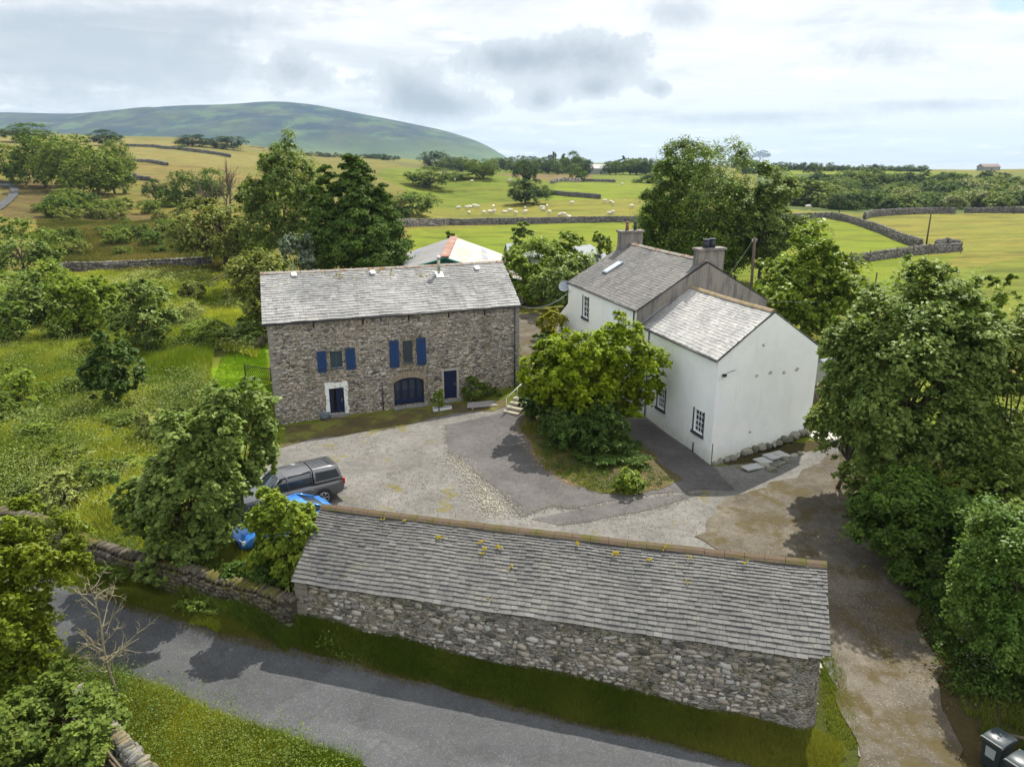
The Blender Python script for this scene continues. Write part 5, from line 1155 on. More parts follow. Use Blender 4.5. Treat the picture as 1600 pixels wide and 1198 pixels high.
GR=dict(bright=leafmat('bright_grass',(.085,.135,.014),(.32,.31,.04),.4,.6,.1),meadow=leafmat('meadow_grass',(.100,.155,.012),(.43,.43,.080),.45,.6,.04),verge=leafmat('verge_grass',(.065,.105,.010),(.22,.22,.035),.35,.6,.1),
 tall=leafmat('tall_grass',(.085,.130,.018),(.26,.27,.06),.4,.6,.1),cream=leafmat('cream_flower',(.30,.33,.13),(.46,.46,.26),.2,.7),lawn=leafmat('lawn_grass',(.11,.20,.008),(.16,.26,.012),.4,.6,.1),dry=leafmat('dry_grass',(.13,.12,.035),(.24,.19,.07),.3,.6))
mead=gp([(-120,470),(300,462),(330,545),(322,620),(432,662),(400,720),(330,800),(300,905),(120,843),(-120,800)])
mead_far=gp([(-60,425),(80,428),(330,425),(420,440),(400,560),(340,545),(290,470),(-60,480)])
lawnp=gp([(320,622),(345,560),(372,542),(412,530),(430,640)])
tufts('meadow_grass',[mead],82000,.78,GR['meadow'],1,6,.026,.16,.7,[lawnp],hn=3.5,minh=.25)
tufts('meadow_grass',[mead_far],26000,.6,GR['meadow'],2,6,.04,.3,.5)
tufts('lawn',[lawnp],9000,.09,GR['lawn'],3,6,.014,.1,.6)
rw=gp([(120,848),(300,907),(460,968)]); rdU=gp([(85,903),(200,943),(345,988),(440,1008),(560,1038),(680,1068),(800,1101),(900,1126),(1018,1151),(1175,1196)])
verge=list(rdU)+[np.array([8.,15.0,0]),np.array([9.9,18.,0]),np.array([9.3,18.9,0]),np.array([-7.6,23.2,0])]+list(rw[::-1])+[rw[0]+[-4,1.5,0],rdU[0]+[-4,1.5,0]]
verge=[np.array(v) for v in verge]
tufts('verge_grass',[verge],38000,.32,GR['verge'],4,6,.017,.10,.8,hn=1.2,minh=.15)
edge=[v+np.array([0,.12,0]) for v in rdU]+[v+np.array([0,-.22,0]) for v in rdU[::-1]]
wb=[v+np.array([0,-.3,0]) for v in rw]+[v+np.array([0,-.85,0]) for v in rw[::-1]]
tufts('verge_grass',[wb],4200,.62,GR['tall'],42,6,.018,.12,.7,hn=1.2,minh=.15)
tufts('verge_grass',[edge],2600,.13,GR['dry'],41,6,.014,.1,.7)
bl=gp([(95,1030),(200,1071),(320,1117),(400,1147),(560,1206),(540,1290),(240,1290),(120,1110),(60,1060)])
tufts('verge_grass',[bl],19000,.50,GR['bright'],5,7,.016,.12,.5)
bl2=gp([(300,1117),(400,1150),(560,1206),(540,1260),(420,1200)])
tufts('dry_grass',[bl2],2600,.32,GR['dry'],6,6,.014,.12,.6)
inwall=gp([(125,838),(300,895),(430,935),(420,860),(300,800),(150,770)])
tufts('meadow_grass',[inwall],7000,.5,GR['tall'],7,7,.02,.15,.5)
sh_edge=[np.array(v) for v in ((9.6,18.2,0),(10.6,18.0,0),(11.4,21.5,0),(11.7,24.2,0),(11.1,24.2,0),(10.4,20.5,0))]
tufts('verge_grass',[sh_edge],900,.16,GR['tall'],8,6,.014,.1,.6)
rb=[np.array(v,float) for v in ((18,36,0),(16.9,29,0),(15.6,24,0),(14.6,20,0),(14.2,16,0),(20,14,0),(26,30,0),(24,42,0),(19.5,41,0))]
tufts('verge_grass',[rb],9000,.3,GR['verge'],9,6,.018,.15,.6)
tufts('bed_plants',[gp([(815,668),(850,735),(920,770),(960,772),(940,700),(900,650)])],1800,.26,GR['verge'],10,6,.018,.12,.6)
fld=gp([(560,352),(1330,344),(1340,470),(1200,480),(1000,440),(560,440)])
fr=gp([(1345,420),(1500,400),(1640,380),(1640,470),(1500,470),(1345,470)])
moor=gp([(60,345),(290,345),(420,400),(400,430),(90,420)])
tufts('moor_grass',[moor],14000,.6,leafmat('moor_grass',(.08,.09,.02),(.19,.16,.05),.3,.6),13,5,.09,.8,.5)
def weeds(name,polys,n,r,leaf,seed,per=22,size=.13,flower=False,hh=.5,holes=(),even=False):
    rs=np.random.RandomState(seed); P=np.vstack(polys)[:,:2]; lo=P.min(0);hi=P.max(0); X=rs.uniform(lo[0],hi[0],n*25);Y=rs.uniform(lo[1],hi[1],n*25); m=np.zeros(len(X),bool)
    for p in polys: m|=inpoly(X,Y,p)
    for p in holes: m&=~inpoly(X,Y,p)
    if not even: m&=(vnoise(X,Y,4.5,seed)+rs.uniform(-.12,.12,len(X)))>.06
    X=X[m][:n];Y=Y[m][:n];n=len(X);Z=H(X,Y); sc=rs.uniform(.5,1.5,n)
    q=rs.normal(size=(n,per,3))*.5; q[:,:,2]=np.abs(q[:,:,2]); C=np.stack([X,Y,Z],-1)[:,None,:]+q*sc[:,None,None]*np.array([r,r,hh])
    if flower: C[:,:,2]=(Z+hh*sc)[:,None]+rs.uniform(-.12,.12,(n,per))
    Nn=unit(np.array([0,0,1.])+rs.normal(size=(n,per,3))*(.2 if flower else .55)); tn=np.clip(rs.rand(n)[:,None]*.6+rs.rand(n,per)*.4,0,1)
    V,F,T=leaves(C.reshape(-1,3),Nn.reshape(-1,3),size,rs,tn.ravel())
    o=part(name,me_np(name,V,F,leaf if not isinstance(leaf,str) else LF[leaf],{'tone':T})); o['kind']='stuff'
weeds('meadow_weeds',[mead],1500,.5,'weed',21,60,.11,False,.9,[lawnp])
weeds('meadow_weeds',[mead],1500,.8,'nettle',22,80,.13,False,.9,[lawnp])
weeds('meadow_weeds',[mead],900,1.0,'dark',33,60,.14,False,.7,[lawnp])
weeds('meadow_flowers',[mead],1500,.30,GR['cream'],23,12,.055,True,.95,[lawnp])
weeds('meadow_weeds',[mead_far],1200,.8,'weed',24,30,.25,False,.8)
weeds('nettles',[bl],620,.24,'nettle',25,64,.06,False,.85,even=True)
weeds('nettles',[bl],160,.3,'dark',35,64,.06,False,.8)
weeds('verge_weeds',[bl],90,.22,'weed',29,40,.05,False,.55)
weeds('wall_weeds',[verge[:5]+[rw[2],rw[1],rw[0]]],420,.3,'nettle',26,30,.09,False,.4)
weeds('bed_plants',[gp([(835,700),(880,745),(940,772),(1000,775),(1050,750),(1000,720),(930,740),(860,690)])],130,.22,'dark',34,36,.09,False,.28,even=True)
dock=gp([(30,690),(45,660),(110,648),(190,655),(190,672),(120,682),(70,700)])
weeds('dock_leaves',[dock],260,.5,'nettle',30,60,.24,False,.45)
weeds('wall_ivy',[[rw[0]+[0,-.35,0],rw[1]+[0,-.35,0],rw[2]+[0,-.35,0],rw[2]+[0,.5,0],rw[1]+[0,.5,0],rw[0]+[0,.5,0]]],330,.24,'nettle',31,60,.08,False,.65,even=True)
weeds('bank_weeds',[rb],900,.5,'dark',27,40,.13,False,.5)
weeds('elder_flowers',[[np.array(v,float) for v in ((15.3,23.2,0),(16.6,22,0),(16.2,20.2,0),(15.2,20.4,0))]],1,.1,GR['cream'],28,4,.08,True,1)
# ---------------------------------------------------------------- dry stone walls
def stonemat(name,lo,hi,moss=(.07,.075,.015),amt=.5,lich=.25):
    def f(t):
        o=t.pos(); a=t.attr('tone'); f_=t.noise(o,16,4,.7); c=t.mix(a,lo,hi); c=t.mix(f_,t.mix(1.,c,(.6,.6,.6),'MULTIPLY'),t.mix(1.,c,(1.35,1.35,1.35),'MULTIPLY'))
        nz=t.xyz(t.node('ShaderNodeNewGeometry').outputs['Normal'])[2]; m=t.noise(o,.7,5,.7)
        c=t.mix(t.math('MULTIPLY',t.ss(t.math('ADD',m,t.math('MULTIPLY',nz,.12)),.55,.70),amt),c,moss)
        c=t.mix(t.math('MULTIPLY',t.ss(t.noise(o,7,4,.7),.60,.68),lich),c,(.45,.45,.40))
        return {'Base Color':c,'Normal':t.bump(f_,.5,.02)}
    return newmat(name,f,.92,.15)
WST=stonemat('wall_stone',(.075,.068,.058),(.22,.20,.175)); WSTM=stonemat('mossy_wall_stone',(.045,.040,.030),(.135,.115,.09),(.085,.080,.010),.85,.1); WSTF=stonemat('far_wall_stone',(.075,.07,.066),(.20,.19,.175),(.09,.09,.04),.4,.2)
def drywall(label,pts,h,w,ss,mat,seed,fine=True,name='stone_wall',group=None,cope=True,hvar=.1,cat='wall',taper=.25,gaps=()):
    rs=np.random.RandomState(seed); C=[];S=[];A=[];CC=[];CS=[];CA=[]
    pts=[np.array(p[:2],float) for p in pts]; core=MB(mat); core.t=.1; run=0
    for a,b in zip(pts[:-1],pts[1:]):
        L=np.linalg.norm(b-a); d=(b-a)/L; n=np.array([-d[1],d[0]]); ang=math.atan2(d[1],d[0])
        ns=max(1,int(L/ss/2)); 
        for i in range(ns):
            p=a+d*L*i/ns;q=a+d*L*(i+1)/ns; m=(p+q)/2; z=h1(*m); k=1+hvar*2*float(vnoise(m[0],m[1],6,seed)); core.box((m[0],m[1],z-.15+(h*k)*.42),(L/ns*1.05,w*.62,h*k*.92+.3),yaw=ang)
        zc=0.;row=0
        while zc<h:
            ch=ss*rs.uniform(.5,.72)
            for side in (-1,1):
                x=rs.uniform(-ss,0)
                while x<L:
                    l=ss*rs.uniform(.6,1.5); xm=x+l/2; x+=l
                    if xm<0 or xm>L: continue
                    p=a+d*xm; k=1+hvar*2*float(vnoise(p[0],p[1],6,seed)); 
                    if zc+ch*.5>h*k: continue
                    off=w*.5*(1-taper*zc/h)-ss*.18+rs.uniform(-.03,.03)*ss*4
                    C.append((p[0]+n[0]*off*side,p[1]+n[1]*off*side,zc+ch/2)); S.append((l*1.02,ss*.85,ch*1.08)); A.append(ang+rs.normal(0,.07))
            zc+=ch;row+=1
        if cope:
            x=0.
            while x<L:
                l=ss*rs.uniform(.35,.7); p=a+d*(x+l/2); k=1+hvar*2*float(vnoise(p[0],p[1],6,seed)); x+=l*1.02
                CC.append((p[0]+rs.normal(0,.02),p[1]+rs.normal(0,.02),h*k+ss*.25)); CS.append((l,w*rs.uniform(.8,1.05)*(1-taper*.5),ss*rs.uniform(.6,1.05))); CA.append(ang+rs.normal(0,.12))
    m0=pts[len(pts)//2]; root=thing(name,label,cat,(m0[0],m0[1],h1(*m0)),group)
    def ground(X): X=np.array(X); X[:,2]+=H(X[:,0],X[:,1]); return X
    part('stonework',stones_mesh('stonework',ground(C),S,A,mat,seed,fine),root); part('core',core,root)
    if CC: part('cope',stones_mesh('cope',ground(CC),CS,CA,mat,seed+1,fine),root)
    return root
drywall('mossy dry stone wall along the road from the left tree to the outbuilding',[np.array([-26.5,31.8])]+[p for p in gp([(120,862),(210,895),(300,925),(380,950),(462,972)])],.85,.62,.24,WSTM,51,hvar=.25)
bw=gp([(125,1125),(150,1150),(185,1190)]); bwd=bw[-1]-bw[-2]
drywall('dry stone wall with upright cope stones in the bottom left corner',[bw[0],bw[1],bw[2],bw[2]+bwd*2.2],1.05,.5,.24,stonemat('corner_wall_stone',(.065,.062,.056),(.19,.185,.17),(.25,.17,.012),.30,.3),52,hvar=.03)
for lab,P,h in (('long dry stone wall between the sheep field and the near green field',[(560,358),(640,354),(700,352),(760,351),(830,350),(900,348),(1000,347),(1100,346),(1230,344),(1300,341)],1.35),
 ('dry stone wall curving down the right hand field to the leaning pole',[(1298,342),(1325,347),(1350,355),(1375,364),(1395,373),(1415,381),(1438,388)],1.5),
 ('low stone wall with posts across the right field in front of the curved wall',[(1328,411),(1358,408),(1400,402),(1450,396),(1480,394),(1499,392)],1.15),
 ('short stub of stone wall behind the leaning pole',[(1462,388),(1480,384),(1497,389)],1.2),
 ('dry stone wall at the foot of the bushy valley on the right',[(1350,343),(1360,339),(1400,336),(1450,334),(1492,334)],1.6),
 ('far right length of wall beyond the gap in the valley wall',[(1507,333),(1560,333),(1640,334)],1.5),
 ('dry stone wall across the rough moor beyond the left meadow',[(60,428),(110,424),(150,424),(200,421),(250,418),(330,414)],1.1),
 ('stone wall enclosing the far field right of the green hill',[(862,287),(880,284),(910,284),(960,285)],1.6),
 ('stone wall running down beside the lower hill tree',[(862,304),(890,307),(938,311)],1.4),
 ('stone wall along the top of the tan field on the left',[(198,229),(240,230),(290,236),(330,241),(360,246)],1.8),
 ('short dark wall at the foot of the tan field on the left',[(205,279),(235,283)],1.8),
 ('stone wall dividing the tan fields on the left',[(200,252),(230,254),(262,259)],1.3)):
    pp=gp(P); far_=np.linalg.norm(pp[0][:2])>260; drywall(lab,pp,h*.85,.55,.42 if not far_ else .9,WSTF,int(P[0][0]),fine=False,cope=not far_,hvar=.1)

# ---------------------------------------------------------------- boulders, slabs, steps, pebbles
BOULD=stonemat('boulder',(.12,.115,.09),(.30,.29,.24),(.08,.08,.02),.4,.3)
def boulder(c,s,seed,label,group,name='boulder'):
    rs=np.random.RandomState(seed); import bmesh
    bm=bmesh.new(); bmesh.ops.create_icosphere(bm,subdivisions=3,radius=1)
    for v in bm.verts:
        p=np.array(v.co); k=1+.16*math.sin(p[0]*3.1+seed)+.12*math.sin(p[1]*4.3+seed*2)+.08*math.sin(p[2]*6+p[0]*5+seed); q=np.sign(p)*np.abs(p)**.8; v.co=Vector(q*k*np.array(s))
    me=bpy.data.meshes.new(name); bm.to_mesh(me); bm.free(); me.polygons.foreach_set('use_smooth',[True]*len(me.polygons)); me.materials.append(BOULD)
    at=me.attributes.new('tone','FLOAT','FACE'); at.data.foreach_set('value',np.full(len(me.polygons),rs.rand(),np.float32))
    o=bpy.data.objects.new(name,me); COL.objects.link(o); o.location=c; o.rotation_euler=(rs.uniform(-.3,.3),rs.uniform(-.3,.3),rs.uniform(0,6)); tag(o,label,'boulder',group); return o
rs=np.random.RandomState(9)
N_=np.array([11.10,38.20,0]);R_=np.array([17.65,41.0,0]);ud=(R_-N_)/np.linalg.norm(R_-N_);od=np.array([ud[1],-ud[0],0])
u=.35
for i in range(17):
    r=rs.uniform(.16,.36)*(1.25 if i in(0,2,3) else 1); p=N_+ud*u+od*rs.uniform(.04,.16); boulder((p[0],p[1],h1(p[0],p[1])+r*.22+.03*u),(r,r*.62,r*.62),i,'foundation boulder under the foot of the white gable','boulders at the foot of the gable'); u+=r*1.55
    if u>6.9: break
for i,(px,py) in enumerate([(1205,735),(1215,729),(1222,725),(1229,720),(1196,729),(1240,714),(1251,709)]):
    g=G(px,py); r=rs.uniform(.12,.22); boulder((g[0],g[1],g[2]+r*.3),(r*1.3,r,r*.6),40+i,'small edging stone beside the grey flagstones','edging stones by the flagstones','stone')
FLAG=plain('flagstone',(.34,.34,.33),.85,.2,0,.2,3)
for i,(px,py,w,l,t,lab) in enumerate([(1180,731,.62,1.5,-.9,'lowest pale flagstone, lying across the end of the row'),(1192,722,.75,.8,.28,'second flagstone from the low end of the row'),(1206,715,.72,.8,.28,'third flagstone of the row by the gable'),(1221,712,.62,.9,.28,'highest flagstone of the row by the gable')]):
    g=G(px,py); m=MB(FLAG); m.box((g[0],g[1],g[2]+.09),(w,l,.07),yaw=math.atan2(ud[1],ud[0])+(1.57 if i==0 else 0)+.03*i); tag(part('flagstone',m,None,tuple(g)),lab,'paving slab')
# steps with a handrail up to the path
st=thing('garden_steps','pair of stone steps with a white handrail at the corner of the barn yard','steps',(.0,45.2,.4))
a0=G(793,647);dirv=np.array([.55,.83,0]);dirv/=np.linalg.norm(dirv);sd_=np.array([dirv[1],-dirv[0],0])
SST=plain('step_slab',(.31,.28,.21),.9,.2,0,.25,4)
for k in range(4):
    m=MB(SST); c=a0+dirv*(.38*k+.2)+sd_*.2; m.box((c[0],c[1],a0[2]+.07+.19*k),(1.15,.36,.16),yaw=math.atan2(sd_[1],sd_[0])); part('step',m,st)
hr=MB(plain('white_rail',(.55,.55,.52))); p0=a0-sd_*.15+dirv*.1;p1=a0-sd_*.15+dirv*2.6
hr.tube([p0+[0,0,1.],p1+[0,0,1.75]],.028,6); 
for q,zz in ((p0,1.),(p0*.5+p1*.5,1.37),(p1,1.75)): hr.tube([q+[0,0,-.1],q+[0,0,zz]],.025,6)
part('handrail',hr,st)
# retaining wall at the right end of the barn
rw_=MB(stonemat('retaining_stone',(.07,.068,.07),(.18,.175,.18),(.07,.07,.03),.3,.2)); 
rt=thing('retaining_wall','dark curved retaining wall between the barn corner and the path','wall',(1.,49,.9))
P=[(.72,49.35),(1.0,48.6),(.95,47.9),(1.15,47.0)];C=[];S=[];A=[]
for a,b in zip(P[:-1],P[1:]):
    a=np.array(a);b=np.array(b);L=np.linalg.norm(b-a);d=(b-a)/L;x=0
    while x<L:
        for z in np.arange(0,2.1-.5*(47-a[1])*0,.2):
            C.append((*(a+d*x),.35+z));S.append((.34*rs.uniform(.8,1.2),.4,.21));A.append(math.atan2(d[1],d[0]))
        x+=.3
part('stonework',stones_mesh('stonework',C,S,A,rw_.mats[0],4),rt)
# timber sheet, trough, tub, litter by the barn doors
PL=plain('old_timber',(.20,.19,.18),.9,.2,0,.35,5)
g=G(757,634); b_=thing('timber_sheet','weathered timber panel lying on the ground in front of the barn','panel',tuple(g)); m=MB(PL)
for k in range(6): m.box((g[0]+.0,g[1]-.45+k*.19,g[2]+.12),(2.3,.17,.05),yaw=.26)
part('boards',m,b_); m=MB(PL); m.box((g[0]-.9,g[1]-.15,g[2]+.05),(.12,1.3,.1),yaw=.26); m.box((g[0]+.9,g[1]+.3,g[2]+.05),(.12,1.3,.1),yaw=.26); part('batten',m,b_)
g=G(691,641); m=MB(plain('white_trough',(.55,.57,.58)))
t_=thing('planter_trough','long white planter trough at the foot of the round potted shrub','planter',tuple(g))
for dx,dy,sx,sy,zz,sz in ((0,0,1.2,.34,.03,.05),(0,-.16,1.2,.03,.14,.22),(0,.16,1.2,.03,.14,.22),(-.59,0,.03,.34,.14,.22),(.59,0,.03,.34,.14,.22)): m.box((g[0]+dx*math.cos(.3)-dy*math.sin(.3),g[1]+dx*math.sin(.3)+dy*math.cos(.3),g[2]+zz),(sx,sy,sz),yaw=.3)
part('box',m,t_); m=MB(plain('soil',(.05,.04,.03))); m.box((g[0],g[1],g[2]+.2),(1.12,.28,.03),yaw=.3); part('soil',m,t_)
g=G(508,655); m=MB(plain('grey_tub',(.10,.12,.14))); m.cyl(g,g+[0,0,.4],.26,16,.33); m.cyl(g+[0,0,.4],g+[0,0,.43],.35,16); tag(part('grey_tub',m,None,tuple(g)),'grey plastic tub beside the whitewashed doorway','tub')
def pebbles(name,pts,n,r,mat,seed,width):
    rs=np.random.RandomState(seed); P=gp(pts); C=[];S=[];A=[]
    for i in range(n):
        k=rs.randint(len(P)-1); t=rs.rand(); q=P[k]*(1-t)+P[k+1]*t; x=q[0]+rs.normal(0,width);y=q[1]+rs.normal(0,width); C.append((x,y)); s=r*rs.uniform(.5,1.4); S.append((s*1.3,s,s*.7)); A.append(rs.uniform(0,6))
    C=np.array(C); C=np.c_[C,H(C[:,0],C[:,1])+.055]; o=part(name,stones_mesh(name,C,S,A,mat,seed)); o['kind']='stuff'
PEB=stonemat('pale_pebble',(.20,.185,.15),(.42,.40,.33),(.2,.18,.1),.1,.1)
PEBD=stonemat('grey_pebble',(.10,.095,.08),(.24,.225,.19),(.12,.10,.05),.1,.05)
pebbles('pebbles',[(700,712),(722,732),(745,755),(765,778),(790,800)],1500,.036,PEB,3,.36)
pebbles('pebbles',[(740,770),(760,785),(780,800)],600,.036,PEB,4,.5)
pebbles('loose_gravel',[(470,700),(600,700),(680,760),(560,760),(700,800),(1000,820),(1200,830),(1250,800)],2600,.022,PEBD,5,1.3)
pebbles('loose_gravel',[(1330,790),(1350,900),(1380,1000),(1400,1150)],1500,.022,PEBD,6,.8)
pebbles('loose_gravel',[(696,665),(700,707),(746,740),(788,776),(812,809),(860,791),(899,794),(974,780),(1082,767)],2200,.024,PEBD,16,.16)
pebbles('loose_gravel',[(875,822),(1022,797),(1082,777)],700,.022,PEBD,17,.15)
pebbles('leaf_litter',[(815,665),(835,690),(850,720),(900,760),(830,700)],1500,.045,plain('dead_leaf',(.24,.17,.08),.9,.1,0,.5,20),7,.30)
pebbles('leaf_litter',[(1330,760),(1360,830),(1400,880),(1440,960),(1480,1080)],2200,.035,plain('dead_leaf2',(.11,.07,.03),.9,.1,0,.5,20),8,.7)

# ---------------------------------------------------------------- the farm sheds behind
def farm_shed():
    root=thing('farm_shed','large farm shed with a pale corrugated roof and rusty ridge behind the barn','shed',(-6.4,80,2.4))
    Y0,Y1=71.,90.; zr=7.05; ze=4.75
    cx0,cx1=-6.45,-7.0
    L0=np.array([-14.4,Y0,ze]);L1=np.array([-14.2,Y1,ze]);R0=np.array([1.1,Y0+.0,ze]);R1=np.array([-.4,Y1,ze]);A0=np.array([cx0,Y0-.3,zr]);A1=np.array([cx1,Y1,zr+.1])
    def corr(m,a,b,c,d,n,amp=.05):   # a-b eave, d-c ridge
        k=n*4
        for i in range(k):
            t0,t1=i/k,(i+1)/k; h=lambda t:amp*math.sin(t*n*2*math.pi)
            m.quad(lerp(a,b,t0)+[0,0,h(t0)],lerp(a,b,t1)+[0,0,h(t1)],lerp(d,c,t1)+[0,0,h(t1)],lerp(d,c,t0)+[0,0,h(t0)])
    def fm(rust):
        def f(t):
            o=t.obj(); n=t.noise(t.vmath('MULTIPLY',o,(1.,.3,1.)),.6,5,.7); s=t.noise(t.vmath('MULTIPLY',o,(.4,3.,1.)),1.2,4,.6)
            c=t.mix(t.ss(s,.4,.65),(.27,.262,.262),(.20,.192,.192)); r=t.mix(t.noise(o,5,4),(.22,.13,.08),(.27,.18,.13))
            return {'Base Color':t.mix(t.math('MULTIPLY',t.ss(t.math('ADD',n,rust),.52,.68),.8),c,r),'Normal':t.bump(s,.2,.03)}
        return f
    m=MB(newmat('old_sheet',fm(-.06),.6,.35)); corr(m,L0,L1,A1,A0,40); part('roof',m,root)
    m=MB(newmat('rusty_sheet',fm(.10),.6,.35)); corr(m,R1,R0,A0,A1,40); part('roof',m,root)
    m=MB(newmat('rusty_ridge',lambda t:{'Base Color':t.mix(t.ss(t.noise(t.obj(),1.6,5,.7),.5,.62),(.22,.10,.065),(.28,.25,.23))},.8,.2)); m.box((A0+A1)/2+[0,0,.08],(.85,19.4,.10),yaw=-.03*0+math.atan2(-(cx1-cx0),19)); part('ridge',m,root)
    w=MB([plain('shed_block',(.25,.25,.24)),plain('green_cladding',(.02,.09,.08),.6)])
    for a,b in ((L0,R0),(R1,L1),(R0,R1),(L1,L0)): w.quad([a[0],a[1]+.1,1.6],[b[0],b[1]+.1,1.6],[b[0],b[1]+.1,ze-.1],[a[0],a[1]+.1,ze-.1])
    w.cur=1; w.add([[L0[0],Y0+.1,ze-.1],[R0[0],Y0+.1,ze-.1],[cx0,Y0+.1,zr-.1]],[(0,1,2)]); w.add([[L1[0],Y1,ze-.1],[R1[0],Y1,ze-.1],[cx1,Y1,zr-.05]],[(2,1,0)])
    part('wall',w,root)
    b=MB(plain('green_barge',(.015,.12,.10),.5)); 
    for q in (L0,R0): b.tube([q+[0,-.1,0],A0+[0,-.05,-.02]],.11,4)
    part('bargeboard',b,root)
    for side,f0 in ((L0,L1),(R0,R1)):
        for k in range(3):
            s=MB(plain('rooflight',(.17,.20,.24),.4,.5)); u0=.12+k*.3; a=lerp(lerp(side,f0,u0),lerp(A0,A1,u0),.42);bq=lerp(lerp(side,f0,u0+.2),lerp(A0,A1,u0+.2),.42);c=lerp(lerp(side,f0,u0+.2),lerp(A0,A1,u0+.2),.50);d=lerp(lerp(side,f0,u0),lerp(A0,A1,u0),.50)
            u=[0,0,.07]; s.quad(a+u,bq+u,c+u,d+u); part('rooflight',s,root)
farm_shed()
def small_shed(label,cx,cy,w,d,ze,zr,yaw,col,name='field_shed'):
    z=h1(cx,cy); root=thing(name,label,'shed',(cx,cy,z)); u=np.array([math.cos(yaw),math.sin(yaw),0]);v=np.array([-u[1],u[0],0]); c=np.array([cx,cy,z])
    P=lambda a,b,h:c+u*a*w/2+v*b*d/2+np.array([0,0,h])
    m=MB(plain('shed_wall_'+col,(.22,.23,.22))); 
    m.quad(P(-1,-1,-.5),P(1,-1,-.5),P(1,-1,ze),P(-1,-1,ze)); m.quad(P(1,1,-.5),P(-1,1,-.5),P(-1,1,ze),P(1,1,ze)); m.add([P(1,-1,-.5),P(1,1,-.5),P(1,1,ze),P(1,0,zr),P(1,-1,ze)],[(0,1,2,3,4)]); m.add([P(-1,1,-.5),P(-1,-1,-.5),P(-1,-1,ze),P(-1,0,zr),P(-1,1,ze)],[(0,1,2,3,4)])
    part('wall',m,root)
    rc={'blue':(.12,.15,.18),'grey':(.10,.12,.14),'white':(.6,.6,.6),'slate':(.16,.16,.17),'rust':(.09,.05,.04)}[col]
    r=MB(plain('shed_roof_'+col,rc,.6,.35,0,.2,2)); e=.1
    for s in (-1,1):
        a,b,cc,dd=P(-1.05,s*1.1,ze-.1),P(1.05,s*1.1,ze-.1),P(1.05,0,zr+.05),P(-1.05,0,zr+.05); r.hexa([q for q in ((a,b,cc,dd) if s<0 else (b,a,dd,cc))]+[q+[0,0,e] for q in ((a,b,cc,dd) if s<0 else (b,a,dd,cc))])
    part('roof',r,root)
    dr=MB(plain('shed_door_dark',(.05,.05,.05))); dr.box(P(0,-1,1.)-v*.03,(1.2,.04,2.),yaw=yaw); part('door',dr,root)
p=G(812,412); small_shed('blue grey metal shed roof showing left in the trees behind the barn',p[0]+.3,92,4,6,2.4,3.5,.1,'blue')
small_shed('blue grey metal shed roof showing right in the trees near the small chimney',8.2,90,4.2,6,2.2,3.4,.9,'grey')
small_shed('low grey lean-to roof just left of the small farmhouse chimney',11.6,86,4,4,1.8,2.6,.9,'grey')
p=G(935,272); small_shed('distant pale farmhouse among the trees of the middle wood',p[0],p[1],14,7,3.5,6,.3,'slate','distant_house')
p=G(944,268); small_shed('distant white gabled cottage behind the pale farmhouse',p[0]+8,p[1]+18,9,6,3.5,6,.9,'white','distant_house')
p=pY(1543,271,640); small_shed('distant long reddish farm building on the right skyline',p[0],640,15,8,3.2,5.4,.1,'rust','distant_barn')

# ---------------------------------------------------------------- bare trees
def bare(name,label,base,H_,seed,mat,r0,lean=(0,0),spread=.6,depth_=5,nb=3):
    rs=np.random.RandomState(seed); m=MB(mat); tw=MB(mat)
    def grow(p,d,l,r,k):
        n=3; pts=[p];dd=d.copy()
        for i in range(n): dd=unit(dd+rs.normal(0,.10,3)+np.array([0,0,.04])); pts.append(pts[-1]+dd*l/n)
        (m if k>=depth_-1 else tw).tube(pts,[r,r*.88,r*.76,r*.6],6 if r>.02 else 4,False)
        if k==0: return
        for j in range(nb if k<depth_ else nb+2):
            t=rs.uniform(.3,1.); i=min(int(t*n),n-1); q=pts[i]+(pts[i+1]-pts[i])*(t*n-i); nd=unit(dd+rs.normal(0,spread,3)); grow(q,nd,l*rs.uniform(.45,.72),r*.5,k-1)
        grow(pts[-1],unit(dd+rs.normal(0,.15,3)),l*.62,r*.6,k-1)
    b=np.array(base); root=thing(name,label,'tree',tuple(b)); d=unit(np.array([lean[0],lean[1],1.])); grow(b-np.array([0,0,.2]),d,H_*.42,r0,depth_)
    part('trunk',m,root); part('branches',tw,root); return root
def sapling(name,label,base,H_,seed,mat,r0):
    rs=np.random.RandomState(seed); m=MB(mat); tw=MB(mat); b=np.array(base); P=[b+np.array([.05*math.sin(i*.9)-.012*i,.0,H_*i/12]) for i in range(13)]
    m.tube(P,[r0*(1-.072*i) for i in range(13)],7)
    def br(p,d,l,r,k):
        pts=[p]
        for i in range(4): d=unit(d+rs.normal(0,.20,3)+np.array([0,0,.05])); pts.append(pts[-1]+d*l/4)
        tw.tube(pts,[r,r*.8,r*.6,r*.45,r*.3],4,False)
        if k:
            for j in range(4): i=rs.randint(1,5); br(pts[i],unit(d+rs.normal(0,.6,3)),l*rs.uniform(.3,.55),r*.55,k-1)
    for i in range(22):
        t=rs.uniform(.22,1); a=rs.uniform(0,6.28); p=b+np.array([.05*math.sin(t*12*.9)-.012*t*12,0,H_*t]); br(p,unit(np.array([math.cos(a),math.sin(a)*.8,rs.uniform(.25,.9)])),rs.uniform(.6,1.5)*(1.15-t*.6),.028,2)
    root=thing(name,label,'tree',tuple(b)); part('trunk',m,root); part('branches',tw,root); return root
g=G(186,1112); g[2]-=.1; sapling('bare_sapling','leafless sapling with lichen twigs standing on the road verge',g,4.9,12,plain('lichen_bark',(.19,.17,.11),.9,.1,0,.3,6),.062)
g=pY(362,352,104); g[2]=h1(g[0],104); bare('dead_tree','tall leafless tree rising above the pale willow',g,14.5,5,plain('dead_wood',(.13,.105,.08),.9,.1,0,.3,6),.30,(-.03,0),.42,5,3)

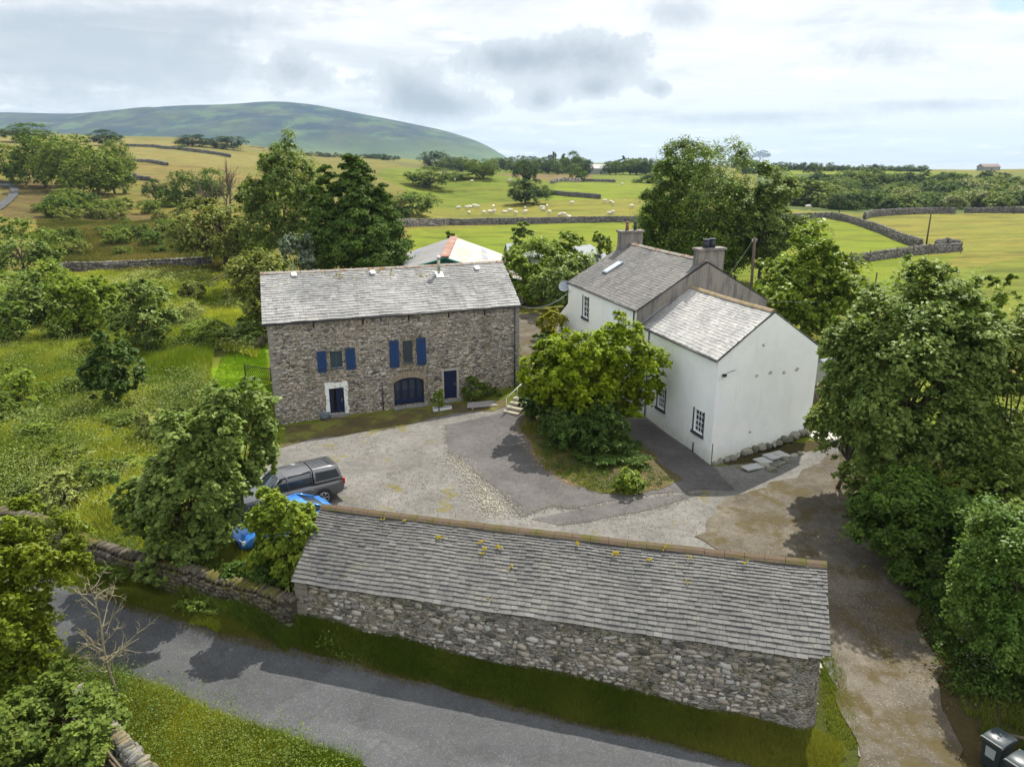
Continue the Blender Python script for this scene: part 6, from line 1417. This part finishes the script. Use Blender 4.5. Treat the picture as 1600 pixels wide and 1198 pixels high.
# ---------------------------------------------------------------- poles, wires, fences
POLE=plain('pole_wood',(.085,.065,.05),.9,.15)
def pole(label,base,top,r=.13,arm=None,name='telegraph_pole'):
    root=thing(name,label,'pole',tuple(base)); m=MB(POLE); m.tube([np.array(base)-[0,0,.3],top],[r,r*.75],8); part('post',m,root)
    a=MB(POLE); a.box(np.array(top)-[0,0,.35],(arm or .5,.09,.1),yaw=.6); part('crossarm',a,root)
    i=MB(plain('insulator',(.3,.3,.32)))
    for s in (-1,1): i.cyl(np.array(top)+[s*.2,.12*s,-.3],np.array(top)+[s*.2,.12*s,-.12],.04,6)
    part('insulator',i,root); return root
b=G(1447,384); t=pY(1456,326,b[1]+.5); pole('leaning telegraph pole where the curved wall meets the low wall',b,t,.14)
b=np.array([17.7,56.,h1(17.7,56)]); b=pY(1176,446,56.); b[2]=h1(b[0],56.); t=pY(1179.5,371,56.); pole('telegraph pole close behind the farmhouse',b,t,.13); TP=t
b=G(1311,334); t=pY(1316,292,b[1]); pole('far telegraph pole before the bushy valley',b,t,.13)
b=G(1584,334); t=pY(1586,312,b[1]); pole('short telegraph pole at the right end of the far wall',b,t,.13)
b=pY(1368,270,520); t=pY(1369,256,520); pole('tiny mast on the right skyline',b,t,.16)
def wire(label,a,b,sag,mat,r=.012):
    a=np.array(a);b=np.array(b); m=MB(mat); m.tube([a*(1-t)+b*t-np.array([0,0,4*sag*t*(1-t)]) for t in np.linspace(0,1,18)],r,5); o=part('cable',m,None,tuple((a+b)/2)); tag(o,label,'cable')
WIRE=plain('cable_grey',(.10,.14,.14),.6)
wire('overhead cable sagging from the barn eave to the farmhouse corner',(.62,49.2,6.5),(4.6,57.0,6.3),.55,WIRE,.02)
wire('overhead cable from the farmhouse chimney gable up to the close telegraph pole',(14.2,48.75,8.4),TP,.05,plain('cable_pale',(.16,.18,.14)),.006)
e=pY(1600,470,62); wire('overhead cable running right from the rear eave of the farmhouse',(17.5,49.9,6.7),e+np.array([8,2,0]),.15,WIRE,.008)
FW=plain('fence_wood',(.12,.095,.065),.9,.15,0,.3,8); FWD=plain('dark_trellis',(.045,.035,.025),.9,.15)
def trellis(label,a,b,h,parent=None,name='trellis_gate'):
    a=np.array(a,float);b=np.array(b,float);L=np.linalg.norm((b-a)[:2]);d=(b-a)/L; root=thing(name,label,'gate',tuple(a)); m=MB(FWD)
    for q in (a,b): m.tube([q-[0,0,.3],q+[0,0,h+.15]],.05,5)
    m.tube([a+[0,0,h],b+[0,0,h]],.03,4); m.tube([a+[0,0,.12],b+[0,0,.12]],.03,4); part('frame',m,root)
    s=MB(FWD); n=int((L+h)/.17)
    for i in range(n):
        x0=i*.17-h*.7; x1=x0+h*.7; z0,z1=.12,h
        if x0<0: z0=.12+(h-.12)*(-x0)/(h*.7);x0=0
        if x1>L: z1=h-(h-.12)*(x1-L)/(h*.7);x1=L
        if x1>x0: s.tube([a+d*x0+[0,0,z0],a+d*x1+[0,0,z1]],.022,4)
    part('lattice',s,root)
a=G(384,590);b=G(424,596);trellis('dark lattice gate on the lawn by the left gable of the barn',a,b,.95)
a=G(399,552);b=G(414,542);trellis('smaller lattice panel behind the gate on the lawn',a,b,1.0)
def rails(label,P,h,nr,name='rail_fence',sp=2.2,group=None):
    root=thing(name,label,'fence',tuple(P[0])); prev=None
    for a,b in zip(P[:-1],P[1:]):
        L=np.linalg.norm((b-a)[:2]);n=max(1,int(L/sp))
        for i in range(n+1 if (b is P[-1] or np.array_equal(b,P[-1])) else n):
            q=a+(b-a)*i/n; q=np.array([q[0],q[1],h1(q[0],q[1])]); m=MB(FW); m.box(q+[0,0,h/2],(.11,.11,h+.3)); part('post',m,root)
            if prev is not None:
                for k in range(nr): r=MB(FW); zz=h*(.95-k*.9/max(1,nr)); r.box((prev+q)/2+[0,0,zz],(.0001,.04,.09)) if False else r.tube([prev+[0,0,zz],q+[0,0,zz]],.04 if nr>1 and sp<3 else .012,4); part('rail',r,root)
            prev=q
rails('wooden post and rail fence across the meadow left of the willow bush',[G(298,462),G(327,455),G(354,440)],1.2,3)
rails('wooden post and wire fence on the slope by the rail fence',[G(354,466),G(375,455),G(400,430)],1.0,2,'wire_fence',3.2)
rails('row of thin posts and wire standing along the low wall in the right field',[G(1328,413),G(1358,410),G(1400,404),G(1450,398),G(1501,395)],1.5,2,'wire_fence',3.6)
rails('wire fence with dark posts behind the corner stone wall',[bw[0]+[-.45,-.2,0],bw[2]+[-.45,-.2,0],bw[2]+bwd*2+[-.45,-.2,0]],1.25,4,'wire_fence',1.6)
rails('leaning fence posts in the near right field above the sycamore',[G(1367,449),G(1402,450),G(1521,465)],1.5,1,'wire_fence',5)
# dark timber screen and lean-to beyond the gable
sc=thing('timber_screen','dark reddish timber screen just right of the white gable','fence',(18.2,42.5,.8)); m=MB(plain('red_brown_timber',(.055,.03,.025)))
for k in range(12): m.box((18.05+k*.16,42.4+k*.12,1.9),(.09,.03,2.2),yaw=.6)
part('slats',m,sc); m=MB(plain('red_brown_timber',(.055,.03,.025))); m.box((18.95,43.05,2.9),(2.4,.06,.1),yaw=.64); m.box((18.95,43.05,1.0),(2.4,.06,.1),yaw=.64); part('rail',m,sc)
small_shed('low teal felted shed roof behind the timber screen',21.2,46.5,3,3,1.8,2.3,.5,'blue')
m=MB(plain('concrete_pad',(.34,.33,.30))); g=G(1284,682); m.box((g[0]+.1,g[1],g[2]+.03),(1.8,1.6,.12),yaw=.4); tag(part('concrete_pad',m,None,tuple(g)),'pale concrete pad at the right foot of the white gable','slab')

# ---------------------------------------------------------------- sheep
FLEECE=plain('fleece',(.60,.56,.47),.95,.05,0,.15,9); FACE=plain('sheep_face',(.35,.32,.28),.9,.1)
def sheep_mesh(lying,seed):
    import bmesh
    rs=np.random.RandomState(seed); me=bpy.data.meshes.new('sheep'); bm=bmesh.new()
    def blob(c,s,sub=2,mi=0,rough=.06):
        n0=len(bm.verts); r=bmesh.ops.create_icosphere(bm,subdivisions=sub,radius=1)
        for v in r['verts']:
            p=np.array(v.co); v.co=Vector(np.array(c)+p*np.array(s)*(1+rs.normal(0,rough)))
        for f in {f for v in r['verts'] for f in v.link_faces}: f.material_index=mi; f.smooth=True
    z=.38 if lying else .66
    blob((0,0,z),(.50,.24,.27),3); blob((-.36,0,z+.0),(.20,.21,.22)); blob((.40,0,z+.10),(.20,.17,.19)); blob((.55,0,z+(.12 if lying else -.02)),(.14,.11,.13))
    hz=z+.16 if lying else z-.22; blob((.72,0,hz),(.16,.08,.09),2,1,.01); blob((.62,.10,hz+.06),(.03,.07,.03),1,1,.0); blob((.62,-.10,hz+.06),(.03,.07,.03),1,1,.0); blob((-.56,0,z-.02),(.06,.05,.12),1)
    if not lying:
        for x in(-.34,.34):
            for y in(-.13,.13): blob((x,y,.42),(.075,.065,.16),1); blob((x+.01,y,.19),(.035,.035,.20),1,1,.0)
    else:
        for x in(-.3,.36):
            for y in(-.2,.2): blob((x+.1,y,.10),(.16,.05,.07),1,1,.0)
    bm.to_mesh(me); bm.free(); me.materials.append(FLEECE); me.materials.append(FACE); return me
SM=[sheep_mesh(False,1),sheep_mesh(True,2)]
for i,(zx,zy) in enumerate([(290,400),(340,406),(352,401),(365,396),(388,395),(405,401),(355,431),(443,436),(478,433),(484,425),(503,428),(498,400),(567,427),(597,424),(633,440),(686,402),(688,432),(790,405),(796,412),(818,397),(832,433),(897,443),(918,448),(938,462),(950,458),(968,377),(1160,365),(1197,365),(1210,380),(1320,397),(1192,434),(1208,434),(270,236),(372,240),(600,240),(1265,262),(585,238)]):
    px,py=640+zx/3.81,220+zy/3.81+1.6; g=G(px,py); o=bpy.data.objects.new('sheep',SM[0 if i%3 else 1]); COL.objects.link(o); o.location=g; o.rotation_euler=(0,0,i*2.4); o.scale=(1.25,1.25,1.25)
    tag(o,'white sheep grazing in the fields beyond the long stone wall','sheep','sheep in the far fields')
for i,(px,py) in enumerate([(1262,327),(1435,275.5),(1438,275.5)]):
    g=G(px,py); o=bpy.data.objects.new('sheep',SM[0]); COL.objects.link(o); o.location=g; o.rotation_euler=(0,0,i*1.4); o.scale=(1.4,)*3; tag(o,'white sheep grazing in the fields beyond the long stone wall','sheep','sheep in the far fields')

# ---------------------------------------------------------------- the cars and the bins
RUBR=plain('tyre_rubber',(.02,.02,.02),.8,.2); RIM=plain('alloy',(.35,.36,.38),.35,.5,.7); CHROME=plain('chrome_trim',(.5,.52,.55),.2,.6,.8); CGLASS=newmat('car_glass',lambda t:(.02,.03,.04),.05,.9)
def carpaint(name,c): return newmat(name,lambda t:{'Base Color':t.mix(t.noise(t.obj(),2,2),c,tuple(q*1.25 for q in c)),'Coat Weight':.6,'Coat Roughness':.08},.35,.5,.35)
def car(name,label,loc,heading,paint,kind):
    """x forward, y left; body lofted from cross sections"""
    root=thing(name,label,'pickup truck' if kind=='pickup' else 'car',loc); root.rotation_euler=(0,0,heading)
    P=lambda m,nm,par=None: (lambda o:(setattr(o,'parent',par or root),o)[1])(part(nm,m))
    hw=.92 if kind=='pickup' else .88; L=2.62 if kind=='pickup' else 2.2; gh=.30 if kind=='pickup' else .22
    def loft(m,st,ring,cap=True):
        n=len(ring(st[0])); V=[v for s in st for v in ring(s)]; F=[(i*n+j,(i+1)*n+j,(i+1)*n+(j+1)%n,i*n+(j+1)%n) for i in range(len(st)-1) for j in range(n)]
        F=[f[::-1] for f in F]; m.add(V,F,True)
        if cap: m.add([V[j] for j in range(n)],[tuple(range(n))]); m.add([V[(len(st)-1)*n+j] for j in range(n)],[tuple(range(n))[::-1]])
    belt=1.02 if kind=='pickup' else .92; roof=1.80 if kind=='pickup' else 1.47
    if kind=='pickup': st=[(L,.50,.70,.80),(L-.1,.42,.88,.90),(L-.35,.34,1.0,.97),(1.25,.32,1.08,1.),(.95,.32,1.10,1.),(-1.,.32,1.10,1.),(-2.2,.34,1.12,1.),(-L+.1,.42,1.12,.97),(-L,.55,1.05,.90)]
    else: st=[(L,.42,.60,.80),(L-.12,.32,.72,.90),(L-.4,.26,.84,.97),(.95,.24,.95,1.),(-1.,.24,.98,1.),(-1.7,.26,1.0,.98),(-L+.08,.34,.98,.93),(-L,.48,.85,.86)]
    b=MB(paint)
    def ring(s):
        x,zb,zt,k=s; w=hw*k
        return [(x,-w*.90,zb),(x,-w,zb+.12),(x,-w,zt-.22),(x,-w*.965,zt-.05),(x,-w*.86,zt),(x,0,zt+.035),(x,w*.86,zt),(x,w*.965,zt-.05),(x,w,zt-.22),(x,w,zb+.12),(x,w*.90,zb)]
    loft(b,st,ring); body=P(b,'body')
    # greenhouse
    if kind=='pickup': gs=[(1.12,1.06,.82,.80),(.45,1.72,.80,.66),(.15,1.78,.80,.66),(-.9,1.80,.80,.66),(-1.10,1.80,.80,.68)]
    else: gs=[(1.0,.93,.80,.78),(.30,1.38,.78,.62),(0,1.43,.78,.62),(-1.0,1.42,.78,.60),(-1.75,1.10,.76,.66),(-1.95,.99,.76,.72)]
    g=MB(CGLASS); zb=1.05 if kind=='pickup' else .90
    loft(g,gs,lambda s:[(s[0],-s[2],zb),(s[0],-s[3]-.02,max(s[1]-.02,zb+.01)),(s[0],s[3]+.02,max(s[1]-.02,zb+.01)),(s[0],s[2],zb)]); P(g,'window')
    r=MB(paint); rs2=[s for s in gs if s[1]>1.3]; 
    for a,c in zip(rs2[:-1],rs2[1:]):
        V=[]; 
        for s in (a,c): V+=[(s[0],-s[3]-.03,s[1]-.05),(s[0],-s[3]*.85,s[1]+.01),(s[0],0,s[1]+.035),(s[0],s[3]*.85,s[1]+.01),(s[0],s[3]+.03,s[1]-.05)]
        r.add(V,[(k,k+1,k+6,k+5) for k in range(4)],True)
    for y in (-1,1):
        if kind=='pickup': pl=[((1.12,.83,1.06),(.45,.68,1.72)),((.10,.81,1.05),(.10,.70,1.78)),((-1.06,.82,1.05),(-1.06,.70,1.79))]
        else: pl=[((1.0,.80,.93),(.30,.65,1.38)),((-.1,.80,.93),(-.1,.66,1.42)),((-1.0,.79,.96),(-1.0,.64,1.42)),((-1.9,.76,1.0),(-1.05,.64,1.42))]
        for (x0,y0,z0),(x1,y1,z1) in pl: r.tube([(x0,y0*y,z0),(x1,y1*y,z1)],.04,5)
        r.tube([(gs[1][0],y*(gs[1][3]+.03),gs[1][1]-.01),(-1.05,y*(gs[1][3]+.03),gs[-2][1] if kind=='pickup' else 1.41)],.035,5)
    P(r,'roof')
    if kind=='pickup':
        c=MB(paint); cs=[(-1.14,.84,.72,1.86),(-1.9,.85,.73,1.86),(-2.40,.85,.72,1.80),(-2.60,.84,.70,1.15)]
        loft(c,cs,lambda s:[(s[0],-s[1]-.03,1.08),(s[0],-s[1],1.35 if s[3]>1.3 else 1.1),(s[0],-s[2],s[3]-.06),(s[0],-s[2]*.8,s[3]),(s[0],s[2]*.8,s[3]),(s[0],s[2],s[3]-.06),(s[0],s[1],1.35 if s[3]>1.3 else 1.1),(s[0],s[1]+.03,1.08)])
        for k in range(7): c.box((-1.75,-.5+k*.166,1.868),(1.1,.06,.02))
        cn=P(c,'canopy')
        for y in (-1,1):
            g=MB(CGLASS); g.add([(-1.25,y*.868,1.28),(-2.38,y*.868,1.28),(-2.28,y*.79,1.66),(-1.25,y*.79,1.68)],[(0,1,2,3) if y>0 else (3,2,1,0)]); g.add([(-1.25,y*.85,1.28),(-2.38,y*.85,1.28),(-2.28,y*.775,1.66),(-1.25,y*.775,1.68)],[(3,2,1,0)]); P(g,'side_window',cn).parent=cn
            t=MB(CHROME); t.box((-1.8,y*.89,1.24),(1.3,.015,.03)); P(t,'side_trim')
            k=MB(plain('tail_red',(.35,.01,.01),.3,.5)); k.box((-2.6,y*.80,.98),(.10,.18,.28)); P(k,'tail_light')
        bm_=MB(CHROME); bm_.box((-2.68,0,.55),(.16,1.6,.14)); P(bm_,'bumper')
        for y in(-1,1):
            mr=MB(CHROME); mr.box((.82,y*1.03,1.18),(.14,.22,.17)); P(mr,'mirror')
            hd=MB(CHROME); hd.box((.0,y*.925,.92),(.16,.02,.03)); hd.box((-1.0,y*.925,.92),(.16,.02,.03)); P(hd,'door_handle')
    else:
        for y in (-1,1):
            mr=MB(paint); mr.box((.72,y*.97,1.0),(.13,.2,.14)); P(mr,'mirror')
            k=MB(plain('tail_red',(.35,.01,.01),.3,.5)); k.box((-L+.06,y*.70,.80),(.10,.22,.2)); P(k,'tail_light')
    hl=MB(newmat('headlight',lambda t:(.55,.6,.65),.1,.8))
    for y in(-1,1): hl=MB(hl.mats[0]); hl.box((L-.17,y*hw*.70,.80 if kind=='pickup' else .64),(.22,.36,.15)); P(hl,'headlight')
    gr=MB(BLACKP); gr.box((L-.0,0,.62 if kind=='pickup' else .50),(.05,.9,.26)); P(gr,'grille'); np_=MB(plain('plate_white',(.6,.6,.58))); np_.box((L+.03,0,.45),(.02,.5,.11)); P(np_,'number_plate')
    wr=.39 if kind=='pickup' else .32; wx=(1.62,-1.52) if kind=='pickup' else (1.35,-1.32)
    for x in wx:
        for y in(-1,1):
            ar=MB(BLACKP); ar.cyl((x,y*(hw+.004),wr+.02),(x,y*(hw-.25),wr+.02),wr+.07,20); P(ar,'wheel_arch')
            w=MB(RUBR); w.cyl((x,y*(hw+.03),wr),(x,y*(hw-.2),wr),wr,22); wo=P(w,'wheel')
            m=MB(RIM); m.cyl((x,y*(hw+.035),wr),(x,y*(hw+.0),wr),wr*.20,10)
            for k in range(6):
                a=k*math.pi/3; m.tube([(x+.05*math.cos(a),y*(hw+.035),wr+.05*math.sin(a)),(x+wr*.64*math.cos(a),y*(hw+.035),wr+wr*.64*math.sin(a))],.028,4)
            m.tube([(x+wr*.66*math.cos(a),y*(hw+.03),wr+wr*.66*math.sin(a)) for a in np.linspace(0,6.283,19)],.025,4,False); ro=P(m,'rim'); ro.parent=wo
    return root
hd_=math.atan2(31.15-34.1,-12.7-8.55+17.1)  # towards the lane wall
car('pickup_truck','dark grey pickup truck with a ribbed canopy parked under the sycamore',(-10.85,32.3,h1(-10.85,32.3)+.03),math.atan2(-2.75,-4.15),carpaint('dark_grey_paint',(.075,.078,.085)),'pickup')
car('parked_car','bright blue car half hidden by the tall shrub at the end of the outbuilding',(-10.15,29.35,h1(-10.15,29.35)+.03),math.atan2(-2.6,-2.9),carpaint('blue_paint',(.03,.18,.55)),'car')
def bin_(loc,yaw,label):
    root=thing('wheelie_bin',label,'wheelie bin',loc); root.rotation_euler=(0,0,yaw)
    P=lambda m,nm: setattr(part(nm,m),'parent',root) or bpy.data.objects[-1]
    BP=plain('bin_plastic',(.022,.030,.034),.42,.45,0,.2,4); LP=plain('bin_lid_plastic',(.030,.042,.048),.38,.5,0,.2,4)
    m=MB(BP); m.hexa([(-.22,-.25,.06),(.22,-.25,.06),(.22,.22,.06),(-.22,.22,.06),(-.28,-.33,.98),(.28,-.33,.98),(.28,.36,.98),(-.28,.36,.98)]); m.box((0,.01,.97),(.62,.76,.05)); o=part('body',m); o.parent=root
    l=MB(LP); V=[]
    for y,z in ((-.39,1.0),(-.36,1.06),(-.1,1.10),(.2,1.09),(.40,1.03)): V+=[(-.30,y,z-.03),(-.25,y,z),(.25,y,z),(.30,y,z-.03)]
    l.add(V,[(i*4+j,i*4+j+1,i*4+j+5,i*4+j+4) for i in range(4) for j in range(3)],True); l.box((0,-.01,1.005),(.62,.80,.03)); l.box((0,-.39,1.02),(.58,.05,.08)); o=part('lid',l); o.parent=root
    h=MB(BP); h.tube([(-.22,.44,.96),(.22,.44,.96)],.018,6); h.tube([(-.22,.36,.93),(-.22,.44,.96)],.018,6); h.tube([(.22,.36,.93),(.22,.44,.96)],.018,6); o=part('handle',h); o.parent=root
    for x in(-1,1):
        w=MB(RUBR); w.cyl((x*.27,.27,.10),(x*.22,.27,.10),.10,14); o=part('wheel',w); o.parent=root
    s=MB(plain('bin_sticker',(.30,.33,.33))); s.add([(-.13,-.312,.45),(.13,-.312,.45),(.145,-.334,.80),(-.145,-.334,.80)],[(0,1,2,3)]); o=part('sticker',s); o.parent=root
q=pz(1562,1150,.05); bin_((q[0],q[1],-1.02),math.radians(-62),'dark wheelie bin farther from the camera under the elder bush')
q=pz(1597,1180,.05); bin_((q[0]-.05,q[1]-.15,-1.02),math.radians(-62),'dark wheelie bin nearer the camera at the bottom right corner')
m=MB(FW); a=pz(1580,1130,.0);a[2]=-.4; m.tube([a+[0,.4,-.3],a+[.9,-.7,.25]],.06,6); tag(part('fallen_rail',m,None,tuple(a)),'mossy rail leaning behind the wheelie bins','rail')
# creamy flower heads of the elder
def umbels(parent,n,c,rad,seed):
    rs=np.random.RandomState(seed); d=unit(rs.normal(size=(n,3))+np.array([-.55,-.75,.1])); C=np.array(c)+d*np.array(rad)*rs.uniform(.9,1.05,(n,1)); C=(C[:,None,:]+rs.normal(0,.09,(n,22,3))*[1,1,.5]).reshape(-1,3)
    V,F,T=leaves(C,unit(rs.normal(size=C.shape)*.5+[0,0,1]),.055,rs,rs.rand(len(C))); part('blossom',me_np('blossom',V,F,LF2,{'tone':T}),parent)
LF2=leafmat('elder_blossom',(.50,.48,.36),(.66,.64,.52),.2,.7)
for o in list(COL.objects):
    if o.name=='elder_bush': 
        c=pY(1530,1000,22.0); umbels(o,60,(c[0]+.45,22.0,c[2]),(1.35,1.2,1.5),3)
# ---------------------------------------------------------------- haze
def build_haze():
    import bmesh
    m=MB(None); 
    mat=bpy.data.materials.new('haze_air'); mat.use_nodes=True; t=NT(mat.node_tree); t.n.clear(); o=t.node('ShaderNodeOutputMaterial'); v=t.node('ShaderNodeVolumePrincipled')
    v.inputs['Color'].default_value=(.50,.66,.86,1); v.inputs['Density'].default_value=HAZE; v.inputs['Anisotropy'].default_value=.1; t.l.new(v.outputs[0],o.inputs['Volume'])
    m.mats=[mat]; m.box((500,4300,140),(11600,11400,342)); ob=part('haze',m); ob['kind']='stuff'
HAZE=.85e-4
build_haze()
